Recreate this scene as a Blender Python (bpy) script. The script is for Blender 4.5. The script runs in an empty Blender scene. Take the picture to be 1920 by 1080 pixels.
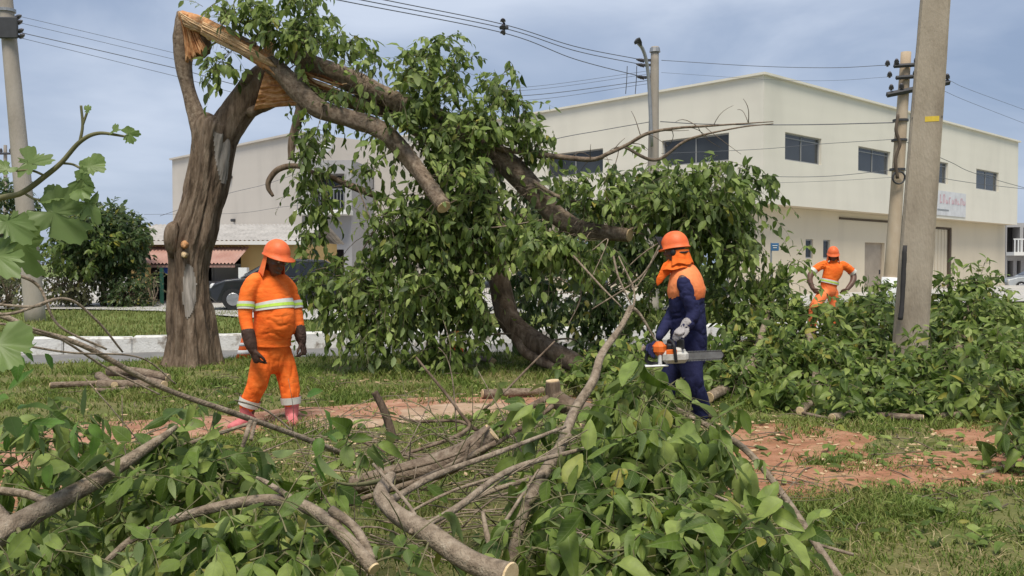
import bpy, math, random
import numpy as np
from mathutils import Vector, Matrix

random.seed(7)
R = np.random.default_rng(11)
SC = bpy.context.scene
COL = SC.collection

# ------------------------------------------------------------------ camera
FPX = 1690.0                                   # focal length in pixels of a 1920 wide frame
CAMZ = 1.5
PITCH = math.atan(45 / FPX)
cam = bpy.data.cameras.new('camera')
cam.sensor_width = 36.0
cam.lens = 36.0 * FPX / 1920.0
cam.clip_start = 0.05
cam.clip_end = 2000
camo = bpy.data.objects.new('camera', cam)
camo.location = (0, 0, CAMZ)
camo.rotation_euler = (math.pi / 2 - PITCH, 0, 0)
COL.objects.link(camo)
SC.camera = camo

# ------------------------------------------------------------------ world, sun, exposure
SUN_ELEV, SUN_AZ = math.radians(64), math.radians(183)     # azimuth from +Y, clockwise
w = bpy.data.worlds.new('World')
SC.world = w
w.use_nodes = True
nt = w.node_tree
nt.nodes.clear()
wo = nt.nodes.new('ShaderNodeOutputWorld')
bg = nt.nodes.new('ShaderNodeBackground')
bg.inputs['Strength'].default_value = 0.055
sky = nt.nodes.new('ShaderNodeTexSky')
sky.sky_type = 'NISHITA'
sky.sun_disc = False
sky.sun_elevation = SUN_ELEV
sky.sun_rotation = SUN_AZ
sky.dust_density = 2.0
tc = nt.nodes.new('ShaderNodeTexCoord')
mp = nt.nodes.new('ShaderNodeMapping')
mp.inputs['Scale'].default_value = (1.0, 1.0, 2.6)
nz = nt.nodes.new('ShaderNodeTexNoise')
nz.inputs['Scale'].default_value = 2.3
nz.inputs['Detail'].default_value = 6
nz.inputs['Roughness'].default_value = 0.5
nz.inputs['Distortion'].default_value = 0.5
cr = nt.nodes.new('ShaderNodeValToRGB')
cr.color_ramp.elements[0].position = 0.30
cr.color_ramp.elements[0].color = (0.62, 0.62, 0.62, 1)
cr.color_ramp.elements[1].position = 0.72
cr.color_ramp.elements[1].color = (0.95, 0.95, 0.95, 1)
cr2 = nt.nodes.new('ShaderNodeValToRGB')
cr2.color_ramp.elements[0].position = 0.38
cr2.color_ramp.elements[0].color = (4.3, 5.5, 7.9, 1)
cr2.color_ramp.elements[1].position = 0.66
cr2.color_ramp.elements[1].color = (8.0, 9.0, 10.8, 1)
mx = nt.nodes.new('ShaderNodeMix')
mx.data_type = 'RGBA'
L = nt.links.new
L(tc.outputs['Generated'], mp.inputs['Vector'])
L(mp.outputs['Vector'], nz.inputs['Vector'])
L(nz.outputs['Fac'], cr.inputs['Fac'])
L(nz.outputs['Fac'], cr2.inputs['Fac'])
L(cr.outputs['Color'], mx.inputs['Factor'])
L(sky.outputs['Color'], mx.inputs['A'])
L(cr2.outputs['Color'], mx.inputs['B'])
L(mx.outputs['Result'], bg.inputs['Color'])
L(bg.outputs['Background'], wo.inputs['Surface'])

sun = bpy.data.lights.new('sun', 'SUN')
sun.energy = 2.7
sun.angle = math.radians(24)
sun.color = (1.0, 0.94, 0.81)
suno = bpy.data.objects.new('sun', sun)
sd = Vector((math.sin(SUN_AZ) * math.cos(SUN_ELEV), math.cos(SUN_AZ) * math.cos(SUN_ELEV), math.sin(SUN_ELEV)))
suno.rotation_euler = sd.to_track_quat('Z', 'Y').to_euler()
suno.location = (0, -20, 30)
COL.objects.link(suno)

SC.view_settings.view_transform = 'Standard'
SC.view_settings.look = 'None'
SC.view_settings.gamma = 1.0
SC.view_settings.exposure = 0.6
SC.view_settings.use_curve_mapping = False
SC.cycles.max_bounces = 6
SC.cycles.transparent_max_bounces = 8


# ------------------------------------------------------------------ helpers
def P(px, py, d):
    """a point seen at full-size pixel (px, py), d metres in front of the camera"""
    u = (px - 960) / FPX
    v = (540 - py) / FPX
    y = math.cos(PITCH) + v * math.sin(PITCH)
    z = -math.sin(PITCH) + v * math.cos(PITCH)
    return np.array((u / y * d, d, CAMZ + z / y * d))


def G(px, py, z=0.0):
    u = (px - 960) / FPX
    v = (540 - py) / FPX
    y = math.cos(PITCH) + v * math.sin(PITCH)
    zz = -math.sin(PITCH) + v * math.cos(PITCH)
    k = (z - CAMZ) / zz
    return np.array((u * k, y * k, z))


def proj(V):
    V = np.asarray(V, float)
    x, y, z = V[:, 0], V[:, 1], V[:, 2] - CAMZ
    f = y * math.cos(PITCH) - z * math.sin(PITCH)
    up = y * math.sin(PITCH) + z * math.cos(PITCH)
    return np.stack([960 + FPX * x / f, 540 - FPX * up / f, f], 1)


def nrm(a):
    a = np.asarray(a, float)
    return a / np.maximum(np.linalg.norm(a, axis=-1, keepdims=True), 1e-9)


_lat = R.random((32, 32, 32))


def vnoise(p):
    p = np.asarray(p, float)
    i = np.floor(p).astype(int)
    f = p - i
    f = f * f * (3 - 2 * f)
    out = 0
    for dx in (0, 1):
        wx = f[..., 0] if dx else 1 - f[..., 0]
        for dy in (0, 1):
            wy = f[..., 1] if dy else 1 - f[..., 1]
            for dz in (0, 1):
                wz = f[..., 2] if dz else 1 - f[..., 2]
                out = out + wx * wy * wz * _lat[(i[..., 0] + dx) % 32, (i[..., 1] + dy) % 32, (i[..., 2] + dz) % 32]
    return out * 2 - 1


def fbm(p, o=4):
    s, a = 0, 1.0
    p = np.asarray(p, float)
    for _ in range(o):
        s = s + a * vnoise(p)
        p = p * 2.03 + 7.1
        a *= 0.5
    return s


def mesh_of(name, V, F, smooth=True, mats=(), midx=None):
    """F: list of integer arrays, each (n, k)"""
    me = bpy.data.meshes.new(name)
    V = np.ascontiguousarray(V, dtype=np.float32)
    F = [np.asarray(f, dtype=np.int32) for f in F if len(f)]
    me.vertices.add(len(V))
    me.vertices.foreach_set('co', V.ravel())
    nl = sum(f.size for f in F)
    npoly = sum(len(f) for f in F)
    me.loops.add(nl)
    me.loops.foreach_set('vertex_index', np.concatenate([f.ravel() for f in F]))
    me.polygons.add(npoly)
    tot = np.concatenate([np.full(len(f), f.shape[1], np.int32) for f in F])
    st = np.concatenate([[0], np.cumsum(tot)[:-1]]).astype(np.int32)
    me.polygons.foreach_set('loop_start', st)
    me.polygons.foreach_set('use_smooth', np.full(npoly, smooth, bool))
    if midx is not None:
        me.polygons.foreach_set('material_index', np.asarray(midx, np.int32))
    for m in mats:
        me.materials.append(m)
    me.update(calc_edges=True)
    return me


class MB:
    """collects shapes, then becomes ONE mesh object"""

    def __init__(s):
        s.V, s.F, s.n = [], [], 0

    def add(s, V, F):
        V = np.asarray(V, float).reshape(-1, 3)
        s.V.append(V)
        for f in F:
            f = np.asarray(f, int)
            if len(f):
                s.F.append(f + s.n)
        s.n += len(V)
        return s

    def box(s, c, size, rot=None, bevel=0.0):
        hx, hy, hz = [a / 2 for a in size]
        if bevel > 0:
            b = min(bevel, hx * .9, hy * .9, hz * .9)
            pts, fs = [], []
            idx = {}
            for sx in (-1, 1):
                for sy in (-1, 1):
                    for sz in (-1, 1):
                        for a in range(3):
                            q = [sx * (hx - b), sy * (hy - b), sz * (hz - b)]
                            q[a] = (sx * hx, sy * hy, sz * hz)[a]
                            idx[(sx, sy, sz, a)] = len(pts)
                            pts.append(q)
            for a in range(3):
                o = [k for k in range(3) if k != a]
                for sg in (-1, 1):
                    q = []
                    for (p_, r_) in ((-1, -1), (1, -1), (1, 1), (-1, 1)):
                        sgn = [0, 0, 0]
                        sgn[a] = sg
                        sgn[o[0]] = p_
                        sgn[o[1]] = r_
                        q.append(idx[(*sgn, a)])
                    fs.append(q)
            for a in range(3):
                o = [k for k in range(3) if k != a]
                for p_ in (-1, 1):
                    for r_ in (-1, 1):
                        sg1, sg2 = [0, 0, 0], [0, 0, 0]
                        sg1[o[0]] = p_
                        sg1[o[1]] = r_
                        sg2 = list(sg1)
                        sg1[a] = -1
                        sg2[a] = 1
                        fs.append([idx[(*sg1, o[0])], idx[(*sg2, o[0])], idx[(*sg2, o[1])], idx[(*sg1, o[1])]])
            V = np.array(pts, float)
            tri = [[idx[(sx, sy, sz, a)] for a in range(3)] for sx in (-1, 1) for sy in (-1, 1) for sz in (-1, 1)]
            FF = [np.array(fs), np.array(tri)]
        else:
            V = np.array([[x, y, z] for x in (-hx, hx) for y in (-hy, hy) for z in (-hz, hz)], float)
            FF = [np.array([[0, 1, 3, 2], [4, 6, 7, 5], [0, 4, 5, 1], [2, 3, 7, 6], [0, 2, 6, 4], [1, 5, 7, 3]])]
        if rot is not None:
            V = V @ np.asarray(rot, float).T
        return s.add(V + np.asarray(c, float), FF)

    def quad(s, a, b, c, d):
        return s.add([a, b, c, d], [[[0, 1, 2, 3]]])

    def tube(s, *a, **k):
        V, F = tube(*a, **k)
        return s.add(V, F)

    def data(s):
        return np.concatenate(s.V), s.F


def fix_normals(me):
    import bmesh
    bm = bmesh.new()
    bm.from_mesh(me)
    bmesh.ops.recalc_face_normals(bm, faces=bm.faces)
    bm.to_mesh(me)
    bm.free()


def smooth_path(pts, n):
    """Catmull-Rom through rows of pts (any number of columns)"""
    pts = np.asarray(pts, float)
    if len(pts) == 2:
        t = np.linspace(0, 1, n)[:, None]
        return pts[0] * (1 - t) + pts[1] * t
    q = np.vstack([2 * pts[0] - pts[1], pts, 2 * pts[-1] - pts[-2]])
    seg = len(pts) - 1
    t = np.linspace(0, seg, n)
    i = np.minimum(t.astype(int), seg - 1)
    f = (t - i)[:, None]
    a, b, c, d = q[i], q[i + 1], q[i + 2], q[i + 3]
    return 0.5 * ((2 * b) + (-a + c) * f + (2 * a - 5 * b + 4 * c - d) * f ** 2 + (-a + 3 * b - 3 * c + d) * f ** 3)


def frames(path, ref=None):
    path = np.asarray(path, float)
    T = nrm(np.gradient(path, axis=0))
    U = np.zeros_like(T)
    if ref is None:
        r = np.array((0.0, 0, 1)) if abs(T[0][2]) < .9 else np.array((1.0, 0, 0))
    else:
        r = np.asarray(ref, float)
    u = nrm(r - T[0] * np.dot(r, T[0]))
    for k in range(len(T)):
        if ref is not None:
            u = np.asarray(ref, float)
        u = nrm(u - T[k] * np.dot(u, T[k]))
        U[k] = u
    return T, U, np.cross(T, U)


def tube(path, rad, seg=8, cap=True, ref=None, wob=0.0, wobf=6.0, round_cap=False, ridge=None):
    """rad: one per point, or pairs (along ref, across)"""
    path = np.asarray(path, float)
    rad = np.asarray(rad, float)
    if rad.ndim == 0:
        rad = np.full(len(path), float(rad))
    if rad.ndim == 1:
        rad = np.stack([rad, rad], 1)
    if round_cap:
        T = nrm(np.gradient(path, axis=0))
        hs = [(.35, .92), (.7, .7), (.93, .36)]
        m0, m1 = rad[0].mean(), rad[-1].mean()
        pre = np.array([path[0] - T[0] * m0 * h for h, _ in hs])[::-1]
        post = np.array([path[-1] + T[-1] * m1 * h for h, _ in hs])
        r0 = np.array([rad[0] * k for _, k in hs])[::-1]
        r1 = np.array([rad[-1] * k for _, k in hs])
        path = np.vstack([pre, path, post])
        rad = np.vstack([r0, rad, r1])
    T, U, W = frames(path, ref)
    a = np.linspace(0, 2 * np.pi, seg, endpoint=False)
    ca, sa = np.cos(a), np.sin(a)
    off = U[:, None, :] * (ca[None, :, None] * rad[:, 0, None, None]) + W[:, None, :] * (sa[None, :, None] * rad[:, 1, None, None])
    if ridge is not None:
        off = off * ridge(np.linspace(0, 1, len(path))[:, None], a[None, :], path)[:, :, None]
    V = path[:, None, :] + off
    if wob > 0:
        nn = fbm(V * wobf + 3.7, 3)
        V = path[:, None, :] + off * (1 + wob * nn)[:, :, None]
    n = len(path)
    V = V.reshape(-1, 3)
    i = np.arange(n - 1)[:, None] * seg
    j = np.arange(seg)[None, :]
    jn = (j + 1) % seg
    Q = np.stack([i + j, i + jn, i + seg + jn, i + seg + j], -1).reshape(-1, 4)
    F = [Q]
    if cap:
        V = np.vstack([V, path[0], path[-1]])
        c0, c1 = n * seg, n * seg + 1
        j = np.arange(seg)
        F.append(np.stack([np.full(seg, c0), (j + 1) % seg, j], 1))
        F.append(np.stack([np.full(seg, c1), (n - 1) * seg + j, (n - 1) * seg + (j + 1) % seg], 1))
    return V, F


# ------------------------------------------------------------------ scene objects
def tag(o, label=None, cat=None, group=None, kind=None):
    if label:
        o['label'] = label
    if cat:
        o['category'] = cat
    if group:
        o['group'] = group
    if kind:
        o['kind'] = kind
    return o


def thing(name, label, cat, loc=(0, 0, 0), group=None):
    o = bpy.data.objects.new(name, None)
    o.empty_display_size = 0.1
    o.location = loc
    COL.objects.link(o)
    return tag(o, label, cat, group)


BASE = {}


def obj(name, geo, mat, parent=None, smooth=False, normals=True, world=True):
    """link geometry (MB or (V, F)) given in world coordinates as one mesh object"""
    V, F = geo.data() if isinstance(geo, MB) else geo
    V = np.asarray(V, float)
    base = np.zeros(3)
    if parent is not None and world:
        base = np.array(abs_loc(parent))
    me = mesh_of(name, V - base, F, smooth, mat if isinstance(mat, (list, tuple)) else [mat])
    if normals:
        fix_normals(me)
    o = bpy.data.objects.new(name, me)
    COL.objects.link(o)
    if parent is not None:
        o.parent = parent
    return o


def abs_loc(o):
    v = Vector((0, 0, 0))
    while o is not None:
        v = v + o.location
        o = o.parent
    return v


def struct(name, geo, mat, smooth=False):
    return tag(obj(name, geo, mat, None, smooth), kind='structure')


# ------------------------------------------------------------------ materials
def new_mat(name):
    m = bpy.data.materials.new(name)
    m.use_nodes = True
    n = m.node_tree
    b = n.nodes['Principled BSDF']
    return m, n, b


def ramp(n, stops):
    r = n.nodes.new('ShaderNodeValToRGB')
    e = r.color_ramp.elements
    e[0].position, e[0].color = stops[0][0], (*stops[0][1], 1)
    e[1].position, e[1].color = stops[-1][0], (*stops[-1][1], 1)
    for p, c in stops[1:-1]:
        k = e.new(p)
        k.color = (*c, 1)
    return r


def mat(name, stops, scale=4.0, stretch=(1, 1, 1), rough=0.8, bump=0.2, bscale=None, detail=6, spec=0.3, metal=0.0,
        coat=0.0, bdist=0.02, rvar=0.0):
    """noise-driven colour with fine relief"""
    m, n, b = new_mat(name)
    co = n.nodes.new('ShaderNodeTexCoord')
    g = n.nodes.new('ShaderNodeNewGeometry')
    mpn = n.nodes.new('ShaderNodeMapping')
    mpn.inputs['Scale'].default_value = stretch
    n.links.new(g.outputs['Position'], mpn.inputs['Vector'])
    t = n.nodes.new('ShaderNodeTexNoise')
    t.inputs['Scale'].default_value = scale
    t.inputs['Detail'].default_value = detail
    t.inputs['Roughness'].default_value = 0.6
    n.links.new(mpn.outputs['Vector'], t.inputs['Vector'])
    if len(stops) == 1:
        c = stops[0]
        stops = [(0.3, tuple(x * .86 for x in c)), (0.7, tuple(min(1, x * 1.1) for x in c))]
    r = ramp(n, stops)
    n.links.new(t.outputs['Fac'], r.inputs['Fac'])
    n.links.new(r.outputs['Color'], b.inputs['Base Color'])
    b.inputs['Roughness'].default_value = rough
    b.inputs['Specular IOR Level'].default_value = spec
    b.inputs['Metallic'].default_value = metal
    b.inputs['Coat Weight'].default_value = coat
    if bump > 0:
        t2 = n.nodes.new('ShaderNodeTexNoise')
        t2.inputs['Scale'].default_value = bscale or scale * 6
        t2.inputs['Detail'].default_value = 5
        n.links.new(mpn.outputs['Vector'], t2.inputs['Vector'])
        bp = n.nodes.new('ShaderNodeBump')
        bp.inputs['Strength'].default_value = bump
        bp.inputs['Distance'].default_value = bdist
        n.links.new(t2.outputs['Fac'], bp.inputs['Height'])
        n.links.new(bp.outputs['Normal'], b.inputs['Normal'])
    return m


def leaf_mat(name, dark, mid, light, yellow=0.03, trans=0.3, rough=0.42):
    m, n, b = new_mat(name)
    g = n.nodes.new('ShaderNodeNewGeometry')
    oi = n.nodes.new('ShaderNodeObjectInfo')
    ad = n.nodes.new('ShaderNodeMath')
    ad.operation = 'ADD'
    fr = n.nodes.new('ShaderNodeMath')
    fr.operation = 'FRACT'
    n.links.new(g.outputs['Random Per Island'], ad.inputs[0])
    n.links.new(oi.outputs['Random'], ad.inputs[1])
    n.links.new(ad.outputs[0], fr.inputs[0])
    r = ramp(n, [(0.0, dark), (0.45, mid), (0.93 - yellow, light), (1.0 - yellow, light), (1.0, (0.30, 0.26, 0.045))])
    n.links.new(fr.outputs[0], r.inputs['Fac'])
    # blotches within a leaf
    t = n.nodes.new('ShaderNodeTexNoise')
    t.inputs['Scale'].default_value = 22
    t.inputs['Detail'].default_value = 4
    n.links.new(g.outputs['Position'], t.inputs['Vector'])
    hs = n.nodes.new('ShaderNodeHueSaturation')
    mr = n.nodes.new('ShaderNodeMapRange')
    mr.inputs['From Min'].default_value = 0.25
    mr.inputs['From Max'].default_value = 0.75
    mr.inputs['To Min'].default_value = 0.72
    mr.inputs['To Max'].default_value = 1.3
    n.links.new(t.outputs['Fac'], mr.inputs['Value'])
    n.links.new(mr.outputs['Result'], hs.inputs['Value'])
    n.links.new(r.outputs['Color'], hs.inputs['Color'])
    # midrib and side veins, from the leaf's own coordinates
    at = n.nodes.new('ShaderNodeAttribute')
    at.attribute_name = 'leafuv'
    sx = n.nodes.new('ShaderNodeSeparateXYZ')
    n.links.new(at.outputs['Vector'], sx.inputs[0])

    def mth(op, a, b=None, c=None):
        q = n.nodes.new('ShaderNodeMath')
        q.operation = op
        for k, v in enumerate((a, b, c)):
            if v is None:
                continue
            if isinstance(v, (int, float)):
                q.inputs[k].default_value = v
            else:
                n.links.new(v, q.inputs[k])
        return q.outputs[0]
    ay = mth('ABSOLUTE', sx.outputs['Y'])
    rib = mth('SUBTRACT', 1.0, mth('MULTIPLY', ay, 55.0))
    rib = mth('MAXIMUM', rib, 0.0)
    ph = mth('SUBTRACT', sx.outputs['X'], mth('MULTIPLY', ay, 0.9))
    sv = mth('POWER', mth('ABSOLUTE', mth('SINE', mth('MULTIPLY', ph, 27.0))), 9.0)
    sv = mth('SUBTRACT', 1.0, sv)
    sv = mth('POWER', mth('ABSOLUTE', mth('COSINE', mth('MULTIPLY', ph, 27.0))), 24.0)
    vein = mth('MAXIMUM', rib, mth('MULTIPLY', sv, 0.4))
    mv = n.nodes.new('ShaderNodeMix')
    mv.data_type = 'RGBA'
    mv.inputs['B'].default_value = (0.22, 0.26, 0.11, 1)
    n.links.new(mth('MULTIPLY', vein, 0.55), mv.inputs['Factor'])
    n.links.new(hs.outputs['Color'], mv.inputs['A'])
    # paler underside
    mxn = n.nodes.new('ShaderNodeMix')
    mxn.data_type = 'RGBA'
    mxn.inputs['B'].default_value = (0.22, 0.275, 0.13, 1)
    bf = n.nodes.new('ShaderNodeMath')
    bf.operation = 'MULTIPLY'
    bf.inputs[1].default_value = 0.55
    n.links.new(g.outputs['Backfacing'], bf.inputs[0])
    n.links.new(bf.outputs[0], mxn.inputs['Factor'])
    n.links.new(mv.outputs['Result'], mxn.inputs['A'])
    n.links.new(mxn.outputs['Result'], b.inputs['Base Color'])
    b.inputs['Roughness'].default_value = rough
    b.inputs['Specular IOR Level'].default_value = 0.28
    bp = n.nodes.new('ShaderNodeBump')
    bp.inputs['Strength'].default_value = 0.25
    bp.inputs['Distance'].default_value = 0.004
    n.links.new(mth('ADD', mth('MULTIPLY', t.outputs['Fac'], .6), mth('MULTIPLY', vein, -.7)), bp.inputs['Height'])
    n.links.new(bp.outputs['Normal'], b.inputs['Normal'])
    tr = n.nodes.new('ShaderNodeBsdfTranslucent')
    hs2 = n.nodes.new('ShaderNodeHueSaturation')
    hs2.inputs['Value'].default_value = 1.5
    hs2.inputs['Saturation'].default_value = 1.1
    n.links.new(mxn.outputs['Result'], hs2.inputs['Color'])
    n.links.new(hs2.outputs['Color'], tr.inputs['Color'])
    ms = n.nodes.new('ShaderNodeMixShader')
    ms.inputs['Fac'].default_value = trans
    n.links.new(b.outputs['BSDF'], ms.inputs[1])
    n.links.new(tr.outputs['BSDF'], ms.inputs[2])
    n.links.new(ms.outputs['Shader'], n.nodes['Material Output'].inputs['Surface'])
    return m


def grass_mat(name, stops):
    m, n, b = new_mat(name)
    g = n.nodes.new('ShaderNodeNewGeometry')
    t = n.nodes.new('ShaderNodeTexNoise')
    t.inputs['Scale'].default_value = 1.3
    t.inputs['Detail'].default_value = 5
    n.links.new(g.outputs['Position'], t.inputs['Vector'])
    ad = n.nodes.new('ShaderNodeMath')
    ad.operation = 'MULTIPLY_ADD'
    ad.inputs[1].default_value = 0.45
    sb = n.nodes.new('ShaderNodeMath')
    sb.operation = 'SUBTRACT'
    sb.inputs[1].default_value = 0.22
    n.links.new(t.outputs['Fac'], sb.inputs[0])
    n.links.new(g.outputs['Random Per Island'], ad.inputs[0])
    n.links.new(sb.outputs[0], ad.inputs[2])
    r = ramp(n, stops)
    n.links.new(ad.outputs[0], r.inputs['Fac'])
    n.links.new(r.outputs['Color'], b.inputs['Base Color'])
    b.inputs['Roughness'].default_value = 0.6
    b.inputs['Specular IOR Level'].default_value = 0.25
    tr = n.nodes.new('ShaderNodeBsdfTranslucent')
    n.links.new(r.outputs['Color'], tr.inputs['Color'])
    ms = n.nodes.new('ShaderNodeMixShader')
    ms.inputs['Fac'].default_value = 0.25
    n.links.new(b.outputs['BSDF'], ms.inputs[1])
    n.links.new(tr.outputs['BSDF'], ms.inputs[2])
    n.links.new(ms.outputs['Shader'], n.nodes['Material Output'].inputs['Surface'])
    return m


def wall_mat(name, col, dirt=0.25):
    """painted render with long rain streaks and faint horizontal joints"""
    m, n, b = new_mat(name)
    g = n.nodes.new('ShaderNodeNewGeometry')
    mpn = n.nodes.new('ShaderNodeMapping')
    mpn.inputs['Scale'].default_value = (0.7, 0.7, 0.16)
    n.links.new(g.outputs['Position'], mpn.inputs['Vector'])
    t = n.nodes.new('ShaderNodeTexNoise')
    t.inputs['Scale'].default_value = 1.1
    t.inputs['Detail'].default_value = 7
    n.links.new(mpn.outputs['Vector'], t.inputs['Vector'])
    t2 = n.nodes.new('ShaderNodeTexNoise')
    t2.inputs['Scale'].default_value = 0.35
    t2.inputs['Detail'].default_value = 5
    n.links.new(g.outputs['Position'], t2.inputs['Vector'])
    av = n.nodes.new('ShaderNodeMath')
    av.operation = 'MULTIPLY_ADD'
    av.inputs[1].default_value = 0.55
    md = n.nodes.new('ShaderNodeMath')
    md.operation = 'MULTIPLY'
    md.inputs[1].default_value = 0.45
    n.links.new(t2.outputs['Fac'], md.inputs[0])
    n.links.new(t.outputs['Fac'], av.inputs[0])
    n.links.new(md.outputs[0], av.inputs[2])
    dk = tuple(c * (1 - dirt) for c in col)
    r = ramp(n, [(0.28, dk), (0.5, col), (0.75, tuple(min(.86, c * 1.05) for c in col))])
    n.links.new(av.outputs[0], r.inputs['Fac'])
    n.links.new(r.outputs['Color'], b.inputs['Base Color'])
    b.inputs['Roughness'].default_value = 0.85
    b.inputs['Specular IOR Level'].default_value = 0.2
    wv = n.nodes.new('ShaderNodeTexWave')
    wv.wave_type = 'BANDS'
    wv.bands_direction = 'Z'
    wv.inputs['Scale'].default_value = 0.55
    wv.inputs['Distortion'].default_value = 0.15
    n.links.new(g.outputs['Position'], wv.inputs['Vector'])
    bp = n.nodes.new('ShaderNodeBump')
    bp.inputs['Strength'].default_value = 0.05
    bp.inputs['Distance'].default_value = 0.03
    n.links.new(wv.outputs['Fac'], bp.inputs['Height'])
    n.links.new(bp.outputs['Normal'], b.inputs['Normal'])
    return m


def glass_mat(name, col, rough=0.12):
    m, n, b = new_mat(name)
    t = n.nodes.new('ShaderNodeTexNoise')
    t.inputs['Scale'].default_value = 0.8
    g = n.nodes.new('ShaderNodeNewGeometry')
    n.links.new(g.outputs['Position'], t.inputs['Vector'])
    r = ramp(n, [(0.35, tuple(c * .7 for c in col)), (0.7, col)])
    n.links.new(t.outputs['Fac'], r.inputs['Fac'])
    n.links.new(r.outputs['Color'], b.inputs['Base Color'])
    b.inputs['Roughness'].default_value = rough
    b.inputs['Specular IOR Level'].default_value = 0.35
    return m


M = {}
M['leaf'] = leaf_mat('leaf_green', (0.028, 0.052, 0.009), (0.084, 0.132, 0.022), (0.21, 0.27, 0.066), 0.025, trans=.30, rough=.5)
M['leaf_front'] = leaf_mat('leaf_front', (0.044, 0.080, 0.012), (0.118, 0.178, 0.030), (0.255, 0.315, 0.080), 0.06, trans=.30, rough=.5)
M['leaf_light'] = leaf_mat('leaf_light', (0.11, 0.165, 0.030), (0.19, 0.26, 0.058), (0.30, 0.36, 0.11), 0.03, trans=.32, rough=.5)
M['leaf_young'] = leaf_mat('leaf_young', (0.060, 0.135, 0.020), (0.085, 0.18, 0.030), (0.135, 0.235, 0.045), 0.02, trans=0.35)
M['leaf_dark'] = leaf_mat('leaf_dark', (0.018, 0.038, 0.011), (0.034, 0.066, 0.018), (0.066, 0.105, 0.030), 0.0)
M['leaf_lime'] = leaf_mat('leaf_lime', (0.06, 0.10, 0.02), (0.10, 0.15, 0.03), (0.16, 0.20, 0.045), 0.02)
M['leaf_dry'] = leaf_mat('leaf_dry', (0.06, 0.055, 0.03), (0.09, 0.09, 0.045), (0.12, 0.12, 0.06), 0.1)
M['bark'] = mat('bark', [(0.30, (0.055, 0.036, 0.024)), (0.48, (0.15, 0.105, 0.072)), (0.70, (0.27, 0.205, 0.15))], 11, (1, 1, .2), .92, .8, 34, bdist=.035, detail=9)
M['bark_limb'] = mat('bark_limb', [(0.28, (0.07, 0.048, 0.034)), (0.46, (0.18, 0.13, 0.092)), (0.64, (0.27, 0.21, 0.155)), (0.8, (0.36, 0.31, 0.245))], 20, (1, 1, 1), .88, .6, 70, bdist=.02, detail=9)
M['bark_pale'] = mat('bark_pale', [(0.28, (0.10, 0.075, 0.052)), (0.46, (0.23, 0.175, 0.125)), (0.64, (0.34, 0.27, 0.20)), (0.8, (0.46, 0.40, 0.32))], 24, (1, 1, 1), .85, .7, 110, bdist=.014, detail=9)
M['twig'] = mat('twig', [(0.3, (0.085, 0.062, 0.045)), (0.7, (0.22, 0.17, 0.12))], 10, (1, 1, 1), .85, 0)
M['twig_green'] = mat('twig_green', [(0.3, (0.10, 0.10, 0.045)), (0.7, (0.2, 0.18, 0.09))], 10, (1, 1, 1), .8, 0)
M['torn'] = mat('torn_wood', [(0.28, (0.28, 0.11, 0.045)), (0.5, (0.54, 0.265, 0.115)), (0.75, (0.68, 0.43, 0.23))], 12, (1, 1, 1), .8, .5, 60, bdist=.02)
M['torn_pale'] = mat('torn_wood_pale', [(0.3, (0.50, 0.30, 0.15)), (0.7, (0.74, 0.55, 0.34))], 14, (1, 1, 1), .8, .4, 70)
M['torn_dark'] = mat('torn_wood_dark', [(0.3, (0.10, 0.035, 0.014)), (0.7, (0.26, 0.10, 0.035))], 14, (1, 1, 1), .85, .4, 70)
M['cut'] = mat('cut_wood', [(0.3, (0.52, 0.36, 0.20)), (0.7, (0.70, 0.54, 0.33))], 30, (1, 1, 1), .8, .2)
M['scar'] = mat('weathered_wood', [(0.3, (0.22, 0.19, 0.165)), (0.55, (0.36, 0.32, 0.285)), (0.8, (0.46, 0.42, 0.38))], 16, (1, 1, .12), .9, .6, 30)
M['lawn'] = mat('lawn', [(0.25, (0.10, 0.115, 0.030)), (0.5, (0.145, 0.145, 0.048)), (0.75, (0.20, 0.155, 0.075))], 1.7, (1, 1, 1), .95, .6, 40, bdist=.03)
M['verge'] = mat('verge_grass', [(0.3, (0.10, 0.145, 0.03)), (0.7, (0.18, 0.215, 0.06))], .6, (1, 1, 1), .95, .5, 30)
M['earth'] = mat('red_earth', [(0.28, (0.26, 0.115, 0.068)), (0.48, (0.38, 0.19, 0.12)), (0.72, (0.48, 0.30, 0.205))], 5.5, (1, 1, 1), .95, .7, 30, bdist=.03)
M['earth_red'] = mat('red_soil', [(0.28, (0.20, 0.115, 0.055)), (0.44, (0.34, 0.155, 0.085)), (0.58, (0.42, 0.22, 0.13)), (0.72, (0.27, 0.20, 0.09))], 3.5, (1, 1, 1), .95, .9, 26, bdist=.04)
M['earth_pale'] = mat('pale_earth', [(0.25, (0.27, 0.16, 0.10)), (0.5, (0.40, 0.27, 0.18)), (0.75, (0.5, 0.38, 0.28))], 4, (1, 1, 1), .95, .6, 30)
M['asphalt'] = mat('asphalt', [(0.3, (0.15, 0.145, 0.14)), (0.7, (0.22, 0.21, 0.20))], 2.5, (1, 1, 1), .9, .3, 60)
M['kerb'] = mat('kerb_paint', [(0.30, (0.20, 0.17, 0.14)), (0.40, (0.45, 0.42, 0.38)), (0.47, (0.64, 0.63, 0.60)), (0.75, (0.74, 0.73, 0.71))], 4.5, (1, 1, 1), .85, .5, 30)
M['concrete'] = mat('concrete', [(0.25, (0.25, 0.215, 0.18)), (0.5, (0.35, 0.305, 0.26)), (0.75, (0.43, 0.38, 0.33))], 2.2, (1, 1, .35), .9, .35, 40)
M['concrete_d'] = mat('concrete_dark', [(0.32, (0.22, 0.18, 0.135)), (0.5, (0.34, 0.285, 0.22)), (0.78, (0.43, 0.37, 0.295))], 2.6, (1, 1, .3), .92, .4, 45)
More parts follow.
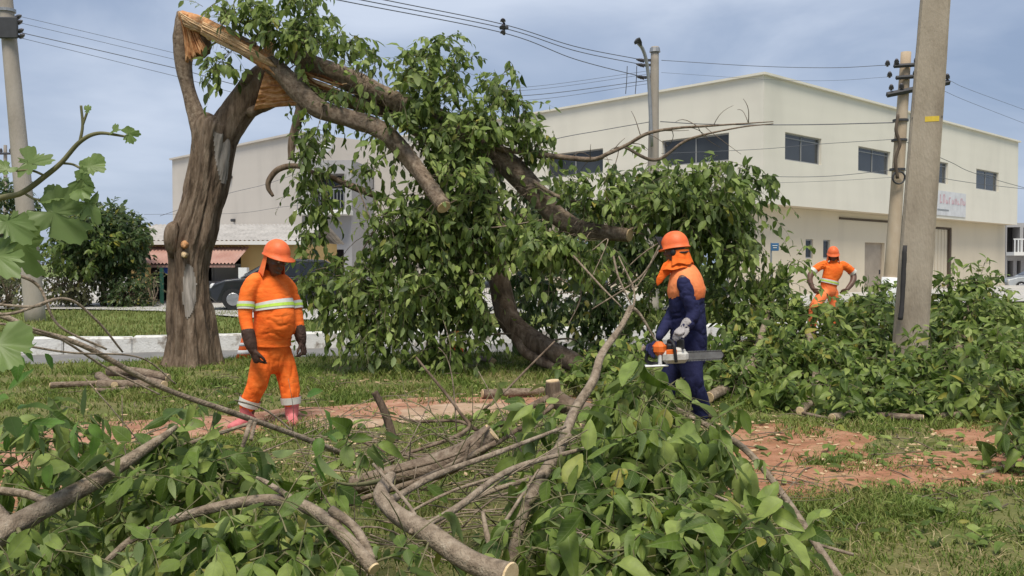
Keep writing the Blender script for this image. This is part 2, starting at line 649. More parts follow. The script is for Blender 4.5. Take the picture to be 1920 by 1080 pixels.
M['pave'] = mat('pavement', [(0.3, (0.36, 0.34, 0.32)), (0.7, (0.5, 0.48, 0.45))], 1.5, (1, 1, 1), .9, .2)
M['cream'] = wall_mat('cream_wall', (0.70, 0.66, 0.57), .11)
M['cream_low'] = wall_mat('cream_lower_wall', (0.66, 0.575, 0.44), .16)
M['beige'] = wall_mat('beige_wall', (0.555, 0.505, 0.455), .18)
M['grey_wall'] = wall_mat('grey_wall', (0.36, 0.35, 0.35), .2)
M['white_wall'] = wall_mat('white_wall', (0.70, 0.69, 0.66), .12)
M['ochre'] = wall_mat('ochre_wall', (0.58, 0.40, 0.17), .2)
M['dark_in'] = mat('dark_interior', [(0.045, 0.042, 0.042)], 3, rough=.9, bump=0)  # near-black; puts the unlit depth of carport and rooms into the colour
M['winframe'] = mat('window_frame', [(0.30, 0.30, 0.30)], 3, rough=.5, bump=0)
M['winglass'] = glass_mat('window_glass', (0.045, 0.052, 0.06))
M['winblue'] = glass_mat('window_blue_glass', (0.09, 0.12, 0.17))
M['door'] = mat('steel_door', [(0.36, 0.30, 0.235)], 2, rough=.7, bump=.1)
M['trim_dark'] = mat('dark_trim', [(0.10, 0.075, 0.055)], 3, rough=.8, bump=0)
M['rooftile'] = mat('fibre_cement_roof', [(0.3, (0.30, 0.28, 0.26)), (0.7, (0.46, 0.43, 0.4))], 2, rough=.9, bump=.2)
M['awning'] = mat('red_awning', [(0.3, (0.40, 0.22, 0.175)), (0.7, (0.52, 0.34, 0.28))], 1.5, rough=.85, bump=.1)
M['metal'] = mat('galvanised', [(0.34, 0.34, 0.345)], 8, rough=.45, bump=0, metal=.6)
M['iron'] = mat('dark_iron', [(0.055, 0.055, 0.06)], 8, rough=.6, bump=0)
M['wire'] = mat('cable', [(0.11, 0.115, 0.13)], 8, rough=.6, bump=0)
M['insul'] = mat('insulator', [(0.12, 0.11, 0.12)], 8, rough=.3, bump=0)
M['yellow'] = mat('yellow_tag', [(0.70, 0.50, 0.06)], 20, rough=.6, bump=0)
M['white'] = mat('white_paint', [(0.72, 0.72, 0.71)], 6, rough=.6, bump=.1)
M['blue'] = mat('blue_sign', [(0.04, 0.13, 0.27)], 6, rough=.5, bump=0)
M['bluebright'] = mat('blue_plastic', [(0.05, 0.12, 0.50)], 6, rough=.5, bump=0)
M['greenp'] = mat('green_post', [(0.05, 0.16, 0.11)], 6, rough=.6, bump=0)
M['banner'] = mat('banner', [(0.60, 0.60, 0.615)], 2, rough=.7, bump=0)
M['pink'] = mat('banner_letters', [(0.58, 0.38, 0.42)], 3, rough=.7, bump=0)
M['carblack'] = mat('car_black', [(0.014, 0.015, 0.018)], 3, rough=.3, bump=0, spec=.5, coat=.6)
M['carsilver'] = mat('car_silver', [(0.42, 0.44, 0.45)], 3, rough=.35, bump=0, spec=.5, coat=.5, metal=.3)
M['carglass'] = glass_mat('car_glass', (0.02, 0.024, 0.03), .06)
M['tyre'] = mat('tyre', [(0.025, 0.025, 0.026)], 12, rough=.85, bump=.2)
M['rim'] = mat('rim', [(0.42, 0.42, 0.43)], 8, rough=.35, bump=0, metal=.7)
M['lamp_red'] = mat('tail_lamp', [(0.35, 0.02, 0.02)], 8, rough=.2, bump=0)
M['lamp_white'] = mat('head_lamp', [(0.7, 0.7, 0.7)], 8, rough=.15, bump=0)
ORN = [(0.28, (0.74, 0.115, 0.016)), (0.5, (0.88, 0.165, 0.022)), (0.75, (0.94, 0.225, 0.045))]
M['orange'] = mat('orange_cloth', ORN, 7, (1, 1, 2.2), rough=.8, bump=.5, bscale=11, bdist=.02, spec=.2)
M['orange_old'] = mat('faded_orange_cloth', [(0.28, (0.70, 0.13, 0.035)), (0.5, (0.82, 0.19, 0.06)), (0.75, (0.88, 0.28, 0.11))], 6, rough=.8, bump=.5, bscale=16, spec=.2)
M['helmet'] = mat('orange_helmet', [(0.3, (0.74, 0.12, 0.03)), (0.6, (0.84, 0.165, 0.045)), (0.8, (0.80, 0.24, 0.11))], 16, rough=.52, bump=.1, spec=.4)
M['vest'] = mat('orange_vest', [(0.28, (0.83, 0.20, 0.06)), (0.7, (0.92, 0.32, 0.13))], 7, rough=.8, bump=.4, bscale=18, spec=.2)
M['navy'] = mat('navy_cloth', [(0.28, (0.009, 0.010, 0.036)), (0.5, (0.017, 0.019, 0.062)), (0.75, (0.03, 0.033, 0.095))], 7, rough=.85, bump=.6, bscale=15, spec=.2)
M['skin'] = mat('skin', [(0.3, (0.085, 0.042, 0.028)), (0.7, (0.145, 0.078, 0.054))], 14, rough=.5, bump=.1, spec=.4)
M['eyew'] = mat('eye', [(0.35, 0.31, 0.29)], 30, rough=.2, bump=0)
M['leather'] = mat('brown_leather_glove', [(0.3, (0.030, 0.015, 0.010)), (0.7, (0.072, 0.038, 0.026))], 14, rough=.7, bump=.4, bscale=40)
M['greyglove'] = mat('grey_glove', [(0.3, (0.25, 0.23, 0.23)), (0.7, (0.42, 0.39, 0.38))], 14, rough=.8, bump=.3)
M['boot'] = mat('dusty_pink_boot', [(0.3, (0.46, 0.09, 0.105)), (0.7, (0.64, 0.22, 0.215))], 9, rough=.7, bump=.2)
M['sole'] = mat('boot_sole', [(0.07, 0.045, 0.042)], 9, rough=.8, bump=.1)
M['refl'] = mat('reflective_band', [(0.66, 0.66, 0.60)], 20, rough=.45, bump=0)
M['lime'] = mat('lime_band', [(0.52, 0.74, 0.10)], 20, rough=.6, bump=0)
M['visor'] = mat('black_mesh_visor', [(0.02, 0.02, 0.02)], 20, rough=.6, bump=0)
M['saw_orange'] = mat('saw_orange', [(0.80, 0.17, 0.03)], 9, rough=.4, bump=0)
M['saw_pale'] = mat('saw_pale_casing', [(0.3, (0.42, 0.40, 0.36)), (0.7, (0.62, 0.60, 0.56))], 18, rough=.5, bump=.1)
M['saw_black'] = mat('saw_black', [(0.025, 0.025, 0.027)], 9, rough=.55, bump=0)
M['saw_bar'] = mat('saw_bar', [(0.3, (0.16, 0.16, 0.16)), (0.6, (0.26, 0.26, 0.26)), (0.8, (0.5, 0.5, 0.5))], 9, rough=.4, bump=.1, metal=.5)
M['chip'] = mat('wood_chips', [(0.3, (0.42, 0.27, 0.14)), (0.7, (0.62, 0.48, 0.30))], 30, rough=.9, bump=0)
M['grass'] = grass_mat('grass_blades', [(0.08, (0.050, 0.085, 0.014)), (0.34, (0.105, 0.160, 0.027)), (0.62, (0.19, 0.24, 0.05)), (0.9, (0.36, 0.30, 0.13))])
M['straw'] = grass_mat('dry_straw', [(0.1, (0.26, 0.20, 0.09)), (0.5, (0.40, 0.32, 0.16)), (0.9, (0.50, 0.42, 0.25))])
M['grass_far'] = grass_mat('grass_far_blades', [(0.1, (0.12, 0.15, 0.035)), (0.5, (0.19, 0.22, 0.06)), (0.85, (0.28, 0.255, 0.10))])

# ------------------------------------------------------------------ leaves, twigs
def leaf_template(rows, curl=0.25, fold=0.28, wid=0.46, asym=0.0):
    """unit leaf along +x, normal +z; returns V, tris"""
    V = [(0, 0, 0)]
    F = []
    for k, t in enumerate(rows):
        wd = wid * 0.5 * (math.sin(math.pi * t ** 0.78) ** 0.85)
        z = -curl * t * t
        wv = .022 * math.sin(t * 17 + curl * 9) if len(rows) > 3 else 0
        V += [(t, wd * (1 + asym), z + fold * wd + wv), (t, 0, z), (t + .01, -wd * (1 - asym), z + fold * wd - wv * .8)]
    V.append((1, 0, -curl * 1.05))
    n = len(V) - 1
    F += [(0, 2, 1), (0, 3, 2)]
    for k in range(len(rows) - 1):
        a = 1 + 3 * k
        b = a + 3
        F += [(a, a + 1, b + 1), (a, b + 1, b), (a + 1, a + 2, b + 2), (a + 1, b + 2, b + 1)]
    a = 1 + 3 * (len(rows) - 1)
    F += [(a, a + 1, n), (a + 1, a + 2, n)]
    return np.array(V, float), np.array(F, int)


LEAF_HI = [leaf_template((.12, .28, .46, .64, .8, .92), c, f, wd, a) for c, f, wd, a in
           ((.1, .3, .52, 0), (.3, .2, .40, .1), (.45, .45, .56, -.1), (-.12, .3, .36, .05), (.22, -.15, .60, 0), (.6, .3, .38, .08), (.9, .8, .5, .05), (-.25, .7, .44, -.1), (.55, -.6, .36, .12), (.8, .5, .44, .2), (.2, .75, .5, 0))]
LEAF_MID = [leaf_template((.3, .65), c, f, wd, a) for c, f, wd, a in
            ((.1, .3, .50, 0), (.3, .2, .46, .1), (.45, .45, .5, -.1), (-.1, .3, .44, .05))]


def leaf_mass(tpls, p, d, n, s):
    """join leaves: positions p, tip direction d, normal n, size s"""
    if len(p) == 0:
        return None
    x = nrm(d)
    y = nrm(np.cross(n, x))
    z = np.cross(x, y)
    Vs, Fs, off = [], [], 0
    which = np.arange(len(p)) % len(tpls)
    for k, (tv, tf) in enumerate(tpls):
        m = which == k
        if not m.any():
            continue
        V = p[m][:, None, :] + s[m][:, None, None] * (tv[None, :, 0, None] * x[m][:, None, :] + tv[None, :, 1, None] * y[m][:, None, :] + tv[None, :, 2, None] * z[m][:, None, :])
        c = m.sum()
        Fs.append((tf[None] + (np.arange(c) * len(tv))[:, None, None] + off).reshape(-1, 3))
        Vs.append(V.reshape(-1, 3))
        off += c * len(tv)
    global LAST_UV
    LAST_UV = np.concatenate([np.tile(tpls[k][0], ((which == k).sum(), 1)) for k in range(len(tpls)) if (which == k).any()])
    return np.concatenate(Vs), Fs


def leaf_attr(me, uv):
    at = me.attributes.new('leafuv', 'FLOAT_VECTOR', 'POINT')
    at.data.foreach_set('vector', np.ascontiguousarray(uv, np.float32).ravel())


_leafmesh = {}


def leaf_meshes(matname):
    if matname not in _leafmesh:
        _leafmesh[matname] = [mesh_of('leaf', V, [F], True, [M[matname]]) for V, F in LEAF_HI]
        for me, (V, F) in zip(_leafmesh[matname], LEAF_HI):
            leaf_attr(me, V)
    return _leafmesh[matname]


def leaf_objects(parent, matname, p, d, n, s):
    ms = leaf_meshes(matname)
    base = np.array(abs_loc(parent))
    x = nrm(d)
    y = nrm(np.cross(n, x))
    z = np.cross(x, y)
    for k in range(len(p)):
        o = bpy.data.objects.new('leaf', ms[k % len(ms)])
        q = p[k] - base
        a, b, c = x[k] * s[k], y[k] * s[k], z[k] * s[k]
        o.matrix_basis = Matrix(((a[0], b[0], c[0], q[0]), (a[1], b[1], c[1], q[1]), (a[2], b[2], c[2], q[2]), (0, 0, 0, 1)))
        COL.objects.link(o)
        o.parent = parent


def sprigs(o, d, length, nleaf, size, droop=0.5, ldroop=0.5, spread=0.9, var=0.42, upn=0.8):
    """o, d (m,3): twig origins and directions.  Returns leaves (p,d,n,s) and twig geometry"""
    m = len(o)
    d = nrm(d)
    ln = length * (1 + R.uniform(-.35, .35, m))
    t = (np.arange(nleaf) + .7) / nleaf
    t = np.clip(t[None] + R.uniform(-.05, .05, (m, nleaf)), 0.08, 1)
    dro = droop * R.uniform(.5, 1.4, m)
    p = o[:, None] + d[:, None] * (ln[:, None] * t)[..., None]
    p[..., 2] -= dro[:, None] * ln[:, None] * t ** 2
    tang = np.repeat(d[:, None], nleaf, 1).copy()
    tang[..., 2] -= 2 * dro[:, None] * t
    tang = nrm(tang)
    rv = nrm(R.normal(size=(m, 1, 3)))
    side = nrm(np.cross(tang, rv + 0 * tang))
    sgn = np.where(np.arange(nleaf) % 2 == 0, 1, -1)[None, :, None]
    ld = tang * .65 + side * sgn * spread * (1 - .5 * t[..., None]) + R.normal(size=(m, nleaf, 3)) * .33
    ld[..., 2] -= ldroop * R.uniform(.2, 1.5, (m, nleaf))
    ld = nrm(ld)
    n = np.cross(np.cross(ld, np.array((0, 0, 1.0))), ld) * upn + R.normal(size=(m, nleaf, 3)) * .45
    n = n + np.array((0, -.25, .0))
    n = nrm(n - ld * (n * ld).sum(-1, keepdims=True))
    s = size * (1 + R.uniform(-var, var * 1.3, (m, nleaf))) * np.where(R.random((m, nleaf)) < .25, .58, 1)
    # twig tubes, three-sided
    tt = np.array((0, .35, .7, 1.0))
    c = o[:, None] + d[:, None] * (ln[:, None] * tt)[..., None]
    c[..., 2] -= dro[:, None] * ln[:, None] * tt ** 2
    u = nrm(np.cross(d, rv[:, 0]))
    v = np.cross(d, u)
    rr = (0.0045 * np.array((1, .8, .6, .35)) * (length / .45) ** .5)
    a = np.array((0, 2.1, 4.2))
    ring = u[:, None, None] * np.cos(a)[None, None, :, None] + v[:, None, None] * np.sin(a)[None, None, :, None]
    V = c[:, :, None] + ring * rr[None, :, None, None]
    i = np.arange(3)[:, None] * 3
    j = np.arange(3)[None]
    Q = np.stack([i + j, i + (j + 1) % 3, i + 3 + (j + 1) % 3, i + 3 + j], -1).reshape(-1, 4)
    Q = (Q[None] + (np.arange(m) * 12)[:, None, None]).reshape(-1, 4)
    return (p.reshape(-1, 3), ld.reshape(-1, 3), n.reshape(-1, 3), s.ravel()), (V.reshape(-1, 3), Q)


def bent(a, b, sag=0.0, wig=0.15, n=6):
    a, b = np.asarray(a, float), np.asarray(b, float)
    L_ = np.linalg.norm(b - a)
    t = np.linspace(0, 1, n)[:, None]
    p = a * (1 - t) + b * t
    k = nrm(R.normal(size=3))
    p = p + k * (np.sin(t * np.pi) * wig * L_ * R.uniform(.2, 1))
    p[:, 2] += (np.sin(t * np.pi) * sag * L_)[:, 0]
    return p


COR_FG = []


def fg_corridor(rows, extra=7, n=40):
    q = smooth_path(np.array(rows, float), n)
    q[:, 3] += extra
    COR_FG.append(q)


CLEAR = [(420, 735, 590, 825, 7.9), (1268, 700, 1338, 792, 8.2), (1205, 632, 1378, 694, 8.0), (450, 620, 575, 740, 7.9)]   # where workers stand clear of nearer leaves


def keep_clear(lv, p_keep=.06):
    p, d, n, s = lv
    a, b = proj(p), proj(p + d * s[:, None])
    ok = np.ones(len(p), bool)
    for (x0, y0, x1, y1, dep) in CLEAR:
        for q in (a, b, (a + b) / 2):
            ok &= ~((q[:, 0] > x0) & (q[:, 0] < x1) & (q[:, 1] > y0) & (q[:, 1] < y1) & (q[:, 2] < dep))
    ok |= R.random(len(p)) < p_keep
    if COR_FG:
        c = np.concatenate(COR_FG)
        for q in (a, b, (a + b) / 2):
            dx, dy = q[:, None, 0] - c[None, :, 0], q[:, None, 1] - c[None, :, 1]
            hit = ((dx * dx + dy * dy < c[None, :, 3] ** 2) & (q[:, None, 2] < c[None, :, 2] + .03)).any(1)
            ok &= ~(hit & (R.random(len(p)) < .8))
    return p[ok], d[ok], n[ok], s[ok]


def grow(nodes, rad, pts, mb, r0=.02, seg=5, wig=.18):
    """join every clump to the nearest bit of wood already there, so twigs branch from twigs"""
    nodes, rad = np.array(nodes, float), np.array(rad, float)
    left = list(range(len(pts)))
    dist = np.array([np.linalg.norm(nodes - p, axis=1).min() for p in pts]) if len(pts) else []
    for k in np.argsort(dist):
        dd = np.linalg.norm(nodes - pts[k], axis=1)
        j = int(np.argmin(dd * R.uniform(.85, 1.25, len(dd))))
        ra = min(rad[j] * .75, .006 + .011 * dd[j])
        pth = bent(nodes[j], pts[k], .06, wig, 7)
        mb.tube(pth, np.linspace(ra, max(.004, ra * .45), 7), seg)
        nodes = np.vstack([nodes, pth[3:]])
        rad = np.concatenate([rad, np.full(4, max(.006, ra * .7))])


def put_leaves(parent, lv, matname, n_obj, mass_name='foliage', hi=False, front=0.5):
    """the leaves that show largest become parts of their own, the rest one joined part"""
    p, d, n, s = lv
    pr = proj(p)
    inside = (pr[:, 2] > .3) & (pr[:, 0] > -20) & (pr[:, 0] < 1940) & (pr[:, 1] > -20) & (pr[:, 1] < 1100)
    view = nrm(p - np.array((0, 0, CAMZ)))
    size = s / np.maximum(pr[:, 2], .3) * (0.35 + np.abs((nrm(n) * view).sum(1)))
    # prefer leaves on the near side of the foliage
    dep = pr[:, 2]
    near = (dep - dep.min()) / max(1e-6, np.ptp(dep))
    score = np.where(inside, size * (1.25 - front * near) * R.uniform(.7, 1.3, len(s)), -1)
    idx = np.argsort(-score)
    k = min(n_obj, int(inside.sum()))
    a, b = idx[:k], idx[k:]
    if k:
        leaf_objects(parent, matname, p[a], d[a], n[a], s[a])
    if len(b):
        V, F = leaf_mass(LEAF_HI if hi else LEAF_MID, p[b], d[b], n[b], s[b])
        o = tag(obj(mass_name, (V, F), M[matname], parent, smooth=True, normals=False), kind='stuff')
        leaf_attr(o.data, LAST_UV)
# ------------------------------------------------------------------ ground, road, kerb
A0 = G(0, 684)[:2]
DU = np.array((math.cos(math.radians(15.5)), math.sin(math.radians(15.5))))
DN = np.array((-DU[1], DU[0]))


def uw(u, v, z):
    q = A0 + DU * u + DN * v
    return np.array((q[0], q[1], z))


def sheet(outline, z):
    V = [(x, y, z) for x, y in outline]
    return (np.array(V, float), [np.array([list(range(len(V)))])])


def grid_uw(us, vs, zf):
    UU, VV = np.meshgrid(us, vs, indexing='ij')
    X = A0[0] + DU[0] * UU + DN[0] * VV
    Y = A0[1] + DU[1] * UU + DN[1] * VV
    Z = zf(X, Y, VV)
    n, m = UU.shape
    V = np.stack([X, Y, Z], -1).reshape(-1, 3)
    i = np.arange(n - 1)[:, None] * m
    j = np.arange(m - 1)[None]
    Q = np.stack([i + j, i + m + j, i + m + j + 1, i + j + 1], -1).reshape(-1, 4)
    return V, [Q]


struct('ground', sheet([(-900, -60), (900, -60), (900, 1500), (-900, 1500)], -0.22), M['verge'])
struct('road', sheet([uw(-70, -.5, 0)[:2], uw(80, -.5, 0)[:2], uw(80, 3.6, 0)[:2], uw(-70, 3.6, 0)[:2]], -0.15), M['asphalt'])


def lawn_z(X, Y, VV=None):
    z = 0.022 * fbm(np.stack([X * .9, Y * .9, 0 * X], -1), 3)
    if VV is not None:
        z = np.where(VV > -.02, -.2, z)
    return z


us = np.arange(-26, 32, .2)
vs = np.concatenate([np.arange(-20, -.02, .2), [-.03, 0.0]])
struct('lawn', grid_uw(us, vs, lawn_z), M['lawn'], smooth=True)

kerb = struct('kerb', grid_uw(np.array((-40, 60.0)), np.array((3.36, 3.5)), lambda X, Y, v: 0 * X - .02), M['pave'])
kmesh = []
for k in range(4):
    mb = MB()
    mb.box((0, 0, 0), (1.195 - .006 * k, .30, .40), bevel=.018 + .006 * k)
    V, F = mb.data()
    V = V + .012 * fbm(V * 5 + k * 3.1, 2)[:, None]
    kmesh.append(mesh_of('kerb_stone', V, F, False, [M['kerb']]))
    fix_normals(kmesh[-1])
for k in range(44):
    u = -17 + k * 1.19
    o = bpy.data.objects.new('kerb_stone', kmesh[k % 4])
    o.location = uw(u, 3.26 + R.uniform(-.02, .02), -.04 + R.uniform(-.018, .012))
    o.rotation_euler = (R.uniform(-.03, .03), R.uniform(-.015, .015), math.radians(15.5) + R.uniform(-.015, .015))
    COL.objects.link(o)
    o.parent = kerb


def verge_z(X, Y, VV=None):
    return 0.11 + .03 * fbm(np.stack([X * .5, Y * .5, 0 * X], -1), 3)


struct('grass_verge', grid_uw(np.arange(-40, 61, .5), np.arange(3.41, 16, .5), verge_z), M['verge'], smooth=True)
struct('pavement', sheet([G(-260, 583, .1)[:2], G(150, 583, .1)[:2], G(300, 587, .1)[:2], G(470, 600, .1)[:2], G(640, 606, .1)[:2], G(760, 596, .1)[:2],
                          G(2000, 566, .1)[:2], (60, 60), (60, 90), (-60, 90), (-60, 40)], 0.165), M['pave'])


def blob_sheet(name, pts, m, z, seed, amp=.18, n=160):
    """flat patch with a ragged outline, subdivided by a centre fan in rings"""
    p = smooth_path(np.vstack([pts, pts[:1]]), n)[:-1]
    c = p.mean(0)
    rings, V, F = 9, [], []
    for r in range(1, rings + 1):
        q = c + (p - c) * r / rings
        q = q + amp * (r / rings) * fbm(np.stack([q[:, 0] * 2.2, q[:, 1] * 2.2, np.full(len(q), seed * 3.3)], -1), 4)[:, None] * nrm(q - c)
        zz = z + lawn_z(q[:, 0], q[:, 1]) + .012 * (1 - (r / rings) ** 6) - .02 * (r == rings)
        V.append(np.column_stack([q, zz]))
    m_ = n - 1
    V = np.vstack(V + [np.array([[c[0], c[1], z + .012]])])
    for r in range(rings - 1):
        j = np.arange(m_)
        F.append(np.stack([r * m_ + j, r * m_ + (j + 1) % m_, (r + 1) * m_ + (j + 1) % m_, (r + 1) * m_ + j], 1))
    j = np.arange(m_)
    F.append(np.stack([np.full(m_, len(V) - 1), j, (j + 1) % m_], 1))
    return struct(name, (V, F), m, smooth=True), p


dirt_polys = []


def px_poly(l):
    return np.array([G(x, y)[:2] for x, y in l])


for nm, l, m, a in (
        ('dirt_path', [(-330, 880), (-60, 842), (120, 800), (330, 783), (560, 768), (800, 745), (1010, 738), (1130, 742), (1090, 762), (900, 776), (700, 790), (480, 815), (250, 842), (60, 885), (-250, 940)], 'earth', .12),
        ('dirt_patch', [(1330, 812), (1450, 796), (1560, 800), (1650, 812), (1600, 850), (1500, 880), (1400, 915), (1290, 900), (1220, 860)], 'earth_red', .2),
        ('dirt_patch', [(1740, 806), (1850, 796), (2010, 794), (2150, 815), (1980, 836), (1820, 835)], 'earth_red', .14),
        ('dirt_patch', [(1250, 940), (1400, 895), (1560, 868), (1760, 846), (1990, 850), (2010, 900), (1760, 915), (1540, 945), (1360, 985)], 'earth_red', .2),
        ('dirt_patch', [(-200, 915), (60, 900), (150, 915), (120, 950), (-150, 980)], 'earth_red', .1)):
    o, p = blob_sheet(nm, px_poly(l), M[m], .012, len(dirt_polys), a)
    dirt_polys.append(p)
for l in ([(740, 772), (850, 758), (960, 757), (960, 772), (860, 782), (760, 790)], [(560, 800), (640, 792), (720, 790), (700, 800), (600, 810)]):
    o, p = blob_sheet('pale_dirt_patch', px_poly(l), M['earth_pale'], .03, len(dirt_polys) + 3, .06)


def in_poly(x, y, p):
    r = np.zeros(len(x), bool)
    j = len(p) - 1
    for i in range(len(p)):
        c = ((p[i, 1] > y) != (p[j, 1] > y)) & (x < (p[j, 0] - p[i, 0]) * (y - p[i, 1]) / (p[j, 1] - p[i, 1] + 1e-12) + p[i, 0])
        r ^= c
        j = i
    return r


def grass(name, label, x, y, z, h, wd, m, lean=.5):
    n = len(x)
    a = R.uniform(0, 2 * np.pi, n)
    dx, dy = np.cos(a), np.sin(a)
    b = R.uniform(0, 2 * np.pi, n)
    ln = lean * R.uniform(.2, 1.3, n) * h
    lx, ly = np.cos(b) * ln, np.sin(b) * ln
    p = np.stack([x, y, z], -1)
    s = np.stack([dx * wd, dy * wd, 0 * x], -1)
    mid = p + np.stack([lx * .35, ly * .35, h * .6], -1)
    tip = p + np.stack([lx, ly, h * R.uniform(.7, 1.0, n)], -1)
    V = np.stack([p - s, p + s, mid + s * .7, mid - s * .7, tip], 1).reshape(-1, 3)
    k = np.arange(n)[:, None] * 5
    o = obj(name, (V, [k + np.array([[0, 1, 2, 3]]), k + np.array([[3, 2, 4]])]), M[m], None, True, normals=False)
    return tag(o, label, 'grass', kind='stuff')


n = 230000
d = 4.0 * (15.5 / 4.0) ** R.random(n)
x = (R.uniform(-.66, .66, n)) * d
keep = ((np.stack([x, d], 1) - A0) @ DN < -.05)
for p in dirt_polys:
    ins = in_poly(x, d, p)
    inner = in_poly(x, d, p.mean(0) + (p - p.mean(0)) * np.array((.92, .62)))
    rag = fbm(np.stack([x * 3.1, d * 3.1, 0 * x + 2], -1), 3)
    keep &= ~ins | (R.random(n) < (np.where(inner, np.clip(.02 + .25 * rag, .01, .3), np.clip(.2 + .6 * rag, .03, .8)) if len(p) and p is dirt_polys[0] else np.where(inner, np.clip(.16 + .7 * rag, .04, .8), np.clip(.5 + .6 * rag, .1, 1))))
cl = fbm(np.stack([x * 1.7, d * 1.7, 0 * x], -1), 3)
keep &= R.random(n) < np.clip(.62 + .7 * cl, .12, 1)
x, d, cl = x[keep], d[keep], cl[keep]
grass('grass', 'short trampled grass of the near lawn', x, d, lawn_z(x, d) - .005, (.028 + .03 * R.random(len(x))) * (1 + .5 * np.clip(cl, -.5, 1)) * (1 + d / 16),
      .0022 + .0004 * d, 'grass', 1.1)
n = 9000
d = 4.2 * (13 / 4.2) ** R.random(n)
x = R.uniform(-.64, .64, n) * d
k = ((np.stack([x, d], 1) - A0) @ DN < -.1) & (fbm(np.stack([x * .8, d * .8, 0 * x + 6], -1), 3) > -.15)
x, d = x[k], d[k]
grass('dry_grass', 'pale dry straw lying through the near lawn', x, d, lawn_z(x, d), .02 + .035 * R.random(len(x)), .0016 + .0003 * d, 'straw', 4.0)
n = 60000
u, v = R.uniform(-16, 24, n), 3.45 + 11 * R.random(n) ** 1.4
q = A0[None] + DU[None] * u[:, None] + DN[None] * v[:, None]
grass('grass', 'green grass of the verge beyond the white kerb', q[:, 0], q[:, 1], verge_z(q[:, 0], q[:, 1]) - .01, .06 + .08 * R.random(n), .011, 'grass_far', .7)

# ------------------------------------------------------------------ buildings
def u_of(px, O, e):
    k = (px - 960) / FPX
    return (O[1] * k - O[0]) / (e[0] - k * e[1])


def z_of(py, dist):
    return P(960, py, dist)[2]


def holes_wall(O, e, nrm_out, length, z0, z1, holes, depth=.18):
    """front of a wall with openings and their reveals; O, e in plan"""
    us_ = sorted({0.0, length, *[h[0] for h in holes], *[h[1] for h in holes]})
    zs_ = sorted({z0, z1, *[h[2] for h in holes], *[h[3] for h in holes]})
    mb = MB()
    pt = lambda u, z, dd=0.0: (O[0] + e[0] * u - nrm_out[0] * dd, O[1] + e[1] * u - nrm_out[1] * dd, z)
    for a, b in zip(us_[:-1], us_[1:]):
        for c, d_ in zip(zs_[:-1], zs_[1:]):
            um, zm = (a + b) / 2, (c + d_) / 2
            if any(h[0] < um < h[1] and h[2] < zm < h[3] for h in holes):
                continue
            mb.quad(pt(a, c), pt(b, c), pt(b, d_), pt(a, d_))
    for h in holes:
        a, b, c, d_ = h[:4]
        mb.quad(pt(a, c), pt(a, c, depth), pt(a, d_, depth), pt(a, d_))
        mb.quad(pt(b, c), pt(b, c, depth), pt(b, d_, depth), pt(b, d_))
        mb.quad(pt(a, c), pt(b, c), pt(b, c, depth), pt(a, c, depth))
        mb.quad(pt(a, d_), pt(b, d_), pt(b, d_, depth), pt(a, d_, depth))
    return mb


def rot_e(e, out):
    return np.array([[e[0], -out[0], 0], [e[1], -out[1], 0], [0, 0, 1.0]])


def window(parent, O, e, out, h, frame, glass, depth=.15, mull=1, bar=None):
    a, b, c, d_ = h[:4]
    Rm = rot_e(e, out)
    pt = lambda u, z, dd: np.array((O[0] + e[0] * u - out[0] * dd, O[1] + e[1] * u - out[1] * dd, z))
    fr = MB()
    wd = .06
    fr.box(pt((a + b) / 2, c + wd / 2, depth), (b - a, .06, wd), Rm)
    fr.box(pt((a + b) / 2, d_ - wd / 2, depth), (b - a, .06, wd), Rm)
    fr.box(pt(a + wd / 2, (c + d_) / 2, depth), (wd, .06, d_ - c - 2 * wd), Rm)
    fr.box(pt(b - wd / 2, (c + d_) / 2, depth), (wd, .06, d_ - c - 2 * wd), Rm)
    for k in range(1, mull + 1):
        u_ = a + (b - a) * k / (mull + 1)
        fr.box(pt(u_, (c + d_) / 2, depth), (wd * .7, .05, d_ - c - 2 * wd), Rm)
    if bar:
        fr.box(pt((a + b) / 2, d_ - bar, depth + .004), (b - a - 2 * wd, .05, .04), Rm)
    w_ = obj('window', fr, frame, parent)
    for k in range(mull + 1):
        u0_ = a + wd + (b - a - 2 * wd) * k / (mull + 1) + .02
        u1_ = a + wd + (b - a - 2 * wd) * (k + 1) / (mull + 1) - .02
        g_ = MB()
        g_.box(pt((u0_ + u1_) / 2, (c + d_) / 2, depth + .012), (u1_ - u0_ - .002, .012, d_ - c - 2 * wd - .004), Rm)
        obj('pane', g_, glass, w_)
    return w_


C2 = np.array((10.0, 36.0))
E1 = nrm(np.array((1.068, 1.0)))
E2 = nrm(np.array((-.935, 1.0)))
O1, O2 = -E2, -E1                     # outward normals of the two street fronts
ZR = z_of(140, 36.0)
ZO = z_of(381, 36.0)
LEN1, LEN2 = 29.2, 31.5
bld = thing('commercial_building', 'large two storey cream building with dark windows and overhanging upper floor', 'building', (C2[0], C2[1], 0))
h1 = []
for a, b in ((1470, 1538), (1607, 1667), (None, None), (1828, 1870)):
    if a is None:
        u0_, u1_ = h1[1][0] + 6.85, h1[1][1] + 7.0
    else:
        u0_, u1_ = u_of(a, C2, E1), u_of(b, C2, E1)
    h1.append((u0_, u1_, 5.78, 6.92))
h2 = [(u_of(1365, C2, E2), u_of(1240, C2, E2), 5.75, 6.9), (u_of(1130, C2, E2), u_of(1025, C2, E2), 5.75, 6.9)]
h2 += [(h2[1][0] + 6.9, h2[1][1] + 6.9, 5.75, 6.9), (u_of(727, C2, E2), u_of(694, C2, E2), 5.9, 7.25)]
wl = holes_wall(C2, E1, O1, LEN1, ZO, ZR, h1)
V2, F2 = holes_wall(C2, E2, O2, LEN2, ZO, ZR, h2).data()
wl.add(V2, F2)
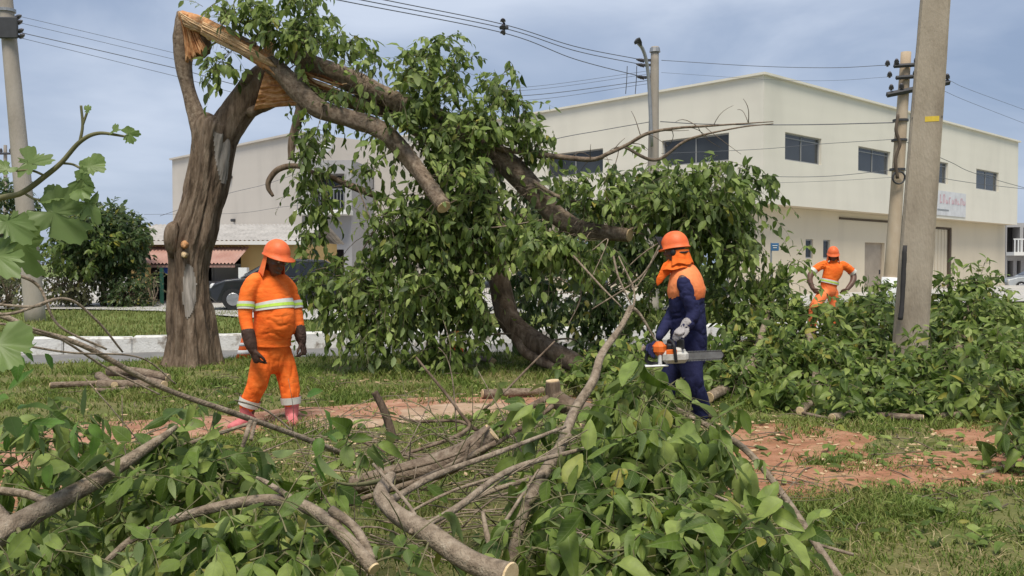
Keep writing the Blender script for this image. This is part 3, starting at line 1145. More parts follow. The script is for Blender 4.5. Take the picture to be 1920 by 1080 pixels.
far1, far2 = C2 + E1 * LEN1, C2 + E2 * LEN2
bk = far1 + E2 * 12
for a, b in ((far1, bk), (far2, far2 + E1 * 12)):
    wl.quad((*a, ZO), (*b, ZO), (*b, ZR), (*a, ZR))
obj('upper_wall', wl, M['cream'], bld, normals=False)
sf = MB()                                                # soffit and roof
sf.quad((*C2, ZO), (*far1, ZO), (*(far1 + E2 * 6), ZO), (*(C2 + E2 * 6), ZO))
sf.quad((*(C2 + E2 * 6), ZO - .003), (*far2, ZO - .003), (*(far2 + E1 * 6), ZO - .003), (*(C2 + (E1 + E2) * 6), ZO - .003))
obj('soffit', sf, M['cream_low'], bld)
rf = MB()
rf.quad((*C2, ZR - .3), (*far1, ZR - .3), (*(far1 + E2 * LEN2), ZR - .3), (*far2, ZR - .3))
obj('roof', rf, M['rooftile'], bld)
cp = MB()
for (o_, e_, ou, ln) in ((C2, E1, O1, LEN1), (C2, E2, O2, LEN2)):
    m_ = o_ + e_ * (ln / 2) - ou * .05
    cp.box((m_[0], m_[1], ZR + .04 + .003 * (e_ is E2)), (ln + .2, .36, .09), rot_e(e_, ou))
obj('parapet_cap', cp, M['cream'], bld)
for h in h1:
    window(bld, C2, E1, O1, h, M['winframe'], M['winglass'], bar=.2)
for k, h in enumerate(h2):
    window(bld, C2, E2, O2, h, M['winframe'], M['winblue'] if k == 3 else M['winglass'])
# ground floor set back under the overhang
CL = C2 + (E1 + E2) * .75
L1 = u_of(1884, CL, E1)
hl = [(u_of(1510, CL, E1), u_of(1524, CL, E1), 1.75, 2.6), (u_of(1543, CL, E1), u_of(1556, CL, E1), 1.75, 2.6),
      (u_of(1621, CL, E1), u_of(1658, CL, E1), -.1, 2.55), (u_of(1700, CL, E1), u_of(1784, CL, E1), -.1, 3.55)]
lw = holes_wall(CL, E1, O1, L1, -.2, ZO - .006, hl, .2)
V2, F2 = holes_wall(CL, E2, O2, LEN2 - 1, -.2, ZO - .006, [(1.3, 3.4, 0, 2.6), (8, 11, -.1, 3), (15, 18, -.1, 3)], .25).data()
lw.add(V2, F2)
e_ = CL + E1 * L1
lw.quad((*e_, -.2), (*(e_ + E2 * 6), -.2), (*(e_ + E2 * 6), ZO - .006), (*e_, ZO - .006))
obj('ground_floor_wall', lw, M['cream_low'], bld, normals=False)
for h in hl[:2]:
    window(bld, CL, E1, O1, h, M['winframe'], M['winglass'], mull=0, depth=.1)
pt1 = lambda u, z, dd=0.: np.array((*(CL + E1 * u - O1 * dd), z))
R1 = rot_e(E1, O1)
dr = MB()
h = hl[2]
dr.box(pt1((h[0] + h[1]) / 2, 1.22, .18), (h[1] - h[0], .05, 2.66), R1)
dro = obj('door', dr, M['door'], bld)
hd = MB().box(pt1(h[1] - .25, 1.1, .13), (.05, .06, .22), R1)
obj('handle', hd, M['iron'], dro)
h = hl[3]
gate = MB()
gate.box(pt1((h[0] + h[1]) / 2, 3.5, .12), (h[1] - h[0], .12, .1), R1)
gate.box(pt1(h[1] - .12, 1.7, .1), (.22, .14, 3.5), R1)
go = obj('gate_frame', gate, M['trim_dark'], bld)
nsl = 26
for k in range(nsl):
    ww = (h[1] - h[0] - .26) / nsl
    s_ = MB().box(pt1(h[0] + .02 + ww * (k + .5), 1.67, .15 + .02 * (k % 2)), (ww * .96, .02, 3.5), R1)
    obj('gate_slat', s_, M['cream_low'], go)
lt = MB()
ua, ub = u_of(1572, CL, E1), u_of(1699, CL, E1)
lt.box(pt1((ua + ub) / 2, 3.62, -.03), (ub - ua, .06, .1), R1)
obj('lintel_trim', lt, M['trim_dark'], bld)
for k in range(4):
    cb = MB().box((*(C2 + E2 * (20 + k * 3.1) + E1 * .2), 1.85), (.25, .25, 4.05))
    obj('column', cb, M['trim_dark'], bld)
# banner on the upper wall
ua, ub = u_of(1748, C2, E1), u_of(1808, C2, E1)
pb = lambda u, z, dd=0.: np.array((*(C2 + E1 * u - O1 * dd), z))
ban = obj('wall_banner', MB().box(pb((ua + ub) / 2, 4.74, -.02), (ub - ua, .03, 1.3), R1), M['banner'])
tag(ban, 'pale faded banner with pink lettering on the cream wall right of the big pole', 'banner')
xs = np.linspace(ua + .9, ub - .25, 9)
for k, x_ in enumerate(xs):
    lb = MB()
    hgt = (.46, .46, .22, .34, .26, .3, .24, .36, .26)[k]
    lb.box(pb(x_ - .09, 4.72 + hgt / 2, -.045), (.07, .012, hgt), R1)
    lb.box(pb(x_ + .03, 4.72 + (hgt if k % 2 else .06), -.045), (.17, .012, .07), R1)
    if k % 3:
        lb.box(pb(x_ + .11, 4.72 + hgt / 2, -.045), (.06, .012, hgt * .8), R1)
    obj('letter', lb, M['pink'], ban)
obj('print_line', MB().box(pb(ua + 1.2, 4.38, -.042), (1.5, .01, .07), R1), M['metal'], ban)

# beige block on the left, parallel to the long front
CB = P(566, 500, 44)[:2]
ZB = z_of(250, 44)
LB = u_of(325, CB, E2)
bb = thing('beige_building', 'plain beige windowless block rising behind the broken trunk', 'building', (CB[0], CB[1], 0))
bw = MB()
e1b = CB + E1 * 9
fl = CB + E2 * LB
bw.quad((*CB, -.2), (*fl, -.2), (*fl, ZB), (*CB, ZB))
bw.quad((*fl, -.2), (*(fl + E1 * 9), -.2), (*(fl + E1 * 9), ZB), (*fl, ZB))
bw.quad((*CB, -.2), (*e1b, -.2), (*e1b, ZB), (*CB, ZB))
obj('wall', bw, M['beige'], bb)
rb = MB()
rb.quad((*CB, ZB - .02), (*fl, ZB - .02), (*(fl + E1 * 9), ZB - .02), (*e1b, ZB - .02))
obj('roof', rb, M['rooftile'], bb)
pc = MB()
m_ = CB + E2 * LB / 2
pc.box((*m_, ZB + .04), (LB + .2, .3, .1), rot_e(E2, O2))
obj('parapet_cap', pc, M['beige'], bb)
for (px_, py_) in ((436, 332), (441, 413)):
    u_ = u_of(px_, CB, E2)
    q = CB + E2 * u_ + O2 * .1
    vv = MB().box((*q, z_of(py_, q[1])), (.22, .22, .16), rot_e(E2, O2), .03)
    obj('wall_lamp', vv, M['iron'], bb)
# grey balcony bay joined to its right end
q0 = P(567, 500, 43.3)[:2]
q1 = P(660, 500, 43.0)[:2]
gb = thing('balcony_house', 'narrow grey house with stacked balconies and a dish on its roof', 'building', (q0[0], q0[1], 0))
eg = nrm(q1 - q0)
og = np.array((eg[1], -eg[0]))
lg = np.linalg.norm(q1 - q0)
zt = z_of(300, 43)
hg = [(.5, lg - .35, z_of(395, 43), z_of(325, 43)), (.5, lg - .4, 0.0, 2.2)]
gw = holes_wall(q0, eg, og, lg, -.2, zt, hg, 1.2)
for a, b in ((q0, q0 - og * 6), (q1, q1 - og * 6)):
    gw.quad((*a, -.2), (*b, -.2), (*b, zt), (*a, zt))
gw.quad((*q0, zt), (*q1, zt), (*(q1 - og * 6), zt), (*(q0 - og * 6), zt))
obj('wall', gw, M['grey_wall'], gb, normals=False)
Rg = rot_e(eg, og)
pg = lambda u, z, dd=0.: np.array((*(q0 + eg * u - og * dd), z))
h = hg[0]
obj('room_back', MB().box(pg(lg / 2, (h[2] + h[3]) / 2, 1.25), (lg - .4, .06, h[3] - h[2] + .4), Rg), M['winglass'], gb)
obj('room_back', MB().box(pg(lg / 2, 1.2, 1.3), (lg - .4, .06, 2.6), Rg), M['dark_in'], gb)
obj('balcony_slab', MB().box(pg(lg / 2, h[2] - .12, -.45), (lg + .1, 1.0, .22), Rg, .02), M['white_wall'], gb)
ra = MB().box(pg(lg / 2, h[2] + .95, -.9), (lg, .05, .05), Rg)
ro = obj('railing', ra, M['metal'], gb)
for k in range(15):
    obj('baluster', MB().box(pg(.1 + k * (lg - .2) / 14, h[2] + .47, -.9), (.03, .03, .92), Rg), M['metal'], ro)
# satellite dish
dsh = thing('satellite_dish', 'round grey satellite dish on the roof of the balcony house', 'satellite dish', tuple(pg(.75, zt, .6)))
a = np.linspace(0, 2 * np.pi, 25)[:-1]
c = pg(.75, zt + .75, .5)
ax = nrm(np.array((.25, -.8, .55)))
u_ = nrm(np.cross(ax, (0, 0, 1)))
v_ = np.cross(ax, u_)
V = [c]
F = []
for k, r in enumerate((.22, .42, .6)):
    V += [c + ax * (r * r * .55) + (u_ * math.cos(t) + v_ * math.sin(t)) * r for t in a]
F3 = [[0, 1 + k, 1 + (k + 1) % 24] for k in range(24)]
F4 = [[1 + q * 24 + k, 25 + q * 24 + k, 25 + q * 24 + (k + 1) % 24, 1 + q * 24 + (k + 1) % 24] for q in (0, 1) for k in range(24)]
obj('dish', (np.array(V), [np.array(F3), np.array(F4)]), M['metal'], dsh, True)
obj('mast', MB().tube([pg(.75, zt - .02, .6), c], .035, 8), M['metal'], dsh)
obj('feed_arm', MB().tube([c - v_ * .5 + ax * .12, c + ax * .6], .018, 6).box(c + ax * .62, (.09, .09, .09), None, .02), M['metal'], dsh)
# low house with the red awning
HD = 32.0
hx0, hx1 = P(240, 500, HD)[0], P(560, 500, HD)[0]
hs_ = thing('low_house', 'low ochre house with grey roof and a faded red awning', 'house', (hx0, HD, 0))
hb = MB()
hz = 2.35
gx0, gx1 = P(283, 500, HD)[0], P(452, 500, HD)[0]
hb.quad((hx0, HD, -.1), (gx0, HD, -.1), (gx0, HD, hz), (hx0, HD, hz))
hb.quad((gx1, HD, -.1), (hx1, HD, -.1), (hx1, HD, hz), (gx1, HD, hz))
hb.quad((gx0, HD, 1.75), (gx1, HD, 1.75), (gx1, HD, hz), (gx0, HD, hz))
hb.quad((hx1, HD, -.1), (hx1, HD + 7, -.1), (hx1, HD + 7, hz), (hx1, HD, hz))
hb.quad((hx0, HD, -.1), (hx0, HD + 7, -.1), (hx0, HD + 7, hz), (hx0, HD, hz))
obj('wall', hb, M['ochre'], hs_)
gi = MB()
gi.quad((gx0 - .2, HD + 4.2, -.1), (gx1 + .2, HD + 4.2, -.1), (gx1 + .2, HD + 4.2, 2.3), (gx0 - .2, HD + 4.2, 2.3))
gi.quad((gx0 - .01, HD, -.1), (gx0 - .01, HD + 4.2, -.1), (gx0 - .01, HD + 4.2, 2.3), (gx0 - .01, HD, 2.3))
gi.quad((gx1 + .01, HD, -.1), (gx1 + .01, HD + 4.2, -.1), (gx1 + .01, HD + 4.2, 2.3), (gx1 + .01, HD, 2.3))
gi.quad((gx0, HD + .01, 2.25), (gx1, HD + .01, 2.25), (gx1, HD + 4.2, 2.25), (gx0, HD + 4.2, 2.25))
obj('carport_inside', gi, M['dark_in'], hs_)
rr = MB()
nb = 42
xs = np.linspace(hx0 - .3, hx1 + .3, nb * 4 + 1)
zz = .025 * np.cos(np.arange(nb * 4 + 1) * np.pi / 2)
for (y0_, z0_, y1_, z1_) in ((HD - .5, 2.32, HD + 3.4, 3.05), (HD + 3.4, 3.05, HD + 7.2, 2.35)):
    V = np.concatenate([np.stack([xs, 0 * xs + y0_, z0_ + zz], 1), np.stack([xs, 0 * xs + y1_, z1_ + zz], 1)])
    k = np.arange(nb * 4)
    rr.add(V, [np.stack([k, k + 1, k + 1 + len(xs), k + len(xs)], 1)])
obj('roof', rr, M['rooftile'], hs_, True)
obj('fascia', MB().box(((hx0 + hx1) / 2, HD - .52, 2.24), (hx1 - hx0 + .6, .05, .13)), M['white_wall'], hs_)
aw = MB()
ax0, ax1 = P(255, 500, 31)[0], P(452, 500, 31)[0]
xs = np.linspace(ax0, ax1, 60)
zz = .03 * np.cos(np.arange(60) * np.pi)
V = np.concatenate([np.stack([xs, 0 * xs + HD - 1.8, 1.52 + zz], 1), np.stack([xs, 0 * xs + HD - .03, 2.12 + zz], 1)])
k = np.arange(59)
aw.add(V, [np.stack([k, k + 1, k + 61, k + 60], 1)])
obj('awning', aw, M['awning'], hs_)
obj('awning_beam', MB().box(((ax0 + ax1) / 2, HD - 1.7, 1.43), (ax1 - ax0, .08, .09)), M['awning'], hs_)
for px_, m_ in ((303, 'greenp'), (268, 'greenp'), (457, 'white')):
    x_ = P(px_, 500, HD - 1.7)[0]
    wd = .1 if m_ == 'greenp' else .28
    obj('post', MB().box((x_, HD - 1.7, .74), (wd, wd, 1.28)), M[m_], hs_)
x_ = P(318, 500, HD - 1.2)[0]
bt = MB()
bt.tube(smooth_path([(x_ - .3, HD - 1.2, 1.42), (x_, HD - 1.15, 1.3), (x_ + .35, HD - 1.2, 1.4)], 12), np.array([.08, .12, .15, .16, .18, .17, .18, .16, .15, .13, .1, .06]), 10, wob=.3)
tag(obj('tarpaulin', bt, M['bluebright'], None, True), 'bright blue tarpaulin bundle tied under the red awning', 'tarpaulin')

# far house at the right edge
FD = 66.0
fx0, fx1 = P(1886, 500, FD)[0], P(1990, 500, FD)[0]
fh = thing('balcony_building', 'distant two storey house with white balcony at the right edge', 'building', (fx0, FD, 0))
fz = z_of(418, FD)
mz = z_of(476, FD)
fl_ = [(.05, 1.0, mz + .1, fz - .3), (1.25, 3.9, mz + .1, fz - .3), (.1, .55, 0, mz - .5), (.8, 1.1, 0, mz - .5), (1.6, 3.9, 0, mz - .5)]
fw = holes_wall((fx0, FD), (1, 0), (0, -1), fx1 - fx0, -.2, fz, fl_, 1.0)
fw.quad((fx0, FD + 5, -.2), (fx1, FD + 5, -.2), (fx1, FD + 5, fz), (fx0, FD + 5, fz))
fw.quad((fx0, FD, fz), (fx1, FD, fz), (fx1, FD + 5, fz), (fx0, FD + 5, fz))
fw.quad((fx0, FD, -.2), (fx0, FD + 5, -.2), (fx0, FD + 5, fz), (fx0, FD, fz))
obj('wall', fw, M['grey_wall'], fh, normals=False)
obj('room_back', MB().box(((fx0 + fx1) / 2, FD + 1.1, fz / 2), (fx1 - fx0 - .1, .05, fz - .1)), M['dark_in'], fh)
obj('balcony_slab', MB().box(((fx0 + fx1) / 2, FD - .5, mz), (fx1 - fx0, 1.1, .25)), M['white_wall'], fh)
rl = obj('railing', MB().box(((fx0 + fx1) / 2, FD - .95, mz + 1.05), (fx1 - fx0, .06, .08)), M['white'], fh)
for k in range(16):
    obj('baluster', MB().box((fx0 + .1 + k * .25, FD - .95, mz + .55), (.07, .06, .95)), M['white'], rl)
for x_ in (fx0 + 1.12, fx0 + 2.6):
    obj('column', MB().box((x_, FD - .9, (mz - .15) / 2), (.2, .2, mz - .05)), M['white'], fh)

# ------------------------------------------------------------------ cars
def car(name, label, loc, rz, paint, length=4.1, width=1.7, height=1.48, hatch=True):
    t = thing(name, label, 'car', loc)
    t.rotation_euler = (0, 0, rz)
    Lh = length / 2
    low = [(-Lh, .45), (-Lh + .02, .72), (-Lh + .1, .93), (-1.25, .97), (0, .95), (.95, .92), (1.5, .86), (Lh - .12, .74), (Lh, .6), (Lh - .02, .38), (Lh - .2, .22), (-Lh + .15, .22)]
    top = [(-Lh + .1, .93), (-Lh + .28, 1.28), (-1.35, height - .03), (-.5, height), (.25, height - .05), (1.1, .91)]

    def side(prof, yw, shrink):
        V, n_ = [], len(prof)
        for sg in (-1, 1):
            for (x_, z_) in prof:
                k = (z_ - .6) / (height - .6)
                yy = yw * (1 - shrink * max(0, k) ** 1.2) * (1 - .05 * (abs(x_) / Lh) ** 4 * 2)
                V.append((x_, sg * yy, z_))
        F = [list(range(n_)), list(range(n_, 2 * n_))[::-1]]
        Q = [[k, (k + 1) % n_, n_ + (k + 1) % n_, n_ + k] for k in range(n_)]
        return np.array(V), [np.array(F), np.array(Q)]
    mb = MB()
    mb.add(*side(low, width / 2, .1))
    body = obj('body', mb, M[paint], t, False, world=False)
    md = body.modifiers.new('bevel', 'BEVEL')
    md.width = .05
    md.segments = 3
    cab = obj('cabin', MB().add(*side(top, width / 2 - .02, .22)), M[paint], t, False, world=False)
    md = cab.modifiers.new('bevel', 'BEVEL')
    md.width = .06
    md.segments = 3
    ang = .2
    for sg in (-1, 1):
        for prof in ([(-1.75, .98), (-1.62, 1.25), (-1.3, height - .12), (-.62, height - .1), (-.62, .98)], [(-.5, .98), (-.5, height - .1), (.2, height - .14), (.92, .97)]):
            V = []
            for (x_, z_) in prof:
                k = max(0, (z_ - .6) / (height - .6)) ** 1.2
                V.append((x_, sg * ((width / 2 - .02) * (1 - .22 * k) * (1 - .1 * (abs(x_) / Lh) ** 4) + .006), z_))
            V2 = np.array(V)
            V3 = V2 - np.array((0, sg * .02, 0))
            n_ = len(V2)
            F = [np.array([list(range(n_)), list(range(n_, 2 * n_))]), np.array([[k, (k + 1) % n_, n_ + (k + 1) % n_, n_ + k] for k in range(n_)])]
            obj('side_window', (np.vstack([V2, V3]), F), M['carglass'], t, world=False)
    obj('windscreen', MB().box((.69, 0, 1.17), (.62, width * .68, .02), np.array(Matrix.Rotation(math.radians(29), 3, 'Y'))), M['carglass'], t, world=False)
    obj('rear_window', MB().box((-Lh + .19, 0, 1.13), (.30, width * .66, .02), np.array(Matrix.Rotation(math.radians(-63), 3, 'Y'))), M['carglass'], t, world=False)
    for sx in (-1.25, 1.28):
        for sg in (-1, 1):
            wh = obj('wheel', MB().tube([(sx, sg * (width / 2 - .2), .31), (sx, sg * (width / 2 + .012), .31)], [.31, .31], 24), M['tyre'], t, False, world=False)
            rm = MB().tube([(sx, sg * (width / 2 + .01), .31), (sx, sg * (width / 2 + .022), .31)], [.19, .17], 18)
            for q in range(5):
                a_ = q * 2 * math.pi / 5
                rm.box((sx + .1 * math.cos(a_), sg * (width / 2 + .024), .31 + .1 * math.sin(a_)), (.17, .015, .035), np.array(Matrix.Rotation(-a_, 3, 'Y')))
            obj('rim', rm, M['rim'], wh, world=False)
    for sg in (-1, 1):
        obj('headlight', MB().box((Lh - .1, sg * .6, .68), (.14, .32, .14), None, .03), M['lamp_white'], t, world=False)
        obj('tail_light', MB().box((-Lh + .06, sg * .66, .82), (.1, .2, .22), None, .03), M['lamp_red'], t, world=False)
        obj('wing_mirror', MB().box((.75, sg * (width / 2 + .08), 1.0), (.1, .18, .12), None, .03), M[paint], t, world=False)
    return t


car('parked_car', 'black hatchback parked on the paving behind the broken trunk', (P(520, 500, 27.2)[0], 27.2, .17), math.pi + .3, 'carblack', 3.9)
car('parked_car', 'silver car parked at the right edge beyond the heap of branches', (P(1945, 500, 57)[0], 57, -.21), math.pi - .12, 'carsilver')
# white jeep in the carport
jx = P(417, 500, 32.6)[0]
jp = thing('jeep', 'boxy white jeep standing in the dark carport', 'jeep', (jx, 33.4, .1))
obj('body', MB().box((jx, 33.6, .62), (1.5, 2.4, .52), None, .06), M['white'], jp)
obj('windscreen_frame', MB().box((jx, 33.5, 1.46), (1.35, .08, .09), None, .02).box((jx - .65, 33.5, 1.16), (.08, .08, .55), None, .02).box((jx + .65, 33.5, 1.16), (.08, .08, .55), None, .02), M['white'], jp)
obj('windscreen', MB().box((jx, 33.52, 1.14), (1.2, .03, .52)), M['white_wall'], jp)
obj('grille', MB().box((jx, 32.385, .68), (.62, .03, .3)), M['dark_in'], jp)
for sg in (-1, 1):
    obj('headlight', MB().tube([(jx + sg * .52, 32.41, .74), (jx + sg * .52, 32.36, .74)], .13, 16), M['iron'], jp)
    obj('wheel', MB().tube([(jx + sg * .62, 32.9, .3), (jx + sg * .82, 32.9, .3)], .32, 18), M['tyre'], jp)
obj('bumper', MB().box((jx, 32.3, .4), (1.5, .12, .14), None, .02), M['iron'], jp)
# ------------------------------------------------------------------ poles, cables, street furniture
def insulator(mb, p, up=(0, 0, 1), h=.22, r=.06):
    up = nrm(np.array(up, float))
    p = np.asarray(p, float)
    mb.tube([p + up * t * h for t in (0, .2, .21, .45, .46, .7, .71, 1)], [r * .4, r * .4, r, r * .8, r, r * .7, r * .8, r * .3], 10)


lp = thing('utility_pole', 'leaning round concrete utility pole at the left edge of the verge', 'utility pole', tuple(G(68, 612)))
a, b = P(68, 616, 21.7), P(-14, -260, 21.7)
obj('shaft', MB().tube(smooth_path([a, b], 24), np.linspace(.235, .13, 24), 20, wob=.015, wobf=3), M['concrete'], lp, True)
for py_ in (20, 64):
    c = P(16 + (py_ - 50) * .09, py_, 21.7)
    obj('band', MB().tube([c - (0, 0, .035), c + (0, 0, .035)], .195, 16), M['metal'], lp)
for k, py_ in enumerate((34, 44, 60, 70)):
    c = P(30 + k * 2, py_, 21.55)
    mb = MB()
    insulator(mb, c, (.8, -.6, .1), .26, .055)
    obj('insulator', mb, M['insul'], lp, True)
obj('rack', MB().box(P(14, 52, 21.45), (.5, .07, .5), None, .02), M['iron'], lp)

mpole = thing('utility_pole', 'slender concrete pole with street lamp in front of the cream building', 'utility pole', tuple(P(1223, 560, 26)))
obj('shaft', MB().tube(smooth_path([(P(1223, 560, 26)[0], 26, -.25), P(1225, 300, 26), P(1228, 88, 26)], 16), np.linspace(.2, .115, 16), 14, wob=.02, wobf=3), M['concrete'], mpole, True)
obj('lamp_arm', MB().tube(smooth_path([P(1222, 275, 25.7), P(1217, 160, 25.7), P(1212, 115, 25.6), P(1205, 92, 25.5), P(1196, 80, 25.4)], 20), .05, 8), M['metal'], mpole, True)
obj('lamp_head', MB().tube(smooth_path([P(1202, 84, 25.4), P(1196, 77, 25.2), P(1190, 79, 25.0)], 6), np.array([(.04, .03), (.1, .05), (.12, .055), (.12, .05), (.09, .04), (.03, .02)]), 10, ref=(.3, .9, 0)), M['iron'], mpole, True)
for py_, xx in ((113, 1203), (122, 1203), (145, 1203)):
    mb = MB().box((P(1208, py_, 26) + P(1228, py_, 26)) / 2, (.45, .08, .06))
    obj('bracket', mb, M['iron'], mpole)
    mb = MB()
    insulator(mb, P(1212, py_ + 2, 26), (-1, 0, .2), .3, .06)
    obj('insulator', mb, M['insul'], mpole, True)
for x_ in (1173, 1191):
    obj('jumper_wire', MB().tube(smooth_path([P(x_ + 3, 124, 25.8), P(x_ + 2, 150, 25.8), P(x_, 176, 25.8)], 8), .012, 5), M['wire'], mpole)
obj('pole_cap', MB().tube([P(1228, 98, 26), P(1228, 90, 26)], [.16, .14], 12), M['metal'], mpole)

rp = thing('utility_pole', 'tan concrete pole with crossarms and insulators left of the big pole', 'utility pole', tuple(P(1668, 560, 24)))
pa, pb_, pt_ = P(1666, 590, 24), P(1672, 500, 24), P(1699, 98, 24)
obj('shaft', MB().tube(smooth_path([pa, pb_, pt_], 20), np.linspace(.24, .13, 20), 14, wob=.02, wobf=3), mat('tan_concrete', [(0.25, (0.34, 0.25, 0.17)), (0.5, (0.44, 0.345, 0.245)), (0.75, (0.52, 0.43, 0.33))], 2.2, (1, 1, .4), .9, .3, 40), rp, True)
for (x0_, x1_, y0_, y1_) in ((1663, 1780, 178, 154), (1676, 1722, 124, 121), (1680, 1720, 146, 143)):
    a, b = P(x0_, y0_, 23.8), P(x1_, y1_, 23.8)
    obj('crossarm', MB().tube([a, b], .055 if x1_ < 1770 else .075, 4), M['iron'], rp)
for (x_, y_) in ((1664, 125), (1681, 122), (1718, 119), (1668, 146), (1716, 143), (1762, 152), (1776, 150), (1671, 170), (1690, 168)):
    mb = MB()
    insulator(mb, P(x_, y_, 23.8), (0, 0, 1), .17, .07)
    obj('insulator', mb, M['insul'], rp, True)
mb = MB()
mb.tube(smooth_path([P(1684, 215, 23.75), P(1680, 245, 23.7), P(1687, 270, 23.7), P(1679, 300, 23.7), P(1683, 335, 23.7)], 24), .045, 8, wob=.2, wobf=8)
obj('cable_bundle', mb, M['trim_dark'], rp, True)
mb = MB()
t_ = np.linspace(0, 2 * np.pi * 2, 40)
c0_ = P(1686, 333, 23.7)
mb.tube(np.stack([c0_[0] + .16 * np.cos(t_), c0_[1] + .02 * t_ * .2, c0_[2] + .16 * np.sin(t_)], 1), .02, 6)
obj('cable_coil', mb, M['iron'], rp, True)
for y_ in (226, 263, 318):
    c = P(1697 - (y_ - 98) * .066, y_, 24)
    obj('band', MB().tube([c - (0, 0, .03), c + (0, 0, .03)], .2, 14), M['iron'], rp)
# whitewashed foot
obj('painted_foot', MB().tube([P(1671, 520, 24), P(1666.5, 585, 24)], [.235, .252], 14), M['white'], rp, True)

# the big near pole: tapered rectangular section with chamfers
bp = thing('concrete_pole', 'big square concrete pole with yellow tag standing in the heap', 'utility pole', tuple(G(1700, 725)))
pts = smooth_path([P(1699, 735, 11), P(1753, 0, 11), P(1772, -260, 11)], 40)
rot = math.radians(-22)
ref = np.array((math.cos(rot), math.sin(rot), 0))
T, U, W = frames(pts, ref)
hw = np.interp(np.arange(40), [0, 39], [.20, .128])
V, F = [], []
for k in range(40):
    s_ = hw[k]
    c_ = s_ * .16
    for (x_, y_) in ((s_ - c_, s_), (s_, s_ - c_), (s_, -s_ + c_), (s_ - c_, -s_), (-s_ + c_, -s_), (-s_, -s_ + c_), (-s_, s_ - c_), (-s_ + c_, s_)):
        V.append(pts[k] + U[k] * x_ + W[k] * y_)
V = np.array(V)
V = V + .004 * fbm(V * 6, 2)[:, None]
k = np.arange(39)[:, None] * 8
j = np.arange(8)[None]
Q = np.stack([k + j, k + (j + 1) % 8, k + 8 + (j + 1) % 8, k + 8 + j], -1).reshape(-1, 4)
obj('shaft', (V, [Q, np.array([[0, 1, 2, 3, 4, 5, 6, 7], list(range(312, 320))])]), M['concrete_d'], bp)
c = P(1737, 224, 11)
Rb = np.array(Matrix.Rotation(rot, 3, 'Z'))
obj('steel_band', MB().box(c, (.335, .335, .022), Rb), M['iron'], bp)
cc = P(1746, 223.5, 10.84)
obj('yellow_tag', MB().box(cc + np.array((.0, -.022, 0)), (.155, .012, .062), Rb), M['yellow'], bp)
obj('cable_guard', MB().tube(smooth_path([P(1688, 600, 10.78), P(1692, 560, 10.78), P(1697, 460, 10.78)], 16), .028, 8, wob=.25, wobf=14), M['dark_in'], bp, True)

fp = thing('utility_pole', 'tiny far pole with crossarm at the left edge of the sky', 'utility pole', tuple(P(10, 520, 55)))
obj('shaft', MB().tube([(P(10, 500, 55)[0], 55, -.2), P(10, 272, 55)], [.17, .1], 8), M['concrete'], fp)
obj('crossarm', MB().box(P(8, 288, 54.85), (1.2, .12, .12)), M['iron'], fp)
for x_ in (-4, 2, 20):
    mb = MB()
    insulator(mb, P(x_, 287, 54.85), (0, 0, 1), .3, .1)
    obj('insulator', mb, M['insul'], fp, True)


def cable(label, pts, r=.014, n=30):
    o = obj('cable', MB().tube(smooth_path(pts, n), r * .68, 5), M['wire'], None, True)
    return tag(o, label, 'cable', 'overhead cables')


for k, (x0_, y1_, y2_, nm) in enumerate(((722, 46, 113, 'topmost'), (678, 53, 122, 'middle'), (634, 62, 145, 'lowest'))):
    d0_ = {722: 19.4, 678: 19.0, 634: 18.6}[x0_]
    cable(f'{nm} of three overhead cables running through the spacer to the lamp pole',
          [P(-350, -350 + 12 * k, 12.6), P(300, -85 + 8 * k, 15.9), P(x0_, 0, d0_), P(945, y1_, 22), P(1080, (y1_ + y2_) / 2 + 8, 24), P(1208, y2_, 26)], .016, 50)
sp = thing('cable_spacer', 'small dark spacer clamp hanging on the overhead cables', 'cable spacer', tuple(P(945, 54, 21.95)))
obj('frame', MB().box(P(945, 54, 21.95), (.06, .06, .3), None, .01).box(P(945, 52, 21.95), (.22, .06, .09), None, .02), M['iron'], sp)
for y_ in (42, 54, 64):
    mb = MB()
    insulator(mb, P(943, y_, 21.9), (0, 0, 1), .1, .07)
    obj('clip', mb, M['insul'], sp, True)
for k, (ya, yb, yc) in enumerate(((30, 100, 132), (42, 112, 138), (60, 128, 150), (70, 143, 156))):
    cable(('highest of four', 'second of four', 'third of four', 'lowest of four')[k] + ' cables leaving the left pole behind the trunk',
          [P(34, ya, 21.5), P(175, (ya + yb) / 2 - 2, 22), P(330, yb, 22.5), P(520, yb + 45, 23.2), P(800, yb + 70 - k * 8, 24.4), P(1000, yb + 62 - 6 * k, 25.2), P(1222, yc, 25.95)], (.008, .008, .014, .009)[k], 60)
cable('upper cable strung between the lamp pole and the tan pole', [P(1240, 113, 26), P(1420, 124, 25.3), P(1560, 127, 24.6), P(1664, 122, 23.85)], .012)
cable('faint second cable between the lamp pole and the tan pole', [P(1240, 136, 26), P(1440, 149, 25.3), P(1560, 151, 24.6), P(1668, 144, 23.85)], .006)
cable('thick low cable from lamp pole to tan pole across the cream wall', [P(1238, 228, 26), P(1330, 233, 25.6), P(1500, 234, 24.8), P(1676, 230, 23.8)], .02)
cable('low cable rising left of the lamp pole across the cream wall', [P(680, 385, 30), P(860, 318, 28.5), P(1020, 266, 27.3), P(1130, 244, 26.5), P(1222, 228, 25.95)], .016)
cable('thin cable from the corner window to the tan pole', [P(1240, 288, 26), P(1420, 280, 25.2), P(1540, 270, 24.6), P(1680, 261, 23.75)], .011)
cable('slack cable low on the cream wall ending at the tan pole', [P(1238, 318, 26), P(1400, 329, 25.2), P(1540, 331, 24.5), P(1680, 318, 23.75)], .012)
cable('lowest thin cable on the cream wall ending at the tan pole', [P(1238, 330, 26), P(1400, 342, 25.2), P(1540, 340, 24.5), P(1682, 332, 23.75)], .007)
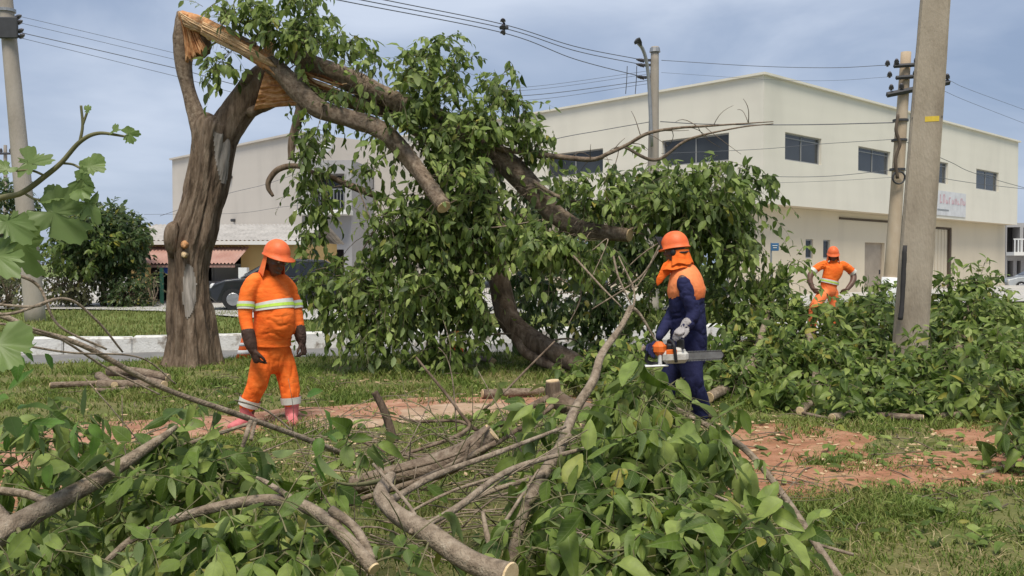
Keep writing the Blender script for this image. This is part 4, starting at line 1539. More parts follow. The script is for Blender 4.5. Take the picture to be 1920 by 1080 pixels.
cable('upper thin cable leaving the tan pole to the right', [P(1778, 150, 23.8), P(1850, 180, 28), P(2100, 270, 40)], .008)
cable('lower thin cable leaving the crossarm to the right', [P(1764, 168, 23.8), P(1850, 204, 28), P(2100, 300, 40)], .008)
cable('cable crossing the far right windows of the cream wall', [P(1690, 262, 24), P(1780, 303, 26), P(1860, 335, 29), P(2100, 400, 38)], .013)
cable('lowest cable at right crossing the cream wall corner', [P(1690, 318, 24), P(1790, 338, 26), P(1900, 352, 29), P(2100, 372, 38)], .012)
cable('thin cable crossing the beige block from the trunk to its edge', [P(300, 405, 38), P(420, 365, 39), P(500, 345, 40), P(580, 318, 41.5), P(640, 304, 44)], .015)
cable('second thin cable low across the beige block', [P(270, 402, 40), P(440, 400, 40.5), P(530, 388, 41), P(640, 376, 43)], .012)

sg = thing('street_sign', 'small blue street sign on a thin post by the cream wall', 'sign', (P(1447, 500, 29)[0], 29, -.2))
obj('post', MB().tube([(P(1446, 500, 29)[0], 29, -.2), P(1446, 455, 29)], .03, 8), M['metal'], sg)
plate = obj('plate', MB().box(P(1453, 463, 28.95), (.25, .02, .25), None, .008), M['blue'], sg)
for k, wd in enumerate((.16, .12)):
    obj('print_line', MB().box(P(1453, 460.5 + k * 4, 28.93), (wd, .006, .022)), M['white'], plate)

M['cone'] = mat('cone_orange', [(0.75, 0.13, 0.02)], 9, rough=.5, bump=0)
for (px_, d_, h_, lb) in ((856, 16.1, .72, 'orange traffic cone with white bands behind the hanging leaves'), (456, 15.2, .4, 'orange traffic cone half hidden behind the left worker')):
    c = P(px_, 600, d_)
    t = thing('traffic_cone', lb, 'traffic cone', (c[0], d_, -.15), 'traffic cones on the road')
    obj('base', MB().box((c[0], d_, -.125), (.36, .36, .04), None, .015), M['cone'], t)
    k = h_ / .72
    obj('cone', MB().tube([(c[0], d_, -.105), (c[0], d_, -.15 + .72 * k)], [.13, .03], 20), M['cone'], t, True)
    for z0_, z1_ in ((.22, .36), (.48, .58)):
        r0_ = .13 - .1 * (z0_ - .045) / .675 + .004
        r1_ = .13 - .1 * (z1_ - .045) / .675 + .004
        obj('band', MB().tube([(c[0], d_, -.15 + z0_ * k), (c[0], d_, -.15 + z1_ * k)], [r0_, r1_], 20), M['white'], t, True)

# ------------------------------------------------------------------ background vegetation
def cloud_points(n, c, r, shell=.45):
    v = nrm(R.normal(size=(n, 3)))
    k = (shell + (1 - shell) * R.random(n)) ** .6
    return np.asarray(c) + v * k[:, None] * np.asarray(r), v


def bush(name, label, cat, px, py, d, r, leafm, ncl, size, trunk=None, per=6, nleaf=8, nobj=40, ln=.4, narrow=False, group=None, extra=None, bare=0):
    c = P(px, py, d)
    base = np.array((c[0], c[1], .08))
    t = thing(name, label, cat, tuple(base), group)
    pts, out = cloud_points(ncl, c, np.array(r))
    pts[:, 2] = np.maximum(pts[:, 2], .25)
    tw = MB()
    if trunk:
        tp = smooth_path([base - (0, 0, .1), base + (.05, 0, (c[2] - base[2]) * .6), c], 8)
        obj('trunk', MB().tube(tp, np.linspace(trunk, trunk * .5, 8), 10, wob=.1), M['bark_pale'], t, True)
    for k in range(min(ncl, 26)):
        tw.tube(bent(base + (R.uniform(-.1, .1), R.uniform(-.1, .1), max(.1, (c[2] - base[2]) * R.uniform(.2, .8))), pts[k], .05, .2), np.linspace(.025, .008, 6), 5)
    o = np.repeat(pts, per, 0) + R.normal(size=(ncl * per, 3)) * .14
    dr_ = np.repeat(out, per, 0) + R.normal(size=(ncl * per, 3)) * .6
    lv, tg = sprigs(o, dr_, ln, nleaf, size, .3, .5)
    tw.add(tg[0], [tg[1]])
    tag(obj('branches', tw, M['twig'], t, True, normals=False), kind='stuff')
    put_leaves(t, lv, leafm, nobj)
    if extra:
        pts, out = cloud_points(extra[1], c + np.array(extra[2]), np.array(r) * extra[3], .7)
        lv, tg = sprigs(np.repeat(pts, 4, 0) + R.normal(size=(extra[1] * 4, 3)) * .1, np.repeat(out, 4, 0) + np.array((0, -.7, .1)) + R.normal(size=(extra[1] * 4, 3)) * .4, ln * .8, 7, size * 1.05, .3, .6)
        put_leaves(t, lv, extra[0], 30, 'young_foliage')
    return t


bush('mango_tree', 'round dark green tree with yellow green young leaves behind the left pole', 'tree', 192, 448, 29, (1.25, 1.1, 1.0), 'leaf_dark', 170, .17, .09, nobj=80, ln=.36, extra=('leaf_lime', 40, (-.15, -.85, -.2), .8))
bush('shrub', 'low dense green shrub between the round tree and the low house', 'shrub', 246, 545, 28.6, (.55, .6, .42), 'leaf_dark', 60, .12, nobj=20)
bush('dry_shrub', 'brownish half dry shrub under the round tree', 'shrub', 130, 520, 28.4, (.95, .7, .85), 'leaf_dry', 60, .13, nobj=20, nleaf=6)
bush('hedge_tree', 'dark leafy tree at the left edge behind the pole', 'tree', -30, 430, 31, (1.5, 1.3, 2.0), 'leaf_dark', 120, .2, .1, nobj=30)
bush('dry_shrub', 'brown bare shrub at the left edge below the dark tree', 'shrub', 15, 550, 27, (.9, .7, .75), 'leaf_dry', 46, .12, nobj=15, nleaf=5)
bush('sapling', 'thin young sapling with few leaves beside the low house', 'sapling', 285, 545, 28.2, (.3, .3, .7), 'leaf_dry', 10, .1, .02, nobj=5, nleaf=4, per=4)
bush('shrub', 'small green shrub on the verge behind the hanging leaves', 'shrub', 690, 560, 30, (1.6, .8, .8), 'leaf', 60, .15, nobj=15)
bush('shrub', 'dark shrub in front of the cream building behind the fallen crown', 'shrub', 1120, 520, 27, (3.4, 1.0, 1.2), 'leaf_dark', 120, .18, nobj=15)
# ------------------------------------------------------------------ the broken tree
TD = 13.3
tree = thing('broken_tree', 'big broken tree with torn limbs and its leafy crown fallen over', 'tree', tuple(G(358, 686)))


def PP(rows):
    """rows of (px, py, depth, radius in px) -> points, radii in metres"""
    p = np.array([P(r[0], r[1], r[2]) for r in rows])
    rad = np.array([r[3] * r[2] / FPX for r in rows])
    return p, rad


def limb_ridge(t, a, path):
    ca, sa, tt = np.cos(a) + 0 * t, np.sin(a) + 0 * t, t + 0 * a
    k = path[0, 0] * 3
    ln_ = np.linalg.norm(path[-1] - path[0])
    n1 = fbm(np.stack([ca * 2.2 + k, sa * 2.2, tt * ln_ * 1.1], -1), 4)
    n2 = fbm(np.stack([ca * .9 + k, sa * .9, tt * ln_ * 3.0 + 4], -1), 3)
    return .92 + .13 * np.minimum(np.abs(n1) * 2, 1) + .08 * n2


def limb(rows, n=40, seg=14, wob=.12, wobf=4, mb=None, cap=True):
    p, r = PP(rows)
    q = smooth_path(np.column_stack([p, r]), n)
    mb = mb or MB()
    if seg >= 14:
        mb.tube(q[:, :3], np.maximum(q[:, 3], .003), max(seg, 30), cap=cap, ridge=limb_ridge)
    else:
        mb.tube(q[:, :3], np.maximum(q[:, 3], .003), seg, cap=cap, wob=wob, wobf=wobf)
    return mb, q


trunk_rows = [(358, 712, 13.3, 62), (359, 688, 13.3, 53), (360, 660, 13.3, 46), (357, 600, 13.3, 41), (353, 520, 13.3, 36), (356, 470, 13.3, 38), (364, 435, 13.3, 40), (374, 395, 13.3, 37),
              (386, 350, 13.3, 37), (396, 300, 13.3, 38), (402, 262, 13.3, 41), (408, 235, 13.3, 40), (414, 222, 13.3, 24)]
p, r = PP(trunk_rows)
NR, NS = 260, 128
q = smooth_path(np.column_stack([p, r]), NR)


def trunk_ridge(t, a, path):
    z = path[:, 2][:, None] + 0 * a
    ca, sa = np.cos(a) + 0 * t, np.sin(a) + 0 * t
    n1 = fbm(np.stack([ca * 2.6, sa * 2.6, z * .5], -1), 3)
    n2 = fbm(np.stack([ca * 7 + 5, sa * 7, z * 1.5], -1), 3)
    n3 = fbm(np.stack([ca * 1.1, sa * 1.1 + 9, z * .8], -1), 3)
    fur = np.minimum(np.abs(n1) * 2.2, 1.0)
    fine = np.minimum(np.abs(n2) * 2.0, 1.0)
    flare = np.exp(-np.maximum(z, 0) * 3.2)
    return .82 + .16 * fur + .08 * fine + .09 * n3 + flare * (.16 * np.sin(a * 5 + 1.0) + .07 * np.sin(a * 9))


TV, TF = tube(q[:, :3], q[:, 3], NS, ridge=trunk_ridge)
obj('trunk', (TV, TF), M['bark'], tree, True)
# pale scar where the bark is gone, and the grey dead strip below the fork
def scar_patch(name, poly, m, lift=.012):
    """sheet of weathered wood following the trunk surface inside a pixel polygon"""
    poly = np.array(poly, float)
    v = TV[:NR * NS].reshape(NR, NS, 3)
    pr = proj(v.reshape(-1, 3)).reshape(NR, NS, 3)
    ins = in_poly(pr[..., 0].ravel(), pr[..., 1].ravel(), poly).reshape(NR, NS)
    cen = q[:, None, :3]
    facing = ((v - cen) * (np.array((0, 0, CAMZ)) - v)).sum(-1) > 0
    ok = ins & facing
    up = v + nrm(v - cen) * lift
    F = []
    ids = {}
    V = []
    for i in range(NR - 1):
        for j in range(NS):
            jn = (j + 1) % NS
            if ok[i, j] and ok[i + 1, j] and ok[i, jn] and ok[i + 1, jn]:
                f = []
                for k in ((i, j), (i, jn), (i + 1, jn), (i + 1, j)):
                    if k not in ids:
                        ids[k] = len(V)
                        V.append(up[k])
                    f.append(ids[k])
                F.append(f)
    if F:
        obj(name, (np.array(V), [np.array(F)]), m, tree, True)


scar_patch('bare_wood', [(352, 492), (362, 500), (369, 530), (369, 565), (362, 585), (352, 602), (345, 590), (341, 555), (343, 520), (346, 500)], M['scar'])
scar_patch('bare_wood', [(398, 240), (408, 250), (432, 250), (430, 300), (424, 345), (412, 345), (402, 300)], M['scar'])
for y_, r_, m_ in ((458, 6.5, 'torn'), (477, 5, 'cut')):
    mb, _ = limb([(347, y_, 13.05, r_ + 2), (345, y_ + 1, 12.93, r_), (344, y_ + 1, 12.91, r_ * .8)], 8, 12, .2)
    obj('cut_stub', mb, M[m_], tree, True)
mb, _ = limb([(328, 420, 13.1, 8), (322, 430, 13.0, 12), (320, 455, 13.0, 12), (325, 480, 13.1, 8)], 24, 16, .35, 9)
obj('burl', mb, M['bark'], tree, True)

# left standing limb, torn open at its top
mb, ql = limb([(385, 262, 13.3, 24), (374, 232, 13.3, 19), (364, 205, 13.3, 14.5), (353, 167, 13.3, 12), (345, 130, 13.3, 14), (343, 100, 13.3, 16), (343, 70, 13.3, 17), (342, 45, 13.3, 14), (337, 22, 13.3, 6)], 60, 20, .07, 5)
obj('standing_limb', mb, M['bark_limb'], tree, True)
TOR = []


def splinter(name, a, b, w0, w1, m='torn', th=.5, mid=None, seg=6):
    """long torn shard from a to b (px,py,d), widths in px"""
    rows = [(*a, w0), (*(mid or tuple((np.array(a) + np.array(b)) / 2)), (w0 + w1) / 2 * 1.05), (*b, w1)]
    p_, r_ = PP(rows)
    q_ = smooth_path(np.column_stack([p_, r_]), 14)
    mbs = MB().tube(q_[:, :3], np.column_stack([q_[:, 3], q_[:, 3] * th]), seg, wob=.3, wobf=11)
    obj(name, mbs, M[m], tree, False)


def torn_fan(name, A0, A1, B0, B1, m, nu=34, nv=40, bulge=.12, seed=0., thick=.10, rag=9, grain=.035):
    """slab of torn wood: fibres run from edge A to edge B (px, py, depth)"""
    u, v = np.meshgrid(np.linspace(0, 1, nu), np.linspace(0, 1, nv), indexing='ij')
    a = np.array(A0)[None, None] * (1 - v[..., None]) + np.array(A1)[None, None] * v[..., None]
    b = np.array(B0)[None, None] * (1 - v[..., None]) + np.array(B1)[None, None] * v[..., None]
    nz = fbm(np.stack([v * 13 + seed, 0 * v + seed * 2, u * .8], -1), 3)
    un = u * (1 + 0.0 * v) 
    q = a * (1 - un[..., None]) + b * un[..., None]
    dirv = nrm((b - a)[..., :2])
    q[..., :2] += dirv * (rag * nz * un ** 2)[..., None]
    q[..., :2] += (np.stack([-dirv[..., 1], dirv[..., 0]], -1)) * (6 * np.sin(un * 2.4 + seed) * (v - .5) * 2 * un)[..., None]
    gr = fbm(np.stack([v * 9 + seed * 5, 0 * v, u * 1.3 + seed], -1), 3)
    gr2 = fbm(np.stack([v * 26 + seed * 5, 0 * v, u * 2 + seed], -1), 2)
    dep = -bulge * np.sin(v * np.pi) * (1 - .6 * un) + grain * (np.abs(gr) * 1.8 - .6) + grain * .5 * gr2
    F3 = np.array([[P(x_, y_, z_) for x_, y_, z_ in row] for row in np.concatenate([q[..., :2], (q[..., 2] + dep)[..., None]], -1)])
    B3 = F3 + np.array((0, thick, 0))
    V = np.concatenate([F3.reshape(-1, 3), B3.reshape(-1, 3)])
    i = np.arange(nu - 1)[:, None] * nv
    j = np.arange(nv - 1)[None]
    Q = np.stack([i + j, i + nv + j, i + nv + j + 1, i + j + 1], -1).reshape(-1, 4)
    n_ = nu * nv
    rim = [k for k in range(nv)] + [k * nv + nv - 1 for k in range(1, nu)] + [(nu - 1) * nv + k for k in range(nv - 2, -1, -1)] + [k * nv for k in range(nu - 2, 0, -1)]
    rim = np.array(rim)
    E = np.stack([rim, np.roll(rim, -1), np.roll(rim, -1) + n_, rim + n_], 1)
    obj(name, (V, [Q, Q[:, ::-1] + n_, E]), M[m], tree, True)


torn_fan('torn_wood', (334, 22, 13.05), (360, 30, 13.05), (350, 112, 13.1), (385, 92, 13.0), 'torn', seed=1.3, rag=10, bulge=.08)
torn_fan('torn_wood', (335, 20, 13.0), (346, 52, 13.0), (398, 52, 12.92), (392, 74, 12.92), 'torn_pale', seed=4.1, rag=6, bulge=.08)
mb, _ = limb([(366, 62, 13.12, 8), (378, 78, 13.12, 13), (385, 90, 13.14, 11), (372, 104, 13.16, 8)], 20, 12, .35, 9)
obj('torn_bark', mb, M['bark'], tree, True)
# right standing limb with its fan of torn wood
mb, _ = limb([(400, 285, 13.3, 30), (418, 252, 13.3, 31), (440, 218, 13.3, 29), (462, 188, 13.3, 28), (482, 160, 13.3, 27), (498, 135, 13.3, 20), (504, 124, 13.3, 10)], 50, 24, .12, 5)
obj('standing_limb', mb, M['bark'], tree, True)
torn_fan('torn_wood', (476, 206, 13.02), (500, 122, 13.02), (556, 190, 13.0), (520, 132, 12.98), 'torn', seed=2.2, rag=7, bulge=.10, nv=56)
torn_fan('torn_wood', (492, 122, 13.1), (512, 124, 13.1), (500, 52, 13.12), (508, 58, 13.12), 'torn_pale', seed=6.2, rag=16, bulge=.05, thick=.06)
mb, _ = limb([(465, 210, 13.2, 12), (490, 202, 13.15, 9), (520, 193, 13.12, 6), (552, 187, 13.15, 3)], 20, 12, .3, 9)
obj('torn_bark', mb, M['bark'], tree, True)
def shards(n_, quad, w, dd=.0):
    """many fine torn fibres between two edges given as pixel segments at a depth"""
    (a0, a1), (b0, b1), dp = quad
    for k in range(n_):
        t = R.random()
        a = np.array(a0) * (1 - t) + np.array(a1) * t + R.normal(size=2) * 2
        b = np.array(b0) * (1 - t) + np.array(b1) * t + R.normal(size=2) * 6
        dq = dp + R.uniform(-.06, .04)
        splinter('splinter', (a[0], a[1], dq), (b[0], b[1], dq - .03), w * R.uniform(.4, 1.3), w * R.uniform(.05, .5), ('torn', 'torn_pale', 'torn', 'torn_pale', 'torn_dark')[int(R.integers(0, 5))], .35, (*((a + b) / 2 + R.normal(size=2) * 5), dq - .02), 6)


shards(10, (((560, 130), (575, 150)), ((640, 150), (660, 185)), 13.1), 3)
# fallen limb still hinged to the left one
mb, _ = limb([(340, 28, 13.1, 9), (370, 42, 13.05, 13), (420, 66, 13.0, 15), (470, 95, 12.95, 15), (505, 120, 12.9, 15)], 40, 16, .14, 6)
obj('torn_wood', mb, M['torn'], tree, True)
torn_fan('torn_wood', (380, 40, 12.86), (376, 64, 12.86), (512, 108, 12.74), (516, 134, 12.74), 'torn_pale', seed=8.4, rag=10, bulge=.07, nu=50, grain=.025)
for a, b, w0, w1, m_ in (((420, 55, 12.95), (480, 84, 12.85), 5, 4, 'bark_limb'), ((440, 86, 12.84), (518, 138, 12.76), 2, 4, 'torn')):
    splinter('splinter', a, b, w0, w1, m_)
SPINES = []


def tlimb(name, rows, n=50, seg=16, m='bark_limb', wob=.1, cut=None):
    mb, q_ = limb(rows, n, seg, wob, 4)
    o = obj(name, mb, M[m], tree, True)
    SPINES.append(q_)
    if cut:
        e, t = q_[-1], nrm(q_[-1, :3] - q_[-3, :3])
        obj('cut_face', MB().tube([e[:3] + t * .001, e[:3] + t * .012], [e[3] * .97, e[3] * .9], 18, wob=.06), M['cut'], o)
    return o


tlimb('fallen_limb', [(503, 118, 12.9, 15), (530, 138, 12.85, 17), (560, 172, 12.8, 19), (600, 205, 12.75, 17), (660, 224, 12.7, 17), (715, 245, 12.6, 17), (755, 283, 12.5, 16), (795, 335, 12.25, 15), (832, 388, 11.9, 14)], 80, 20, cut=True)
tlimb('fallen_limb', [(545, 100, 13.4, 12), (590, 125, 13.4, 20), (650, 148, 13.4, 20), (720, 180, 13.4, 18), (800, 215, 13.3, 19), (870, 250, 13.2, 20), (940, 300, 13.1, 22), (995, 350, 13.0, 22), (1040, 402, 12.9, 19), (1095, 430, 12.75, 15), (1180, 441, 12.35, 13)], 90, 20, cut=True)
tlimb('fallen_limb', [(560, 150, 13.3, 12), (640, 185, 13.4, 14), (720, 210, 13.5, 12), (800, 260, 13.6, 10), (880, 330, 13.8, 8)], 50, 12, 'bark')
tlimb('fallen_limb', [(870, 255, 13.5, 18), (905, 350, 13.6, 20), (928, 450, 13.6, 21), (938, 540, 13.4, 21), (958, 605, 13.1, 21), (1000, 640, 12.8, 20), (1060, 670, 12.4, 18), (1110, 700, 12.0, 14)], 70, 18, 'bark')
tlimb('fallen_limb', [(965, 620, 13.0, 14), (985, 660, 12.7, 10), (1040, 690, 12.4, 8), (1080, 720, 12.1, 6)], 30, 10, 'bark')
tlimb('hanging_branch', [(566, 190, 12.8, 9), (558, 225, 12.8, 9), (548, 262, 12.8, 8), (545, 300, 12.8, 5)], 30, 10, 'bark')
tlimb('hanging_branch', [(600, 330, 12.8, 4), (560, 312, 12.8, 5), (525, 316, 12.8, 6), (506, 335, 12.8, 6), (503, 352, 12.8, 5), (512, 368, 12.8, 3)], 36, 10, 'bark')
tlimb('hanging_branch', [(590, 318, 12.9, 3), (650, 345, 12.8, 6), (700, 365, 12.7, 6), (750, 382, 12.6, 4)], 30, 8, 'bark')
tlimb('bare_branch', [(905, 270, 13.0, 6), (960, 283, 12.9, 5), (1040, 293, 12.8, 5), (1110, 299, 12.7, 4.5), (1140, 288, 12.6, 4), (1175, 272, 12.6, 3.6), (1215, 250, 12.5, 3.2), (1270, 240, 12.5, 2.6), (1330, 236, 12.4, 2), (1450, 228, 12.3, .9)], 50, 8, 'bark_limb')
tlimb('bare_branch', [(1170, 275, 12.6, 3), (1230, 300, 12.7, 3), (1290, 262, 12.7, 2.4), (1380, 240, 12.6, 1.5), (1450, 232, 12.6, .9)], 40, 6, 'bark_limb')
tlimb('bare_branch', [(1000, 340, 12.8, 4), (1050, 370, 12.6, 4), (1125, 388, 12.5, 3)], 24, 8, 'bark_pale')
BT = [((1075, 480, 11.5), (1130, 540, 11.2), (1165, 575, 11.0), 3.2), ((1240, 455, 11.3), (1200, 520, 11.3), (1110, 580, 11.3), 3.0), ((1150, 480, 11.2), (1160, 520, 11.1), (1185, 575, 11.0), 3),
      ((1090, 500, 11.9), (1088, 560, 11.8), (1065, 610, 11.7), 2.2), ((1235, 470, 11.6), (1190, 540, 11.5), (1170, 500, 11.4), 2), ((1110, 470, 11.6), (1140, 450, 11.6), (1105, 530, 11.4), 1.8),
      ((870, 430, 12.2), (940, 425, 12.1), (1015, 412, 12.1), 2), ((1260, 440, 11.8), (1200, 480, 11.9), (1150, 530, 12), 2), ((700, 370, 12.3), (730, 420, 12.2), (745, 470, 12.2), 2.5), ((668, 345, 12.4), (690, 400, 12.3), (705, 440, 12.3), 2)]
for a, b, c, rr_ in BT:
    mb, _ = limb([(*a, rr_ * .7), (*b, rr_ * .62), (*c, rr_ * .4)], 14, 6, .1)
    obj('bare_twig', mb, M['bark_pale'], tree, True)
for k in range(22):                                 # fine bare twiglets on the long bare branch
    s_ = SPINES[-3][R.integers(12, 48)]
    e = s_[:3] + np.array((R.uniform(-.3, .45), R.uniform(-.3, .3), R.normal() * .2 - .06))
    obj('bare_twig', MB().tube(bent(s_[:3], e, .1, .25), np.linspace(.007, .003, 6), 4), M['twig'], tree, True)

# crown: clumps of leafy twigs inside the volumes the crown fills
VOL = [  # px, py, d, rx, ry (pixels), rd (m), clumps
    (450, 25, 12.9, 70, 30, .3, 6), (575, 10, 13.0, 60, 40, .4, 8), (520, 45, 12.7, 35, 45, .2, 5), (405, 110, 12.8, 14, 26, .1, 2),
    (600, 85, 12.8, 70, 45, .4, 8), (640, 165, 12.7, 75, 45, .4, 8), (600, 230, 12.6, 22, 40, .2, 3),
    (800, 150, 13.0, 75, 55, .6, 13), (830, 105, 13.1, 45, 30, .3, 4), (760, 240, 12.6, 65, 55, .5, 14), (860, 260, 12.7, 85, 60, .6, 18), (945, 190, 13.1, 32, 50, .3, 6), (985, 255, 12.9, 32, 34, .3, 5),
    (612, 300, 12.6, 22, 70, .15, 4), (600, 395, 12.6, 18, 60, .15, 3), (586, 450, 12.6, 18, 60, .15, 4), (612, 530, 12.5, 36, 60, .25, 6), (560, 285, 12.6, 22, 25, .15, 2),
    (740, 420, 12.5, 30, 70, .3, 5), (800, 440, 12.5, 85, 90, .6, 30), (765, 550, 12.3, 100, 75, .6, 25), (720, 600, 12.4, 75, 36, .4, 8), (870, 550, 12.6, 70, 75, .5, 18), (860, 350, 12.5, 70, 60, .5, 20),
    (830, 640, 12.2, 30, 34, .3, 4), (1010, 450, 12.2, 60, 40, .3, 12), (960, 395, 12.5, 50, 50, .4, 9), (895, 425, 12.5, 34, 60, .3, 7), (1050, 465, 11.9, 46, 32, .25, 9),
    (1130, 375, 12.6, 85, 50, .5, 12), (1240, 345, 12.5, 95, 60, .7, 16), (1330, 360, 12.4, 80, 66, .6, 15), (1290, 425, 12.2, 95, 55, .6, 16), (1385, 395, 12.7, 44, 70, .4, 8), (1365, 470, 12.4, 42, 56, .4, 8),
    (1160, 410, 13.2, 70, 30, .5, 6), (1250, 560, 14.0, 60, 80, .5, 7), (1330, 545, 13.4, 40, 50, .4, 6),
]
STRANDS = [(655, 560, 12.4, 16, 80, .15, 5), (690, 640, 12.3, 30, 26, .2, 3), (800, 655, 12.1, 26, 26, .2, 3), (875, 650, 12.3, 24, 30, .2, 3), (560, 300, 12.6, 12, 30, .1, 2), (700, 330, 12.5, 12, 40, .1, 3), (580, 545, 12.5, 14, 36, .1, 3),
           (1090, 480, 11.9, 40, 26, .2, 3), (1400, 330, 12.6, 22, 40, .2, 3), (1410, 470, 12.5, 12, 50, .1, 3), (960, 160, 13.0, 20, 34, .1, 3), (700, 120, 12.9, 26, 24, .1, 3), (1010, 270, 12.8, 14, 20, .1, 2)]
SHADEVOL = [(1000, 560, 14.8, 90, 95, .4, 14), (1110, 550, 15.0, 110, 100, .4, 22), (1200, 470, 14.8, 90, 70, .4, 14), (1150, 660, 13.8, 90, 45, .5, 10), (1020, 380, 14.2, 90, 70, .4, 12), (880, 450, 14.2, 90, 120, .4, 16),
           (1060, 400, 14.4, 60, 26, .6, 7), (1190, 360, 14.3, 100, 40, .7, 14), (1300, 370, 14.2, 80, 45, .7, 11), (870, 310, 14.4, 90, 60, .7, 12)]  # this row: rear clumps added to shade the hollow below
twmb = MB()
allsp = np.concatenate([s_[10:] for s_ in SPINES[:8]])


COR = [np.column_stack([proj(c[:, :3]), c[:, 3] * FPX / proj(c[:, :3])[:, 2]]) for c in (SPINES[0][:60], SPINES[0][52:], SPINES[1][54:], SPINES[3][30:], SPINES[1][8:30])]
COR.append(np.array([[x_, y_, 12.9, 24] for x_, y_ in zip(np.linspace(335, 505, 20), np.linspace(25, 120, 20))]))
COR.append(np.array([[x_, y_, 13.0, 34] for x_, y_ in zip(np.linspace(430, 530, 14), np.linspace(225, 165, 14))]))
COR = np.concatenate(COR)


def clear_limbs(lv, keep=.12, extra=4):
    p_, d_, n_, s_ = lv
    pr = proj(p_ + d_ * s_[:, None] * .5)
    ok = np.ones(len(p_), bool)
    for c in range(0, len(p_), 4000):
        q_ = pr[c:c + 4000]
        dx = q_[:, None, 0] - COR[None, :, 0]
        dy = q_[:, None, 1] - COR[None, :, 1]
        hit = (dx * dx + dy * dy < (COR[None, :, 3] + extra + np.where(COR[None, :, 0] > 750, 7, 0)) ** 2) & (q_[:, None, 2] < COR[None, :, 2] + .15)
        ok[c:c + 4000] = ~hit.any(1)
    ok |= R.random(len(p_)) < keep
    return p_[ok], d_[ok], n_[ok], s_[ok]


def crown(vols, leafm, size, per, nleaf, nobj, name, ldroop=.75, ln=.30, shrink=.8, pick=1.0):
    O_, D_, CL_ = [], [], []
    for (px_, py_, d_, rx, ry, rd, nc) in vols:
        c = P(px_, py_, d_)
        k = d_ / FPX
        v = nrm(R.normal(size=(nc, 3))) * (R.random((nc, 1)) ** .45)
        cl = c + v * np.array((rx * k, rd, ry * k)) * shrink
        cl = cl[R.random(len(cl)) < pick]
        for q_ in cl:
            CL_.append(q_)
            O_.append(q_ + R.normal(size=(per, 3)) * .085)
            out = (q_ - c) / np.array((rx * k, rd, ry * k))
            D_.append(out * .5 + R.normal(size=(per, 3)) * .75 + np.array((0, -.28, -.05)))
    grow(allsp[::3, :3], allsp[::3, 3], CL_, twmb)
    lv, tg = sprigs(np.concatenate(O_), np.concatenate(D_), ln, nleaf, size, .55, ldroop)
    twmb.add(tg[0], [tg[1]])
    lv = clear_limbs(lv)
    put_leaves(tree, lv, leafm, nobj, name, front=.9)


crown(VOL, 'leaf', .13, 6, 8, 200, 'foliage', pick=.8, shrink=.97, ln=.34)
crown(VOL, 'leaf_light', .125, 5, 8, 100, 'light_foliage', pick=.5, shrink=1.05, ln=.36)  # paler leaf colour paints sunlit clumps along with young leaves
crown(STRANDS, 'leaf', .12, 4, 9, 0, 'hanging_foliage', pick=1.0, shrink=1.0, ln=.5, ldroop=1.2)
crown(SHADEVOL, 'leaf_dark', .14, 5, 8, 0, 'shade_foliage', ln=.35)  # dark leaf colour paints the shade inside and under the crown
tag(obj('twigs', twmb, M['twig'], tree, True, normals=False), kind='stuff')
